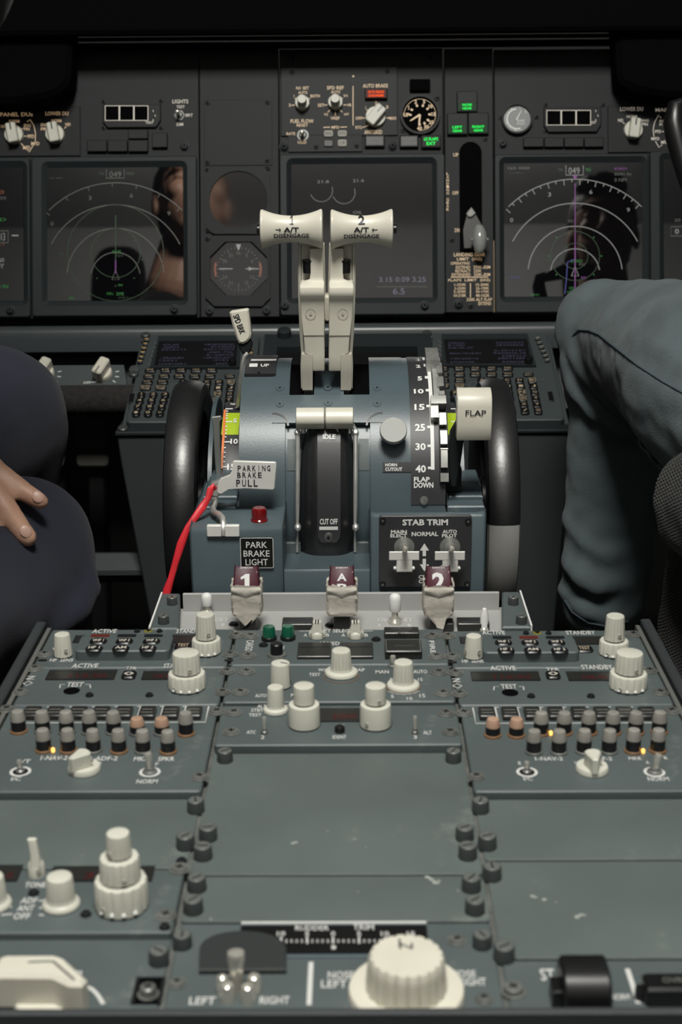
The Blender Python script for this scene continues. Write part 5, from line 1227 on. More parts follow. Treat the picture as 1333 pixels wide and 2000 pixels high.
mb.stroke(ppoly(FM, [(53, 238), (59, 234), (66, 245), (69.5, 260), (69, 276)], n), .0009, n+.0003, 1); mb.stroke(ppoly(FM, [(65, 284), (57, 297), (52, 291)], n), .0009, n+.0003, 1)
for a in ((111, 241, 111, 245), (94, 250, 98, 253), (126, 251, 130, 247), (28, 243, 28, 247), (41, 253, 46, 250), (47, 266, 52, 266), (41, 280, 46, 285)): mb.stroke(ppoly(FM, [a[:2], a[2:]], n), .0009, n+.0003, 1)
part(pl, 'faceplate', mb, ['dark', 'glowtxt']); selector(pl, 108, 263, 18.5, rad(100), n); selector(pl, 28, 264, 18.5, rad(100), n)
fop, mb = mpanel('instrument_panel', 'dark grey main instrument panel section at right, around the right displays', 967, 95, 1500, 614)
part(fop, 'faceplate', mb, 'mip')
bolt(fop, 982, 281)
for r in ((1023, 268, 1063, 287), (1064, 268, 1102, 287), (1103, 268, 1141, 287), (1142, 268, 1180, 287)):
    mb, _ = lamp_box('', '', '', *r); part(fop, 'warning_light', mb, 'dark')
for p in ((1035, 115), (1066, 205), (1066, 256), (1178, 205)): sscrew(fop, *p)
pr_, mb = mpanel('display_selector_panel', 'black plate with LOWER DU selector knob at far right, beside the black yoke', 1188, 206, 1430, 297, 'dark', .0022, 0)
for t, r in (('LOWER DU', (1212, 209, 1257, 217)), ('MAIN PANEL DUs', (1281, 211, 1376, 218)), ('NORM', (1225, 225, 1245, 230.5)), ('ND', (1208, 232, 1218, 238)), ('ENG', (1254, 233, 1268, 238)), ('PRI', (1254, 240, 1266, 245.5)), ('ENG', (1289, 234, 1303, 239.5)), ('PRI', (1289, 241, 1303, 246)), ('PFD', (1280, 254, 1292, 260)), ('MFD', (1273, 268, 1289, 274)), ('MFD', (1292, 275, 1305, 281))): mb.T(FM, t, *r, n)
mb.stroke(ppoly(FM, [(1292, 231), (1287, 225), (1279, 240), (1276.5, 254), (1278, 267)], n), .0009, n+.0003, 1); mb.stroke(ppoly(FM, [(1281, 276), (1288, 288), (1294, 283)], n), .0009, n+.0003, 1)
for a in ((1235, 233, 1235, 236), (1217, 239, 1221, 242), (1249, 242, 1252, 239), (1294, 257, 1300, 257), (1301, 274, 1305, 270)): mb.stroke(ppoly(FM, [a[:2], a[2:]], n), .0009, n+.0003, 1)
part(pr_, 'faceplate', mb, ['dark', 'glowwht']); selector(pr_, 1237, 255, 18.5, rad(82), n); selector(pr_, 1319, 258, 18.5, rad(82), n)

# ---- standby column
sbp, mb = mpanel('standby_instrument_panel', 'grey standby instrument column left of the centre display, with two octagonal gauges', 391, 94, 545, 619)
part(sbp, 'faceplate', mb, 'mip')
mb = MB(); u, v, w_, h_ = pr(FM, 399, 195, 532, 323, .001); mb.rbox(u, v, w_, h_, 0, .0012, .001, .0003, 0); part(sbp, 'blanking_plate', mb, 'mip', label='plain blanking plate')
for p in ((406, 201), (523, 200), (406, 317), (523, 314), (406, 331), (523, 328), (406, 450), (406, 466), (406, 583), (524, 581)): sscrew(sbp, *p, 5, .0012)
for p in ((400, 114), (531, 114), (410, 608), (521, 607)): bolt(sbp, *p, 8.5 if p[1] > 500 else 7)
def octa(fr, x0, y0, x1, y1, c, n): return ppoly(fr, [(x0+c, y0), (x1-c, y0), (x1, y0+c), (x1, y1-c), (x1-c, y1), (x0+c, y1), (x0, y1-c), (x0, y0+c)], n)
def hollow(mb, outer, inner, z0, z1, mi=0):
    n = len(outer); assert n == len(inner)
    v = [(x, y, z0) for x, y in outer]+[(x, y, z1) for x, y in outer]+[(x, y, z1) for x, y in inner]+[(x, y, z0) for x, y in inner]; f = []
    for i in range(n):
        j = (i+1) % n
        for k in range(3): f.append((k*n+i, k*n+j, (k+1)*n+j, (k+1)*n+i))
    mb.add(v, f, mi)
def resample(P, n):
    """n points evenly by angle round the outline's middle"""
    cx = sum(p[0] for p in P)/len(P); cy = sum(p[1] for p in P)/len(P); out = []
    for i in range(n):
        a = 2*PI*i/n+.0001; d = Vector((math.cos(a), math.sin(a))); best = None
        for k in range(len(P)):
            p = Vector(P[k-1])-Vector((cx, cy)); q = Vector(P[k])-Vector((cx, cy)); e = q-p; den = d.x*(-e.y)+d.y*e.x
            if abs(den) < 1e-12: continue
            t = (p.x*(-e.y)+p.y*e.x)/den; s_ = (d.x*p.y-d.y*p.x)/den
            if t > 0 and -1e-6 <= s_ <= 1+1e-6: best = t if best is None else max(best, t)
        out.append((cx+d.x*best, cy+d.y*best))
    return out
o = octa(FM, 402, 325, 528, 457, 14, .004); u, v = FM.hit(466, 391, .004)
th = thing('standby_attitude_gauge', 'octagonal gauge with round blank glass face, upper of the standby pair', 'gauge', FM, u, v, 0, 'standby gauges')
r = 57*FM.sc(466, 391); N = 72; oc = resample(o, N); ocx = sum(p[0] for p in oc)/N
mb = MB(); hollow(mb, oc, [(u+r*math.cos(2*PI*i/N), v+r*math.sin(2*PI*i/N)) for i in range(N)], 0, .0045); part(th, 'bezel', mb, 'mip', ang=30)
mb = MB(); mb.lathe(u, v, [(r*1.01, .0005), (r*1.01, .0022)], 48); part(th, 'glass', mb, 'glassc')
o = octa(FM, 403, 460, 528, 598, 16, .004); u, v = FM.hit(466, 525, .004); i_ = octa(FM, 410, 472, 522, 577, 34, .004)
th = thing('standby_compass_gauge', 'octagonal dark compass gauge with white pointer marks, lower of the standby pair', 'gauge', FM, u, v, 0, 'standby gauges')
mb = MB(); hollow(mb, octa(FM, 403, 460, 528, 598, 16, .004), octa(FM, 410, 472, 522, 577, 30, .004), 0, .0045); part(th, 'bezel', mb, 'mip', ang=30)
mb = MB(); mb.quad(i_[::-1], .0016, 0); k = FM.sc(466, 525)
for a in range(0, 360, 10):
    q = rad(a); r0, r1 = (40 if a % 30 else 36)*k, 44*k; mb.stroke([(u+r0*math.cos(q), v+r0*math.sin(q)), (u+r1*math.cos(q), v+r1*math.sin(q))], .0006, .0019, 3)
for j, t in enumerate(('N', '3', '6', 'E', '12', '15', 'S', '21', '24', 'W', '30', '33')):
    q = rad(90-30*j); mb.text(t, u+31*k*math.cos(q), v+31*k*math.sin(q), None, .0042, .0019, 3, bold=0)
mb.quad(ppoly(FM, [(461, 477), (471, 477), (467.5, 488), (465, 488)], .002), .0021, 1)
mb.stroke(ppoly(FM, [(428, 525), (455, 525)], .002), .0012, .0021, 1); mb.stroke(ppoly(FM, [(480, 525), (506, 525)], .002), .0012, .0021, 1); mb.quad(ppoly(FM, [(486, 521), (497, 525), (486, 529)], .002), .0022, 1)
for x in (422, 508): mb.stroke(ppoly(FM, [(x, 513), (x-(2 if x < 450 else -2), 525), (x, 540)], .002), .0022, .0021, 2)
part(th, 'glass', mb, ['glassc', 'sym_w', 'sym_o', 'sym_d'])

# ---- centre panel
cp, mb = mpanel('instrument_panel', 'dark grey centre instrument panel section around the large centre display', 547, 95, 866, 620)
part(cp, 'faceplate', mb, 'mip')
for p in ((556, 287), (767, 285)): bolt(cp, *p, 9.5)
for p in ((573, 115), (840, 112), (854, 192), (788, 254)): sscrew(cp, *p, 6)
bp, mb = mpanel('engine_brake_panel', 'black plate with N1 SET, SPD REF and AUTO BRAKE knobs above the centre display', 549, 131, 777, 265, 'dark', .0024, 0)
u0, v0 = FM.hit(563, 297, n); u1, v1 = FM.hit(708, 262, n); mb.box(u0, u1, v0, v1, 0, .0024, .0004, 0); n = .0024
for t, r in (('N1 SET', (579, 169, 604, 175)), ('AUTO', (583, 178, 601, 183.5)), ('1', (573, 185, 576, 190)), ('BOTH', (607, 184.5, 625, 190.5)), ('2', (564, 202.5, 569, 208)), ('SPD REF', (639, 168, 672, 175)), ('AUTO', (647, 177, 665, 183)), ('V1', (671, 184.5, 679, 190)), ('SET', (621, 202.5, 634, 208.5)), ('VR', (678, 202.5, 687, 208)), ('V2', (633, 221, 641, 226)), ('WT', (672, 221, 682, 226)), ('VREF', (646, 228, 664, 234)), ('FUEL FLOW', (568, 233, 613, 240.5)), ('RESET', (580, 242, 602, 247.5)), ('RATE', (560, 258.5, 577, 264)), ('USED', (582, 275, 599, 281)), ('MFD', (648, 246, 663, 251.5)), ('AUTO BRAKE', (709, 164, 758, 171.5)), ('1', (713, 208, 716, 213)), ('2', (733, 198, 737, 203)), ('3', (754, 206, 759, 212)), ('OFF', (695, 228, 708, 234)), ('MAX', (761, 228, 775, 234)), ('RTO', (695, 246, 708, 252)), ('ANTISKID', (712, 254, 747, 262))): mb.T(FM, t, *r, n)
for a in ((690, 168, 690, 245), (632, 249, 645, 248.5), (665, 248.5, 678, 248), (576, 192, 579, 194), (606, 192, 603, 194), (570, 205.5, 576, 205.5), (668, 193, 670, 191), (634, 205.5, 640, 205), (671, 205, 677, 205), (641, 219, 645, 215), (655.5, 219, 655.5, 226), (665, 215, 669, 219), (734.5, 204, 734.5, 208), (716, 214, 720, 216.5), (750, 216, 753, 213), (708, 231, 713, 230.5), (755, 230.5, 761, 230.5), (709, 249, 720, 245)): mb.stroke(ppoly(FM, [a[:2], a[2:]], n), .0010, n+.0003, 1)
u, v = FM.hit(690.5, 149, n); mb.disc(u, v, .0012, n+.0003, 1)
part(bp, 'faceplate', mb, ['dark', 'glowtxt'])
for x, y in ((591, 203), (655.5, 202)):
    u, v = FM.hit(x, y, n); k = FM.sc(x, y); mb = MB(); mb.lathe(u, v, [(14.5*k, n), (14.5*k, n+.007), (13.5*k, n+.0085)], 48, (14, .06), 0); kn = part(bp, 'twin_knob', mb, 'knob')
    mb = MB(); mb.lathe(u, v, [(9.3*k, n+.008), (9*k, n+.021), (8*k, n+.0225)], 32); part(bp, 'inner_knob', mb, 'knob', kn)
toggle(bp, FM, 592, 264, 591, 257, 4.5, n=n)
u, v = FM.hit(592, 264, n); mb = MB(); mb.ring(u, v, .0052, .0072, n+.0006, 0, 20); part(bp, 'switch_collar', mb, 'screw')
for r, t in (((633, 254, 651, 267), 'ENG'), ((660, 254, 678, 267), 'SYS'), ((633, 273, 651, 286), ''), ((660, 272, 678, 286), 'C/R')): lens_key(bp, FM, *r, n, .0022, t or None, 'keygrey' if t else 'placard', 'ink', 'display_key', .45)
selector(bp, 734, 229, 20, rad(50), n)
for p in ((571, 141), (757, 139), (618, 287), (697, 285)): sscrew(bp, *p, 5, n)
def ann(name, label, x0, y0, x1, y1, lines, lit, on, n0=0, cat='annunciator light', group=None, upper=False):
    u, v, w_, h_ = pr(FM, x0, y0, x1, y1, .005); th = thing(name, label, cat, FM, u, v, n0, group); mb = MB()
    mb.rbox(u, v, w_, h_, n0, n0+.006, .0012, .0009, 0); hs = part(th, 'housing', mb, 'dark')
    yy = (y0+y1)/2 if upper else y0
    u2, v2, w2, h2 = pr(FM, x0+2.5, yy+2, x1-2.5, y1-3, n0+.0065); mb = MB(); mb.rbox(u2, v2, w2, h2, n0+.0055, n0+.0066, .0008, .0003, 0)
    for i, t in enumerate(lines):
        hh = h2*.31; mb.text(t, u2, v2+(h2*.22 if i == 0 else -h2*.22), min(w2*.80, hh*.95*len(t)), hh, n0+.0069, 1, bold=.015)
    part(th, 'lens', mb, ['smoked' if not on else lit[0], lit[1]], hs); return th
ann('autobrake_light', 'glowing red warning light between the AUTO BRAKE lettering and its knob', 713, 173, 757, 194, ('AUTO BRAKE', 'DISARM'), ('reddim', 'redlit'), True, .0024)
ann('antiskid_light', 'unlit dark push light just under the ANTISKID lettering', 713, 264, 752, 287, ('ANTISKID', 'INOP'), ('dark', 'legend'), False)
ann('flap_transit_light', 'unlit dark push light left of the green slat light', 781, 264, 818, 288, ('LE FLAPS', 'TRANSIT'), ('dark', 'legend'), False)
ann('flap_extended_light', 'green lit push light under the round brake pressure gauge', 823, 264, 862, 289, ('LE FLAPS', 'EXT'), ('dark', 'greenlit'), True)
mb, q = lamp_box('', '', '', 801, 154, 841, 177); single('warning_light', mb, 'matte', 'unlit black warning light above the round brake pressure gauge', 'annunciator light', fr=FM, uv=(q[0], q[1], 0))
def gauge(name, label, px, py, rp, group, kind):
    u, v = FM.hit(px, py, .006); k = FM.sc(px, py); r = rp*k; th = thing(name, label, 'gauge', FM, u, v, 0, group); mb = MB()
    N = 48; hollow(mb, [(u+r*math.cos(2*PI*i/N), v+r*math.sin(2*PI*i/N)) for i in range(N)], [(u+r*.88*math.cos(2*PI*i/N), v+r*.88*math.sin(2*PI*i/N)) for i in range(N)], 0, .007); part(th, 'bezel', mb, 'dark')
    mb = MB(); mb.lathe(u, v, [(r*.9, 0), (r*.9, .003)], 40, mi=0); z = .0034
    if kind == 'flap':
        for t, a in (('UP', 180), ('1', 148), ('2', 108), ('5', 72), ('10', 38), ('15', 2), ('25', -34), ('30', -62), ('40', -92)):
            q = rad(a); mb.text(t, u+r*.68*math.cos(q), v+r*.68*math.sin(q), None, r*.19, z, 1, bold=.03)
            mb.stroke([(u+r*.42*math.cos(q), v+r*.42*math.sin(q)), (u+r*.54*math.cos(q), v+r*.54*math.sin(q))], r*.10, z, 1)
        mb.ring(u, v, r*.78, r*.80, z, 1, 30, rad(-95), rad(185))
        c = part(th, 'dial', mb, ['matte', 'glowtxt'])
        for j, a in enumerate((-148, -96)):
            q = rad(a); mb = MB(); P = [(0, -.05), (.5, -.035), (.62, 0), (.5, .035), (0, .05)]; mb.prism([(u+r*(x*math.cos(q)-y*math.sin(q)), v+r*(x*math.sin(q)+y*math.cos(q))) for x, y in P], z+.0004+.0005*j, z+.0008+.0005*j); part(th, 'needle', mb, 'glowtxt', c)
    else:
        mb.ring(u, v, r*.60, r*.70, z, 1, 30, rad(95), rad(290)); mb.ring(u, v, r*.80, r*.82, z, 1, 30, rad(20), rad(300))
        for i, a in enumerate((120, 75, 40, 200, 260)): q = rad(a); mb.text(str(i), u+r*.72*math.cos(q), v+r*.72*math.sin(q), None, r*.18, z, 1)
        mb.text('BRAKE', u+r*.25, v-r*.12, r*.5, r*.14, z, 1); mb.text('PRESS', u+r*.25, v-r*.32, r*.5, r*.14, z, 1)
        c = part(th, 'dial', mb, ['gaugeface', 'white']); mb = MB(); q = rad(62)
        mb.prism([(u+r*(x*math.cos(q)-y*math.sin(q)), v+r*(x*math.sin(q)+y*math.cos(q))) for x, y in ((-.1, -.05), (.6, -.02), (.6, .02), (-.1, .05))], z+.0004, z+.0009); part(th, 'needle', mb, 'white', c)
gauge('flap_position_gauge', 'round black gauge with amber lit numbers, right of the AUTO BRAKE plate', 821, 223, 39, 'round gauges', 'flap')
gauge('brake_pressure_gauge', 'small round pale grey gauge right of the green gear lights', 1011, 231, 30, 'round gauges', 'brake')
for p in ((979, 230), (1048, 229)): sscrew(fop, *p, 5)

# ---- gear panel
gp, mb = mpanel('undercarriage_panel', 'narrow grey landing gear panel with a long slot and amber limit lettering', 870, 95, 964, 610)
n = 0
for i, ch in enumerate('LANDING'): mb.T(FM, ch, 872.5, 337+6.3*i, 877.5, 342+6.3*i, 0)
for i, ch in enumerate('GEAR'): mb.T(FM, ch, 872.5, 387+6.5*i, 877.5, 392.3+6.5*i, 0)
for t, r in (('UP', (886, 299, 896, 306)), ('OFF', (884, 373.5, 896, 380.5)), ('DN', (889, 446, 898, 453.5)), ('LANDING GEAR', (887, 493.5, 948, 501)), ('LIMIT  (IAS)', (893, 503, 942, 510.5)), ('OPERATING', (881, 511.5, 918, 517)), ('EXTEND   270K-.82M', (891, 519, 958, 525)), ('RETRACT   235K', (890, 526.5, 941, 532)), ('EXTENDED   320K-.82M', (883, 533.5, 958, 539.5)), ('FLAPS  LIMIT  (IAS)', (876, 544.5, 958, 551)), ('1-250K', (888, 553.5, 911, 558.5)), ('2-250K', (888, 560.5, 911, 565.5)), ('5-250K', (887, 567, 911, 572)), ('10-210K', (887, 574, 911, 580)), ('15-200K', (930, 553.5, 956, 558.5)), ('25-190K', (930, 560.5, 956, 565.5)), ('30-175K', (930, 567, 956, 572)), ('40-162K', (930, 574, 957, 580)), ('230K ALT FLAP', (912, 582, 962, 588)), ('EXTEND', (935, 589.5, 960, 596))): mb.T(FM, t, *r, 0)
mb.stroke(ppoly(FM, [(881, 541.5), (954, 541.5)]), .0010, .0003, 1); mb.stroke(ppoly(FM, [(919.5, 553), (919.5, 581)]), .0010, .0003, 1)
part(gp, 'faceplate', mb, ['mip', 'glowtxt'])
u, v, w_, h_ = pr(FM, 898, 277, 942, 492); mb = MB(); P = [(u-w_/2, v-h_/2), (u+w_/2, v-h_/2)]+[(u+w_/2*math.cos(PI*i/16), v+h_/2-w_/2+w_/2*math.sin(PI*i/16)) for i in range(17)]
mb.quad(P, .0006, 0); part(gp, 'lever_slot', mb, 'matte')
for p in ((948, 272), (883, 469)): sscrew(gp, *p, 5)
bolt(gp, 896, 594, 9.5); sscrew(gp, 920, 598, 6)
mb = MB(); u0, v0 = FM.hit(966, 610, .001); u1, v1 = FM.hit(968, 470, .001); mb.box(u0-.0006, u1+.0006, v0, v1, -.004, .0009, 0, 0); part(gp, 'edge_strip', mb, 'amberedge')
M_b = None
G1, G2, G3 = (893, 178, 933, 219), (874, 221, 914, 263), (915, 220, 955, 262)
for r, l1, lab in ((G1, 'NOSE', 'green lit NOSE GEAR light, topmost of the three'), (G2, 'LEFT', 'green lit LEFT GEAR light above the gear slot'), (G3, 'RIGHT', 'green lit RIGHT GEAR light above the gear slot')): ann('gear_light', lab, *r, (l1, 'GEAR'), ('greenface', 'greenlit'), True, group='landing gear lights', upper=True)
u, v = FM.hit(925, 450, .01); th = thing('landing_gear_lever', 'clear-knobbed landing gear lever near the lower end of its slot', 'lever', FM, u, v, 0)
mb = MB(); P = ppoly(FM, [(913, 412), (924, 408), (944, 445), (941, 486), (905, 488), (903, 450)], .004); mb.prism(P, .001, .010, .001); ar = part(th, 'arm', mb, 'black')
mb = MB(); P = ppoly(FM, [(911, 418), (921, 405), (930, 417), (922, 424), (915, 424)], .012); mb.prism(P, .002, .014, .001); part(th, 'latch', mb, 'knobd', ar)
mb = MB(); u, v = FM.hit(937, 468, .022); k = FM.sc(937, 468); rings = []
for i in range(-8, 9):
    t = i/8; y = v+t*28*k; rr = math.sqrt(max(.02, 1-t*t*.92)); q = .86 if abs(i) == 0 else 1
    rings.append([(u+14*k*rr*(1-.07*max(0, math.cos(10*a)))*math.cos(a)*(1.08 if i == 0 else 1), y, .024+.010*rr*math.sin(a)) for a in (2*PI*j/60 for j in range(60))])
mb.loft(rings); part(th, 'wheel_knob', mb, 'clear', label='clear ribbed wheel-shaped knob', ang=60)
mb = MB(); mb.tube([(u-16*k, v, .024), (u+17*k, v, .024)], .0016, 10); part(th, 'axle', mb, 'steel')

# ---- display units
def display(label, bx, sx, sy0, sy1, y0, y1, group, glass='glass', chamfer=5, bolts=()):
    n = .007; u, v, w_, h_ = pr(FM, bx[0], y0, bx[1], y1, n); th = thing('display_unit', label, 'display screen', FM, u, v, 0, group)
    u2, v2, w2, h2 = pr(FM, sx[0], sy0, sx[1], sy1, .003)
    mb = MB(); Nn = 4*7; out = rrect(u, v, w_, h_, .004, 6); mid = rrect(u2, v2, w2+.012, h2+.014, .008, 6); inn = rrect(u2, v2, w2+.0006, h2+.0006, .004, 6)
    k = len(out); vv = [(x, y, 0) for x, y in out]+[(x, y, n-.0012) for x, y in out]+[(x, y, n) for x, y in inset(out, .0012)]+[(x, y, n) for x, y in mid]+[(x, y, .0025) for x, y in inn]
    ff = [(q*k+i, q*k+(i+1) % k, (q+1)*k+(i+1) % k, (q+1)*k+i) for q in range(4) for i in range(k)]
    mb.add(vv, ff); part(th, 'bezel', mb, 'bezel', ang=30)
    for b in bolts: bolt(th, *b, 8.5, n)
    return th, (u2, v2, w2, h2)
def screen(th, q, mb, glass='glass', z=.003):
    m2 = MB(); m2.rbox(q[0], q[1], q[2], q[3], .0005, z, .002, 0, 0); m2.v += mb.v; b = len(m2.v)-len(mb.v); m2.f += [tuple(i+b for i in f) for f in mb.f]; m2.m += mb.m
    return part(th, 'screen', m2, [glass, 'sym_w', 'sym_d', 'sym_g', 'sym_gd', 'sym_m', 'sym_b', 'sym_p', 'sym_o'])
z = .0032
def arc(mb, cx, cy, r, a0, a1, wd, mi, n=40):
    mb.stroke([FM.hit(cx+r*math.cos(rad(a0+(a1-a0)*i/n)), cy-r*math.sin(rad(a0+(a1-a0)*i/n)), z) for i in range(n+1)], wd, z+.0002, mi)
def line(mb, a, b, wd, mi): mb.stroke(ppoly(FM, [a, b], z), wd, z+.0002, mi)
def nd(mb, cx, cy, R, bright, full):
    w1, d1, g1, gd = (1, 1, 3, 4) if bright else (2, 2, 3, 4)
    arc(mb, cx, cy, R[0], 45, 135, .0010, w1)
    for k in range(-9, 10):
        a = 90+k*5+2; r0 = R[0]; r1 = R[0]-(11 if k % 2 else 6)
        if bright: line(mb, (cx+r0*math.cos(rad(a)), cy-r0*math.sin(rad(a))), (cx+r1*math.cos(rad(a)), cy-r1*math.sin(rad(a))), .0009, w1)
        elif k % 3 == 0: line(mb, (cx+r0*math.cos(rad(a)), cy-r0*math.sin(rad(a))), (cx+(R[0]-8)*math.cos(rad(a)), cy-(R[0]-8)*math.sin(rad(a))), .0007, w1)
    for t, a in (('3', 108), ('6', 79), ('0', 140), ('9', 50)): mb.T(FM, t, cx+(R[0]-22)*math.cos(rad(a))-3, cy-(R[0]-22)*math.sin(rad(a))-4, cx+(R[0]-22)*math.cos(rad(a))+3, cy-(R[0]-22)*math.sin(rad(a))+4, z, w1, bold=0)
    for r, a0 in ((R[1], 27), (R[2], 5), (R[3], 8)): arc(mb, cx, cy, r, a0, 180-a0, .0010, w1)
    cg = cy-34
    for r in ((48, 25) if bright else (94, 48)):
        arc(mb, cx, cg if bright else cy-47, r, 0, 360, .0008, gd, 48)
    for k in range(8): a = rad(k*45); line(mb, (cx+50*math.cos(a), cg-50*math.sin(a)), (cx+53*math.cos(a), cg-53*math.sin(a)), .0012, 3 if bright else 4)
    mb.stroke(ppoly(FM, [(cx, cy-14), (cx-7, cy+5), (cx+7, cy+5)], z), .0010, z+.0003, w1, True)
display_bolts = {}
th, q = display('left navigation display with dim green compass arcs and a reflected face', (62, 385), (92, 358), 327, 587, 305, 617, 'instrument display screens', bolts=((341, 604),))
mb = MB(); nd(mb, 226, 541, (184, 141, 95, 48), False, 1)
line(mb, (226, 420), (226, 508), .0010, 4); line(mb, (226, 508), (226, 534), .0012, 5)
mb.T(FM, '049', 214, 335, 237, 346, z, 2, bold=0); mb.stroke(ppoly(FM, [(208, 331), (208, 348), (243, 348), (243, 331)], z), .0008, z+.0002, 2)
for t, r, m_ in (('TRK', (193, 337, 205, 342), 4), ('MAG', (247, 336, 262, 342), 4), ('GS 000', (97, 347, 122, 349), 2), ('ILS', (115, 492, 125, 498), 4), ('KATL', (220, 489, 238, 495), 3), ('101', (228, 497, 240, 502), 4), ('RW', (231, 555, 240, 559), 3), ('VOR L', (208, 571, 222, 576), 3), ('DME', (228, 571, 242, 577), 3), ('DME 2.1', (232, 580, 255, 583), 4), ('TFC', (134, 580, 146, 585), 3)): mb.T(FM, t, *r, z, m_, bold=0)
screen(th, q, mb)
th, q = display('right navigation display with bright white arcs and a magenta track line', (967, 1268), (985, 1255), 318, 579, 300, 610, 'instrument display screens', bolts=())
mb = MB(); nd(mb, 1124, 534, (184, 137, 92, 48), True, 1)
line(mb, (1124, 358), (1124, 480), .0010, 5); line(mb, (1124, 480), (1124, 576), .0014, 5); mb.quad(ppoly(FM, [(1119, 343), (1129, 343), (1124, 351)], z), z+.0003, 5)
mb.stroke(ppoly(FM, [(1122, 507), (1109, 512), (1107, 545), (1104, 574)], z), .0010, z+.0003, 6)
mb.T(FM, '049', 1111, 327, 1133, 340, z, 1, bold=0); mb.stroke(ppoly(FM, [(1106, 323), (1106, 342), (1140, 342), (1140, 323)], z), .0008, z+.0002, 1)
for t, r, m_ in (('TRK', (1090, 329, 1101, 335), 4), ('MAG', (1145, 328, 1155, 335), 3), ('GS 000', (992, 326, 1035, 331), 2), ('---/--', (996, 336, 1023, 339), 2), ('KORD1', (1201, 327, 1225, 332), 5), ('0041.4z', (1201, 337, 1234, 343), 2), ('0 NM', (1201, 348, 1224, 355), 2), ('10', (1111, 429, 1119, 435), 2), ('0.0 1.1', (1064, 505, 1086, 511), 4), ('KORD', (1116, 507, 1138, 513), 3), ('41N', (1131, 514, 1143, 519), 2), ('RW', (1136, 540, 1146, 545), 5), ('TFC', (1036, 574, 1054, 578), 3), ('VOR', (1112, 560, 1122, 566), 3), ('DME', (1129, 560, 1140, 566), 3), ('VOR L', (1108, 568, 1122, 573), 3), ('DME R', (1130, 568, 1142, 573), 3), ('NAV', (998, 540, 1018, 543), 6)): mb.T(FM, t, *r, z, m_, bold=0)
screen(th, q, mb)
th, q = display('large centre engine display behind the thrust levers with faint violet digits', (547, 870), (570, 845), 320, 582, 300, 615, 'instrument display screens', bolts=((830, 597), (557, 597)))
mb = MB()
for t, r, m_ in (('3.15 0.09 3.25', (741, 541, 832, 551), 7), ('6.5', (768, 563, 791, 575), 7), ('21.8', (620, 352, 643, 358), 2), ('21.4', (690, 350, 711, 356), 2), ('OIL', (690, 412, 708, 418), 2)): mb.T(FM, t, *r, z, m_, bold=0)
for cx, cy in ((672, 376), (628, 372)): arc(mb, cx, cy, 22, -90-70, 20, .0007, 2, 24)
line(mb, (736, 560), (835, 560), .0006, 2)
screen(th, q, mb, 'glassc')
th, q = display('leftmost flight display cut off by the frame edge with orange and green digits', (-200, 59), (-170, 46), 327, 588, 308, 620, 'instrument display screens', bolts=((21, 606),))
mb = MB()
for t, r, m_ in (('10 20', (-40, 372, 8, 379), 8), ('30', (0, 384, 12, 390), 2), ('CMD', (-30, 426, 12, 432), 3), ('1013', (-8, 455, 10, 470), 1), ('60', (-2, 504, 8, 512), 1), ('STBY', (-18, 515, 8, 524), 1), ('80 IN', (-10, 556, 16, 563), 3), ('ALT', (-10, 476, 10, 480), 8)): mb.T(FM, t, *r, z, m_, bold=0)
mb.stroke(ppoly(FM, [(-12, 451), (16, 451), (16, 474), (-12, 474)], z), .0012, z+.0003, 2, True); line(mb, (23, 460), (36, 460), .0016, 1)
screen(th, q, mb)
th, q = display('rightmost flight display mostly hidden by the denim knee and frame edge', (1271, 1560), (1297, 1530), 310, 578, 294, 606, 'instrument display screens')
mb = MB(); mb.stroke(ppoly(FM, [(1311, 443), (1350, 443), (1350, 461), (1311, 461)], z), .0012, z+.0003, 2, True); mb.T(FM, '0', 1319, 447, 1327, 457, z, 1); mb.T(FM, '20', 1318, 427, 1330, 433, z, 2)
screen(th, q, mb)

# ---- glareshield, overhangs, ledge below the panel
fg = Fr(CAM+fwd*1.70, 90-PITCH)
u0, v0 = fg.hit(-500, 71); u1, v1 = fg.hit(1800, -140)
th = thing('glareshield', 'black glareshield overhanging the top of the instrument panel', 'glareshield', fg, 0, v0)
mb = MB(); mb.box(u0, u1, v0, v1, -.062, 0, .004, 0); part(th, 'hood', mb, 'matte')
ft_ = Fr(CAM+fwd*1.73, 90-PITCH)
for zz, hgt in ((-.012, 1.6), (-.030, 3.2)):
    mb = MB(); a = fg.hit(153, 90, zz)[0]; b = fg.hit(1190, 90, zz)[0]; r_ = hgt*.5*.00061
    mb.tube([(a, v0-r_*.6, zz), (b, v0-r_*.6, zz)], r_, 10); part(th, 'light_strip', mb, 'striplens', label='long grey lens strip')
# rounded overhang ends at both corners
fo = Fr(CAM+fwd*1.72, 90-PITCH)
P = ppoly(fo, [(-400, 30), (150, 30), (139, 95), (138, 140), (132, 165), (115, 180), (85, 190), (30, 198), (-400, 215)]); mb = MB(); mb.prism(P, -.04, 0, .006); o = single('glareshield_corner', mb, 'matte', 'black rounded glareshield corner hanging over the top left of the panel', 'glareshield', 'glareshield corners', fr=fo, uv=(*P[4], 0))
P = ppoly(fo, [(1200, 30), (1206, 110), (1207, 145), (1215, 162), (1240, 175), (1300, 187), (1800, 200), (1800, 30)]); mb = MB(); mb.prism(P, -.04, 0, .006); single('glareshield_corner', mb, 'matte', 'black rounded glareshield corner hanging over the top right of the panel', 'glareshield', 'glareshield corners', fr=fo, uv=(*P[4], 0))
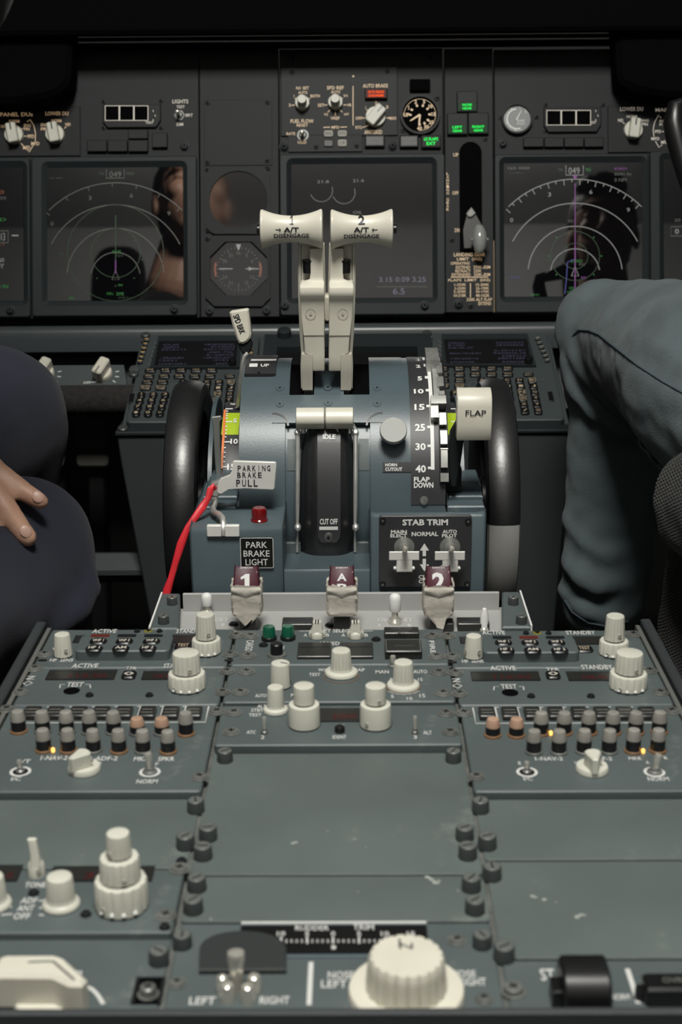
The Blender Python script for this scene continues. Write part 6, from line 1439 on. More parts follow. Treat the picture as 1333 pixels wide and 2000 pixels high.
# ledge tube along the bottom of the panel and the recess under it
fl = Fr(CAM+fwd*1.70, 90-PITCH)
mb = MB(); a = fl.hit(-400, 652); b = fl.hit(1700, 634); zc0 = 0
sec = []
for i in range(9): q = PI*.5*i/8; sec.append((.0085*math.sin(q), -.010+.010*math.cos(q)))
prof = [(-.024, -.05), (-.024, -.004), (-.010, -.001)]+[(.0+.010*math.sin(q)-.002, -.010+.010*math.cos(q)) for q in (PI*.5*i/6 for i in range(7))]+[(.008, -.06)]
mb.loft([[(x, yv+p, qz_) for p, qz_ in prof] for x, yv in ((a[0], a[1]), (b[0], b[1]))]); single('panel_ledge', mb, 'ledge', 'grey rounded ledge running along the foot of the instrument panel', 'ledge', fr=fl, uv=(0, (a[1]+b[1])/2, -.05), ang=40)
M_l = None
fr_ = Fr(CAM+fwd*1.745, 90-PITCH); mb = MB(); u, v, w_, h_ = pr(fr_, -400, 640, 1700, 800); mb.box(u-w_/2, u+w_/2, v-h_/2, v+h_/2, -.02, 0, 0, 0); single('panel_recess', mb, 'kick', 'dark recessed wall under the instrument panel ledge', 'panel', fr=fr_, uv=(u, v, -.02))
# ---- kick panel with two knobs at left
fk2 = Fr(FK.w(0, .10, .0), 42)
P = ppoly(fk2, [(-300, 716), (242, 712), (249, 752), (-300, 758)]); u = P[1][0]; th = thing('dimmer_panel', 'grey dimmer panel with two cream OFF knobs left of the left keypad unit', 'control panel', fk2, -.35, P[0][1])
mb = MB(); mb.prism(P, -.012, 0, .0006, 0)
for x in (68, 178): mb.T(fk2, 'OFF', x-15, 745, x, 750, 0, bold=.02); mb.stroke(ppoly(fk2, [(x+1, 747), (x+9, 746), (x+13, 741)]), .0012, .0003, 1)
for x in (88, 201):
    for da in (15, -10, -35): 
        c = fk2.hit(x, 732); q = rad(da); mb.stroke([(c[0]+.0145*math.cos(q), c[1]+.0145*math.sin(q)), (c[0]+.019*math.cos(q), c[1]+.019*math.sin(q))], .0012, .0003, 1)
part(th, 'faceplate', mb, ['cdu', 'stencil'])
for x in (88, 201):
    u, v = fk2.hit(x, 731); k = fk2.sc(x, 731); mb = MB(); mb.lathe(u, v, [(19*k, 0), (19*k, .005), (17.5*k, .0065)], 32)
    c, d = math.cos(rad(-115)), math.sin(rad(-115)); mb.prism([(u+a*c-b*d, v+a*d+b*c) for a, b in rrect(0, 0, 40*k, 21*k, 5*k)], .006, .019, .0015, 0); mb.stroke([(u+c*4*k, v+d*4*k), (u+c*19*k, v+d*19*k)], .0016, .0193, 1); part(th, 'dimmer_knob', mb, ['cream', 'screw'])
for x in (40, 262): 
    u, v = fk2.hit(x, 722); mb = MB(); mb.lathe(u, v, [(.006, 0), (.0055, .0012), (.004, .0014)], 20); part(th, 'fastener', mb, 'stud')
mb = MB(); pts = [fk2.hit(-300, 770), fk2.hit(262, 766)]; mb.tube([(pts[0][0], pts[0][1]-.002, -.012), (pts[1][0], pts[1][1]-.002, -.012)], .017, 16); part(th, 'padded_edge', mb, 'fuzzy', label='fuzzy dark edge trim')

# ---- lower centre display between the keypads
fd = FK
th = thing('lower_display_unit', 'black lower display in a grey frame between the two keypad units, behind the levers', 'display screen', fd, .0, .14)
P0 = fd.hit(540, 705, .004); P1 = fd.hit(815, 676, .004); P2 = fd.hit(508, 760, .004); P3 = fd.hit(842, 651, .004)
mb = MB(); hollow(mb, [(P2[0], P2[1]), (P3[0], P2[1]), (P3[0], P3[1]), (P2[0], P3[1])], [(P0[0], P2[1]+.01), (P1[0], P2[1]+.01), (P1[0], P1[1]), (P0[0], P1[1])], -.01, .004); part(th, 'frame', mb, 'bezel')
mb = MB(); mb.box(P0[0], P1[0], P2[1]+.01, P1[1], -.012, -.003); part(th, 'screen', mb, 'black')
for px in (556, 640):
    u, v = fd.hit(px if px < 600 else 551, 656, .004); 
    if px > 600: continue
    mb = MB(); mb.lathe(u, v, [(.0085, .004), (.008, .012), (.006, .013)], 20); part(th, 'fastener', mb, 'bezel')

# ---- keypad units
KEYS = 'ABCDEFGHIJKLMNOPQRSTUVWXYZ'
def cdu(side, label):
    if side < 0: mx = lambda px: px
    else: mx = lambda px: px
    n = .0
    L = FK.hit(245, 825)[0] if side < 0 else FK.hit(847, 830)[0]
    Rr = FK.hit(508, 650)[0] if side < 0 else FK.hit(1105, 820)[0]
    Vb = FK.hit(300, 824)[1]; Vt = FK.hit(300, 655)[1]
    th = thing('control_display_unit', label, 'keypad unit', FK, (L+Rr)/2, (Vb+Vt)/2, -.02, 'keypad units')
    W_ = Rr-L
    mb = MB(); mb.box(L-.006, Rr+.006, Vb-.010, Vt+.004, -.03, -.010, .001, 0); mb.rbox((L+Rr)/2, (Vb+Vt)/2, W_, Vt-Vb, -.012, 0, .006, .0012, 0)
    # layout in unit coordinates: s across 0..1, t up 0..1 (from the left unit's pixels)
    A0, A1 = FK.hit(245, 825), FK.hit(508, 825)
    def uv(px, py):     # pixel on the LEFT unit -> this unit
        u, v = FK.hit(px, py); s_ = (u-FK.hit(245, 825)[0]); return (L+s_*W_/(FK.hit(508, 650)[0]-FK.hit(245, 825)[0]), v)
    mb.stroke([uv(262, 767), uv(330, 767), uv(336, 750), uv(478, 745)], .0008, .0003, 2)
    for s0 in (0, 1):
        for i in range(6):
            a = (302-2.4*i, 669+8.2*i); b = (312-2.4*i, 678+8.2*i)
            if s0: a = (469-.1*i, 671+8*i); b = (461-.3*i, 681+8*i)
            mb.stroke([uv(*a), uv(*b)], .0011, .0004, 2)
    p, q_ = uv(306, 733), uv(305, 669); 
    part(th, 'body', mb, ['cdu', 'keytxt', 'rail'])
    # raised hood round the screen
    s0, s1 = uv(302, 719), uv(466, 670); mb = MB()
    hollow(mb, [(s0[0]-.005, s0[1]-.004), (s1[0]+.005, s0[1]-.004), (s1[0]+.002, s1[1]+.012), (s0[0]-.002, s1[1]+.012)], [(s0[0], s0[1]), (s1[0], s0[1]), (s1[0], s1[1]), (s0[0], s1[1])], -.002, .0035); part(th, 'screen_hood', mb, 'bezel')
    mb = MB(); mb.box(s0[0], s1[0], s0[1], s1[1], -.002, .0012, 0, 0)
    rr = random.Random(5+side)
    for i, y in enumerate((.90, .80, .70, .58, .47, .36, .26, .12)):
        for x0, x1 in ((.04, .46), (.58, .96)):
            ln = rr.randint(5, 9) if rr.random() < .85 else 0
            if side < 0 and i == 3 and x0 < .3: ln = 0
            if ln: mb.text(''.join(rr.choice('ABEKLNRS0123456789<>-') for _ in range(ln)), s0[0]+(s1[0]-s0[0])*((x0+x0+.045*ln)/2 if x0 < .3 else (x1+x1-.042*ln)/2), s0[1]+(s1[1]-s0[1])*y, (s1[0]-s0[0])*.042*ln, (s1[1]-s0[1])*.062, .0015, 1, bold=0)
    part(th, 'screen', mb, ['glassk', 'sym_pd'])
    def key(px, py, wpx, hm, t, name, r=.3, h=.0028, lit='keytxt', tw=.72, inv=False):
        u, v = uv(px, py); w_ = wpx*FK.sc(px, py); mb = MB(); mb.rbox(u, v, w_, hm, -.0005, h, min(w_, hm)*r, min(w_, hm)*.1, 0)
        if t:
            mb.text(t, u, v, min(w_*tw*.86, hm*.42*len(t)), hm*.40, h+.0003, 1, bold=.0)
            if inv: mb.stroke([(u-w_*.36, v-hm*.38), (u+w_*.36, v-hm*.38), (u+w_*.36, v+hm*.38), (u-w_*.36, v+hm*.38)], .0006, h+.0003, 1, True)
        part(th, name, mb, ['black', lit])
    for i in range(6):
        for sd in (0, 1):
            px, py = (287-2.6*i, 667+8.5*i) if not sd else (487+1.2*i*0+1.0*i, 668+8.5*i)
            u, v = uv(px, py); mb = MB(); mb.rbox(u, v, .0062, .0046, -.0005, .003, .0008, .0005, 0); mb.rbox(u, v+.0008, .0046, .0014, .003, .0033, .0003, 0, 1); part(th, 'line_key', mb, ['black', 'keybar' if side < 0 else 'knobd'])
    fx = [294, 324, 353.5, 383.5, 413.5]
    rows_ = [(726, ('INIT REF', 'RTE', 'CLB', 'CRZ', 'DES'), 0), (737.5, ('MENU', 'LEGS', 'DEP ARR', 'HOLD', 'PROG'), -3), (749, ('N1 LIMIT', 'FIX'), -6), (760, ('PREV PAGE', 'NEXT PAGE'), -9.5)]
    for py, ts, dx in rows_:
        for i, t in enumerate(ts): key(fx[i]+dx*(1-.0*i)+i*.0, py, 22, .0079, t, 'function_key', .32, tw=.7, inv=(t in ('PREV PAGE', 'NEXT PAGE')))
    key(449, 737.5, 20, .0060, 'EXEC', 'execute_key')
    for i, row in enumerate((('1', '2', '3'), ('4', '5', '6'), ('7', '8', '9'), ('.', '0', '+/-'))):
        for j, t in enumerate(row): key(276.5-3.4*i+23.3*j, 774.5+12*i, 16.5, .0122, t, 'number_key', .5, .0034, tw=.55)
    letters = ['A', 'B', 'C', 'D', 'E', 'F', 'G', 'H', 'I', 'J', 'K', 'L', 'M', 'N', 'O', 'P', 'Q', 'R', 'S', 'T', 'U', 'V', 'W', 'X', 'Y', 'Z', 'SP', 'DEL', '/', 'CLR']
    for i in range(6):
        for j in range(5): key(358+23.5*j-2.2*i+(.8*i*(j/4)), 750.5+11.8*i, 16.5, .0112, letters[i*5+j], 'letter_key', .28, .0034, tw=.6, inv=letters[i*5+j] in 'ENSW')
    u, v = uv(455, 717); mb = MB(); mb.lathe(u, v, [(.0048, 0), (.0045, .010), (.0036, .0112)], 20); part(th, 'brightness_knob', mb, 'black')
    for px, py in ((257, 779), (478, 779)):
        u, v = uv(px, py); mb = MB(); mb.rbox(u, v, .0052, .019, -.0005, .0012, .0008, .0003); part(th, 'annunciator', mb, 'black')
    for px, py in ((240, 835), (285, 657), (262, 733), (504, 835)):
        u, v = uv(px, py); mb = MB(); h = .010 if py > 800 else .003; z0 = -.010 if py > 800 else 0; mb.lathe(u, v, [(.0058, z0), (.0055, z0+h), (.0042, z0+h+.001)], 18); part(th, 'fastener', mb, 'stud')
cdu(-1, 'keypad control unit left of the quadrant with amber line keys'); cdu(1, 'keypad control unit right of the quadrant beside the denim leg')
# ---- forward pedestal that carries the keypads
ffp = Fr((0, 1.487, 0), 90)
th = thing('forward_pedestal', 'dark grey forward pedestal box under the two keypad units, narrowing to the floor', 'pedestal', ffp, 0, -.5)
P = ppoly(ffp, [(228, 848), (1118, 842), (1112, 900), (1085, 1210), (1060, 1500), (350, 1500), (292, 1200), (236, 900)])
mb = MB(); mb.prism(P, -.22, 0, .0015); part(th, 'body', mb, 'kick')
P = ppoly(ffp, [(225, 851), (1121, 845), (1121, 838), (226, 843)], .002); mb = MB(); mb.prism(P, -.21, .004, .001); part(th, 'top_lip', mb, 'bezel')
# ---- yoke at the right edge
fy = Fr(CAM+fwd*1.30, 90-PITCH)
mb = MB(); pts = [(1322, 208), (1318, 240), (1324, 270), (1334, 310), (1346, 350), (1365, 395)]
mb.tube([(*fy.hit(a, b), 0) for a, b in [(1345, 195)]+pts], [.004, .0085, .0105, .0105, .0100, .010, .010], 16); mb.tube([(*fy.hit(a, b), -.004) for a, b in ((1326, 215), (1400, 190), (1500, 190))], [.006, .012, .013], 14)
single('control_yoke', mb, 'black', 'black control yoke horn at the right frame edge before the far display', 'yoke', fr=fy, uv=(*fy.hit(1325, 350), 0))
# ================================================================ ROOM SHELL
def slabw(name, x0, x1, y0, y1, z0, z1, m):
    mb = MB(); mb.box(x0, x1, y0, y1, z0, z1); return single(name, mb, m, kind='structure')
slabw('floor', -1.3, 1.3, -1.1, 2.3, -.60, -.55, 'floor')
slabw('wall_back', -1.3, 1.3, -1.1, -1.05, -.55, 1.75, 'wall')
slabw('ceiling', -1.3, 1.3, -1.1, 2.3, 1.75, 1.80, 'wall')
slabw('wall_left', -1.3, -1.25, -1.05, 2.3, -.55, 1.75, 'kick')
slabw('wall_right', 1.25, 1.3, -1.05, 2.3, -.55, 1.75, 'kick')
slabw('wall_front', -1.25, 1.25, 2.25, 2.3, -.55, 1.75, 'floor')
mb = MB(); mb.box(-.42, .42, -1.05, -1.03, -.55, 1.42, .004); d = single('door_1', mb, 'doorm', kind='structure')
mb = MB(); mb.tube([(.33, -1.03, .45), (.33, -.99, .45), (.25, -.985, .45)], .011, 10); mb.v = [(x-d.location.x, y-d.location.y, z-d.location.z) for x, y, z in mb.v]
h = bpy.data.objects.new('handle', mesh('handle', mb, 'steel')); C.objects.link(h); h.parent = d

# ---- rudder pedals in the left footwell
for px, pw, ph, lab in ((183, 66, 52, 'dim grey rudder pedal in the left footwell beside the pedestal'), (104, 44, 92, 'dim grey rudder pedal in the left footwell nearer the navy knee')):
    fp = Fr((0, 1.80, 0), 78); u, v = fp.hit(px, 850); th = thing('rudder_pedal', lab, 'pedal', fp, u, v, 0, 'rudder pedals')
    a, b, w_, h_ = pr(fp, px-pw/2, 850-26, px+pw/2, 850-26+ph); mb = MB(); mb.rbox(a, b, w_, h_, -.01, .004, .012, .002); part(th, 'pad', mb, 'pedal')
    a, b, w_, h_ = pr(fp, px-pw/2-6, 886, px+pw/2-2, 912); mb = MB(); mb.rbox(a, b, w_*.9, h_, -.03, -.004, .006, .002); part(th, 'heel_rest', mb, 'pedal')
    mb = MB(); mb.box(a-.012, a+.012, v-.35, v-.05, -.06, -.03, .003); part(th, 'arm', mb, 'black')
fp = Fr((0, 1.70, 0), 40); a, b, w_, h_ = pr(fp, 120, 1075, 290, 1120); mb = MB(); mb.rbox(a, b, w_*1.4, h_, -.02, 0, .01, .004); single('foot_rest', mb, 'kick', 'dark foot rest bar on the left footwell floor', 'foot rest', fr=fp, uv=(a, b, -.02))

# ================================================================ PEOPLE
def at(px, py, D): return CAM+ray(px, py)*D
def capsule(mb, p0, r0, p1, r1, seg=20):
    p0, p1 = Vector(p0), Vector(p1); t = (p1-p0); L = t.length; t.normalize(); n = t.orthogonal().normalized(); b = t.cross(n); rings = []
    prof = [(p0-t*r0*math.sin(q), r0*math.cos(q)) for q in (PI/2*(1-i/5)*.98 for i in range(6))]+[(p1+t*r1*math.sin(q), r1*math.cos(q)) for q in (PI/2*(i/5)*.98 for i in range(6))]
    for c, r in prof: rings.append([tuple(c+(n*math.cos(a)+b*math.sin(a))*r) for a in (2*PI*k/seg for k in range(seg))])
    mb.loft(rings)
def ell(mb, c, r, R3=None, seg=24, nr=14):
    rings = []
    for i in range(1, nr):
        a = -PI/2+PI*i/nr; ring = []
        for k in range(seg):
            q = 2*PI*k/seg; p = Vector((r[0]*math.cos(a)*math.cos(q), r[1]*math.cos(a)*math.sin(q), r[2]*math.sin(a)))
            if R3 is not None: p = R3 @ p
            ring.append(tuple(Vector(c)+p))
        rings.append(ring)
    mb.loft(rings)
def chain(mb, pts):
    for (p, r), (q, s_) in zip(pts, pts[1:]): capsule(mb, p, r, q, s_)
def remesh(mb, voxel, smooth, disp=None):
    me = bpy.data.meshes.new('tmp'); me.from_pydata(mb.v, [], mb.f); o = bpy.data.objects.new('tmp', me); C.objects.link(o)
    r = o.modifiers.new('r', 'REMESH'); r.mode = 'VOXEL'; r.voxel_size = voxel; r.use_smooth_shade = True
    if smooth: s_ = o.modifiers.new('s', 'SMOOTH'); s_.factor = .5; s_.iterations = smooth
    dg = bpy.context.evaluated_depsgraph_get(); m2 = bpy.data.meshes.new_from_object(o.evaluated_get(dg))
    bpy.data.objects.remove(o); bpy.data.meshes.remove(me)
    if disp:
        nv = [v.normal.copy() for v in m2.vertices]
        for v, n in zip(m2.vertices, nv): v.co += n*disp(v.co, n)
    return m2
def bodypart(th, name, me, m, parent=None, label=None):
    base = Vector(th.location); me.transform(Matrix.Translation(-base)); me.materials.clear(); me.materials.append(M[m]); me.polygons.foreach_set('use_smooth', [True]*len(me.polygons))
    o = bpy.data.objects.new(name, me); C.objects.link(o); o.parent = parent or th; return setp(o, label)
def head(mb, c, s_, yaw, pitch=0):
    """face looks along +Y of the head's own axes"""
    R3 = Matrix.Rotation(yaw, 3, 'Z') @ Matrix.Rotation(pitch, 3, 'X'); c = Vector(c)
    P = lambda x, y, z: c+R3 @ Vector((x, y, z))*s_
    E_ = lambda x, y, z, rx, ry, rz: ell(mb, P(x, y, z), (rx*s_, ry*s_, rz*s_), R3)
    E_(0, -.008, .035, .076, .096, .092); E_(0, .020, -.035, .062, .072, .072); E_(0, .050, -.085, .034, .034, .026)
    E_(0, .078, .040, .056, .014, .014)                                   # brow
    for x in (-1, 1):
        E_(x*.036, .066, -.012, .022, .022, .022); E_(x*.074, -.012, .0, .010, .020, .032); E_(x*.033, .079, .014, .0125, .010, .009)
    capsule(mb, P(0, .086, .022), .0085*s_, P(0, .106, -.022), .0125*s_)   # nose
    for x in (-1, 1): E_(x*.011, .094, -.027, .009, .010, .008)
    E_(0, .083, -.052, .023, .011, .006); E_(0, .080, -.063, .020, .012, .0065); E_(0, .070, -.072, .022, .012, .010)
    return P
def hair(mb, P, s_, R3):
    ell(mb, P(0, -.016, .048), (.082*s_, .100*s_, .088*s_), R3); ell(mb, P(0, .045, .105), (.060*s_, .050*s_, .030*s_), R3); ell(mb, P(0, -.065, .0), (.068*s_, .048*s_, .062*s_), R3)

# ---- seated person at left: black shirt, navy trousers, hand on the knee
th = bpy.data.objects.new('person', None); C.objects.link(th); th.location = (-.45, .70, -.10)
setp(th, 'seated person at left in navy trousers with fingers resting on the knee', 'person')
hc = Vector((-.303, .905, .722)); yaw = rad(-12); s_ = .93
mb = MB(); P = head(mb, hc, s_, yaw, rad(4)); neck0 = Vector((-.335, .865, .56))
capsule(mb, hc+Vector((-.008, -.03, -.06)), .052, neck0, .058)
ell(mb, (-.40, .80, .36), (.165, .105, .20)); ell(mb, (-.44, .73, .12), (.155, .11, .20)); capsule(mb, (-.53, .83, .47), .062, (-.245, .84, .475), .062)
shR = Vector((-.225, .84, .46)); elb = Vector((-.36, .80, .215))
wr = at(-215, 905, 1.005); ck = at(-120, 925, 1.02)
chain(mb, [(shR, .055), (elb, .043)]); chain(mb, [(elb, .042), (elb.lerp(wr, .35), .040), (wr, .026)])
shL = Vector((-.56, .83, .45)); elL = Vector((-.66, .88, .20)); wL = Vector((-.52, 1.06, .11)); chain(mb, [(shL, .055), (elL, .043), (wL, .027)])
ell(mb, wL+Vector((.03, .05, .0)), (.04, .045, .016))
for k in range(4):
    b0 = wL+Vector((.010+.018*k, .085, .004)); chain(mb, [(b0, .0085), (b0+Vector((.004, .035, -.004)), .008), (b0+Vector((.008, .058, -.018)), .0068)])
chain(mb, [(wL+Vector((.05, .03, 0)), .010), (wL+Vector((.085, .05, -.005)), .009), (wL+Vector((.10, .075, -.012)), .0075)])
# right hand: palm, four fingers, thumb
def fing(pts): chain(mb, pts)
kn1, kn2, kn3, kn4 = at(-48, 884, 1.040), at(-62, 922, 1.030), at(-84, 958, 1.024), at(-112, 985, 1.020)
for a, r in ((kn1, .0125), (kn2, .0128), (kn3, .0122), (kn4, .0115)): chain(mb, [(wr+(a-wr)*.12, .019), (a, r)])
fing([(kn1, .0098), (at(-2, 925, 1.036), .0084), (at(22, 944, 1.0355), .0086), (at(52, 964, 1.035), .0074), (at(79, 979, 1.035), .0064)])
fing([(kn2, .0104), (at(-5, 972, 1.022), .0092), (at(14, 1000, 1.021), .0096), (at(36, 1029, 1.021), .0083), (at(54, 1050, 1.021), .0072)])
fing([(kn3, .0104), (at(-40, 1025, 1.014), .0094), (at(-20, 1065, 1.012), .0084), (at(-10, 1090, 1.012), .0072)])
fing([(kn4, .0095), (at(-85, 1040, 1.010), .0084), (at(-72, 1072, 1.008), .0074), (at(-66, 1090, 1.008), .0064)])
fing([(wr+Vector((.015, .03, .004)), .014), (at(-95, 858, 1.05), .0115), (at(-55, 848, 1.06), .0102), (at(-22, 856, 1.062), .0088)])
me = remesh(mb, .0030, 4); body = bodypart(th, 'body', me, 'skin')
# nails
from mathutils.bvhtree import BVHTree
bvh = BVHTree.FromPolygons([body.matrix_world.translation+Vector(th.location)+v.co for v in body.data.vertices], [tuple(p.vertices) for p in body.data.polygons])
for tip, back in (((82, 977), (66, 963)), ((57, 1047), (44, 1029))):
    hp = [bvh.ray_cast(CAM, ray(*q).normalized()) for q in (tip, back)]
    if hp[0][0] is None or hp[1][0] is None: continue
    p, q = hp[0][0], hp[1][0]; t = (p-q).normalized(); nn = (hp[0][1]+hp[1][1]).normalized(); sd = t.cross(nn).normalized(); nn = sd.cross(t)
    mb = MB(); ell(mb, (p+q)/2-nn*.0004, (.0050, .0042, .0013), Matrix((t, sd, nn)).transposed()); me = bpy.data.meshes.new('nail'); me.from_pydata(mb.v, [], mb.f); bodypart(th, 'fingernail', me, 'nail', body)
mb = MB(); hair(mb, P, s_, Matrix.Rotation(yaw, 3, 'Z')); me = remesh(mb, .005, 3, lambda c, n: .003*noise.noise(c*90)); bodypart(th, 'hair', me, 'hair')
mb = MB(); ell(mb, (-.40, .80, .36), (.178, .118, .205)); ell(mb, (-.44, .73, .10), (.168, .125, .20)); capsule(mb, (-.54, .83, .47), .070, (-.235, .84, .475), .070); capsule(mb, shR, .064, shR.lerp(elb, .65), .056); capsule(mb, shL, .064, shL.lerp(elL, .65), .056)
capsule(mb, neck0+Vector((-.01, -.015, -.04)), .066, neck0+Vector((-.03, -.03, -.09)), .09)
me = remesh(mb, .006, 6, lambda c, n: .003*noise.noise(c*30)); bodypart(th, 'shirt', me, 'shirt')
mb = MB()
kR = at(22, 1088, 1.105); kL = at(-14, 822, 1.27); hR = Vector((-.40, .70, -.02)); hL = Vector((-.55, .72, -.02))
ell(mb, (-.47, .68, -.02), (.16, .13, .11))
chain(mb, [(hR, .092), (hR.lerp(kR, .5), .082), (kR, .066)]); chain(mb, [(hL, .092), (hL.lerp(kL, .5), .082), (kL, .068)])
chain(mb, [(kR, .066), (kR+Vector((-.015, .02, -.12)), .062), (kR+Vector((-.06, .06, -.42)), .052)]); chain(mb, [(kL, .068), (kL+Vector((-.03, .02, -.12)), .060), (kL+Vector((-.05, .15, -.48)), .052)])
# folds
chain(mb, [(at(160, 1105, 1.095), .010), (at(168, 1150, 1.09), .012), (at(145, 1190, 1.075), .014), (at(95, 1220, 1.06), .014), (at(40, 1240, 1.05), .012)])
chain(mb, [(at(115, 1110, 1.058), .006), (at(80, 1145, 1.048), .007), (at(20, 1170, 1.042), .007), (at(-50, 1185, 1.04), .007)])
chain(mb, [(at(58, 780, 1.24), .009), (at(62, 830, 1.23), .010), (at(40, 880, 1.22), .010), (at(-10, 900, 1.215), .009)])
me = remesh(mb, .005, 9, lambda c, n: .0035*noise.noise(c*22)); bodypart(th, 'trousers', me, 'navy')
for k, o in ((kR, Vector((-.06, .06, -.42))), (kL, Vector((-.05, .15, -.48)))):
    mb = MB(); a = k+o; a.z = -.505; ell(mb, a+Vector((0, .06, 0)), (.045, .12, .045)); ell(mb, a+Vector((0, 0, .03)), (.042, .05, .05)); me = remesh(mb, .006, 4); bodypart(th, 'shoe', me, 'rubber')

# ---- seated person at right: grey-blue jeans
th = bpy.data.objects.new('person', None); C.objects.link(th); th.location = (.50, .72, -.02)
setp(th, 'seated person at right in grey-blue denim jeans with knee raised by the quadrant', 'person')
hc = Vector((.555, .62, .80)); mb = MB(); P = head(mb, hc, .93, rad(8)); capsule(mb, hc+Vector((0, -.03, -.06)), .052, (.555, .58, .63), .058)
ell(mb, (.53, .60, .40), (.17, .11, .22)); ell(mb, (.51, .64, .15), (.155, .11, .18)); capsule(mb, (.40, .60, .53), .06, (.70, .60, .53), .06)
for sx, ex in ((.375, .36), (.725, .80)):
    e = Vector((ex, .63, .27)); w_ = Vector((.52 if sx < .5 else .66, .86, .22)); chain(mb, [(Vector((sx, .60, .52)), .052), (e, .043), (w_, .027)]); ell(mb, w_+Vector((.0, .055, 0)), (.036, .045, .016))
    for k in range(4):
        b0 = w_+Vector((-.027+.018*k, .09, 0)); chain(mb, [(b0, .0085), (b0+Vector((0, .035, -.004)), .008), (b0+Vector((0, .055, -.02)), .0068)])
    chain(mb, [(w_+Vector((-.02 if sx > .5 else .02, .03, 0)), .011), (w_+Vector((-.05 if sx > .5 else .05, .06, -.004)), .009), (w_+Vector((-.06 if sx > .5 else .06, .085, -.012)), .0075)])
me = remesh(mb, .0035, 4); body = bodypart(th, 'body', me, 'skin')
mb = MB(); hair(mb, P, .93, Matrix.Rotation(rad(8), 3, 'Z')); me = remesh(mb, .005, 3, lambda c, n: .003*noise.noise(c*90)); bodypart(th, 'hair', me, 'hair')
mb = MB(); ell(mb, (.53, .60, .40), (.182, .122, .225)); ell(mb, (.51, .64, .15), (.168, .122, .185)); capsule(mb, (.39, .60, .53), .068, (.71, .60, .53), .068)
for sx, ex in ((.375, .36), (.725, .80)): chain(mb, [(Vector((sx, .60, .52)), .062), (Vector((ex, .63, .27)), .052)])
me = remesh(mb, .006, 6, lambda c, n: .003*noise.noise(c*30)); bodypart(th, 'shirt', me, 'shirt')
mb = MB(); K = at(1228, 662, 1.33); TH = at(1410, 742, 1.09); H = Vector((.45, .74, .055))
ell(mb, (.53, .68, .03), (.16, .13, .11))
capsule(mb, K, .0555, at(1180, 640, 1.345), .047)
chain(mb, [(K, .0545), (at(1290, 683, 1.24), .061), (at(1350, 712, 1.16), .068), (TH, .078), (H, .088)])
A1, A2, A3, A4 = at(1205, 800, 1.36), at(1196, 950, 1.375), at(1188, 1100, 1.39), at(1176, 1180, 1.40)
chain(mb, [(K, .0545), (at(1190, 720, 1.345), .046), (A1, .0455), (A2, .0445), (A3, .0445), (A4, .040)])
# cloth folds: behind the knee, and bunched above the hem
def fold(pts): chain(mb, [(at(a, b, D), r) for a, b, D, r in pts])
fold([(1122, 640, 1.329, .010), (1128, 690, 1.319, .011), (1165, 745, 1.295, .011), (1215, 790, 1.285, .012), (1262, 830, 1.29, .011)])
fold([(1140, 640, 1.305, .009), (1170, 700, 1.285, .010), (1215, 745, 1.265, .012), (1262, 785, 1.245, .012)])
fold([(1112, 700, 1.339, .010), (1125, 760, 1.329, .010), (1165, 810, 1.319, .010), (1220, 838, 1.319, .010)])
fold([(1112, 1010, 1.380, 0.0085), (1140, 1060, 1.355, 0.0085), (1190, 1085, 1.345, 0.0085), (1250, 1060, 1.351, 0.0076)])
fold([(1112, 1090, 1.380, 0.0093), (1135, 1130, 1.360, 0.0102), (1170, 1150, 1.350, 0.0102), (1220, 1135, 1.355, 0.0093), (1255, 1105, 1.370, 0.0085)])
fold([(1108, 1150, 1.395, 0.0102), (1140, 1190, 1.370, 0.0110), (1190, 1205, 1.365, 0.0110), (1240, 1185, 1.380, 0.0102)])
chain(mb, [(Vector((.62, .76, .04)), .088), (Vector((.66, 1.10, .08)), .075), (Vector((.66, 1.24, .09)), .06), (Vector((.67, 1.27, -.10)), .05), (Vector((.67, 1.33, -.36)), .045)])
def dn(c, n): return .0022*noise.noise(Vector((c.x*26, c.y*26, c.z*40)))+.0012*noise.noise(c*70)
me = remesh(mb, .0042, 12, dn); jeans = bodypart(th, 'jeans', me, 'denim')
# seam along the thigh and the hem ring
dgm = jeans.data; 
from mathutils.bvhtree import BVHTree
bv = BVHTree.FromPolygons([jeans.location+Vector(th.location)+v.co for v in dgm.vertices], [tuple(p.vertices) for p in dgm.polygons])
def onbody(px, py, lift=.0):
    d = ray(px, py).normalized(); h = bv.ray_cast(CAM, d)
    return h[0]-d*lift if h[0] is not None else None
def seam(pts, r, name):
    W = []
    for (a, b), (c, d) in zip(pts, pts[1:]):
        for i in range(8): W.append(onbody(a+(c-a)*i/8, b+(d-b)*i/8, -.0003))
    W = [p for p in W if p]; mb = MB()
    if len(W) > 3: mb.tube(W, r, 6); mb.v = [(x-th.location.x, y-th.location.y, z-th.location.z) for x, y, z in mb.v]; o = bpy.data.objects.new(name, mesh(name, mb, 'seam')); C.objects.link(o); o.parent = jeans
seam([(1120, 655), (1132, 645), (1152, 646), (1172, 654), (1205, 680), (1250, 715), (1300, 747), (1345, 772)], .0013, 'seam')
seam([(1105, 1172), (1120, 1196), (1150, 1216), (1190, 1224), (1232, 1212)], .0018, 'hem')
for a in (A4+Vector((0, .01, -.20)), Vector((.67, 1.33, -.46))):
    mb = MB(); a = Vector((a.x, a.y, -.505)); ell(mb, a+Vector((0, .05, 0)), (.044, .12, .045)); capsule(mb, a+Vector((0, 0, .03)), .04, a+Vector((0, -.01, .27 if a.x < .5 else .1)), .036); me = remesh(mb, .006, 4); bodypart(th, 'shoe', me, 'rubber')

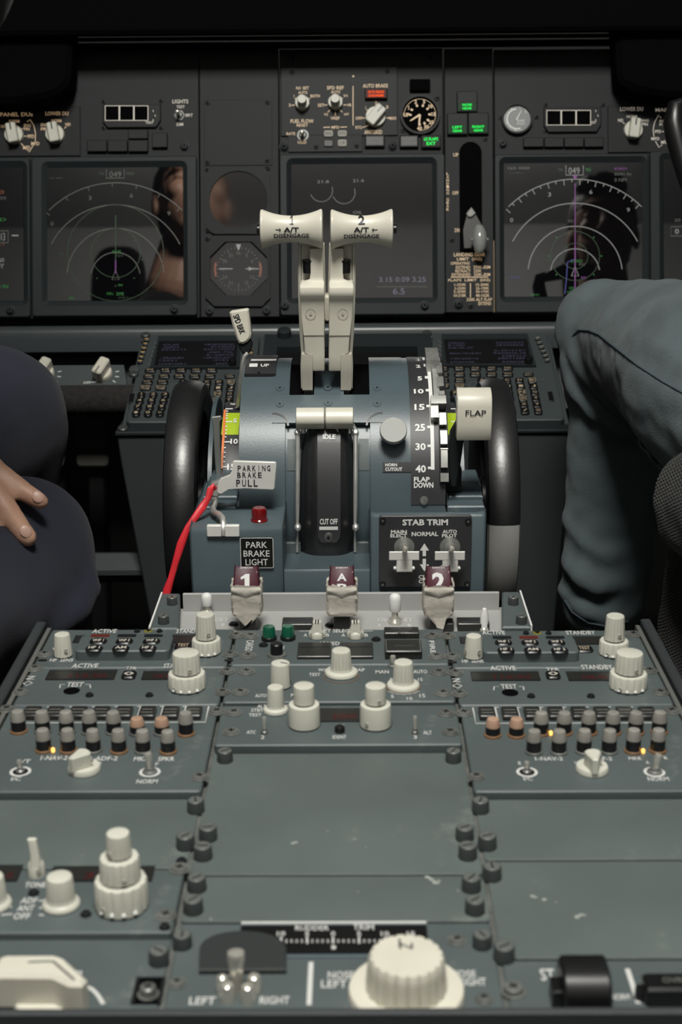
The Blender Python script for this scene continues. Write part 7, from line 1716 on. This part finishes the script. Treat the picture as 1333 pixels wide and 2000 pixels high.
# ================================================================ SEATS
def seat(sx, label):
    th = bpy.data.objects.new('pilot_seat', None); C.objects.link(th); th.location = (sx, .55, -.55); setp(th, label, 'seat', 'pilot seats')
    def add(name, mb, m, parent=None, lab=None, sm=None):
        mb.v = [(x-sx, y-.55, z+.55) for x, y, z in mb.v]; o = bpy.data.objects.new(name, mesh(name, mb, m)); C.objects.link(o); o.parent = parent or th; return setp(o, lab)
    e = 1 if sx > 0 else -1
    inner = sx-e*.265
    def cush(cx, cy, cz, a, b, c, q=4.0):
        mb = MB(); rings = []
        for i in range(1, 20):
            f = -PI/2+PI*i/20; ring = []
            for k in range(40):
                g = 2*PI*k/40; S_ = lambda t, p: math.copysign(abs(t)**p, t)
                ring.append((cx+a*S_(math.cos(f), 2/q)*S_(math.cos(g), 2/q), cy+b*S_(math.cos(f), 2/q)*S_(math.sin(g), 2/q), cz+c*S_(math.sin(f), 2/q)))
            rings.append(ring)
        mb.loft(rings); return mb
    add('cushion', cush(sx, .66, -.145, .245, .27, .075), 'weave')
    add('backrest', cush(sx, .40, .22, .21, .075, .40), 'weave'); add('headrest', cush(sx, .40, .80, .062, .05, .095, 3), 'matte')
    mb = MB(); mb.box(sx-.03, sx+.03, .39, .41, .55, .74, .004); add('headrest_post', mb, 'black')
    mb = MB(); mb.box(sx-.10, sx+.10, .45, .80, -.55, -.22, .01); add('pedestal', mb, 'kick')
    for q in (-1, 1):
        mb = MB(); mb.tube([(sx+q*.26, .40, .12), (sx+q*.265, .55, .125), (sx+q*.265, .72, .12)], .026, 12); add('armrest', mb, 'black')
    return th
seat(-.53, 'left pilot seat with black headrest, mostly outside the frame at left')
s2 = seat(.56, 'right pilot seat with grey woven cover at the right frame edge beside the pedestal')
def add2(name, mb, m, lab=None):
    L = s2.location; mb.v = [(x-L.x, y-L.y, z-L.z) for x, y, z in mb.v]; o = bpy.data.objects.new(name, mesh(name, mb, m)); C.objects.link(o); o.parent = s2; return setp(o, lab)
def soft(pts):
    mb = MB()
    chain(mb, pts); return remesh(mb, .005, 6, lambda c, n: .002*noise.noise(c*60))
def addm(name, me, m):
    me.transform(Matrix.Translation(-Vector(s2.location))); me.materials.append(M[m]); me.polygons.foreach_set('use_smooth', [True]*len(me.polygons)); o = bpy.data.objects.new(name, me); C.objects.link(o); o.parent = s2
addm('thigh_pad', soft([(at(1322, 932, 1.12), .013), (at(1346, 958, 1.08), .022), (at(1400, 985, 1.0), .045), (at(1480, 1010, .95), .05)]), 'weave')
addm('side_bolster', soft([(at(1348, 1062, 1.10), .016), (at(1352, 1130, 1.09), .022), (at(1360, 1220, 1.08), .029), (at(1368, 1330, 1.07), .034), (at(1380, 1450, 1.05), .036)]), 'weave')
addm('cushion_edge', soft([(at(1312, 1010, 1.14), .012), (at(1350, 1020, 1.12), .02), (at(1420, 1050, 1.08), .03)]), 'matte')
addm('belt_bar', soft([(at(1266, 862, 1.17), .010), (at(1300, 888, 1.14), .012), (at(1350, 925, 1.10), .013), (at(1420, 980, 1.05), .013)]), 'black')
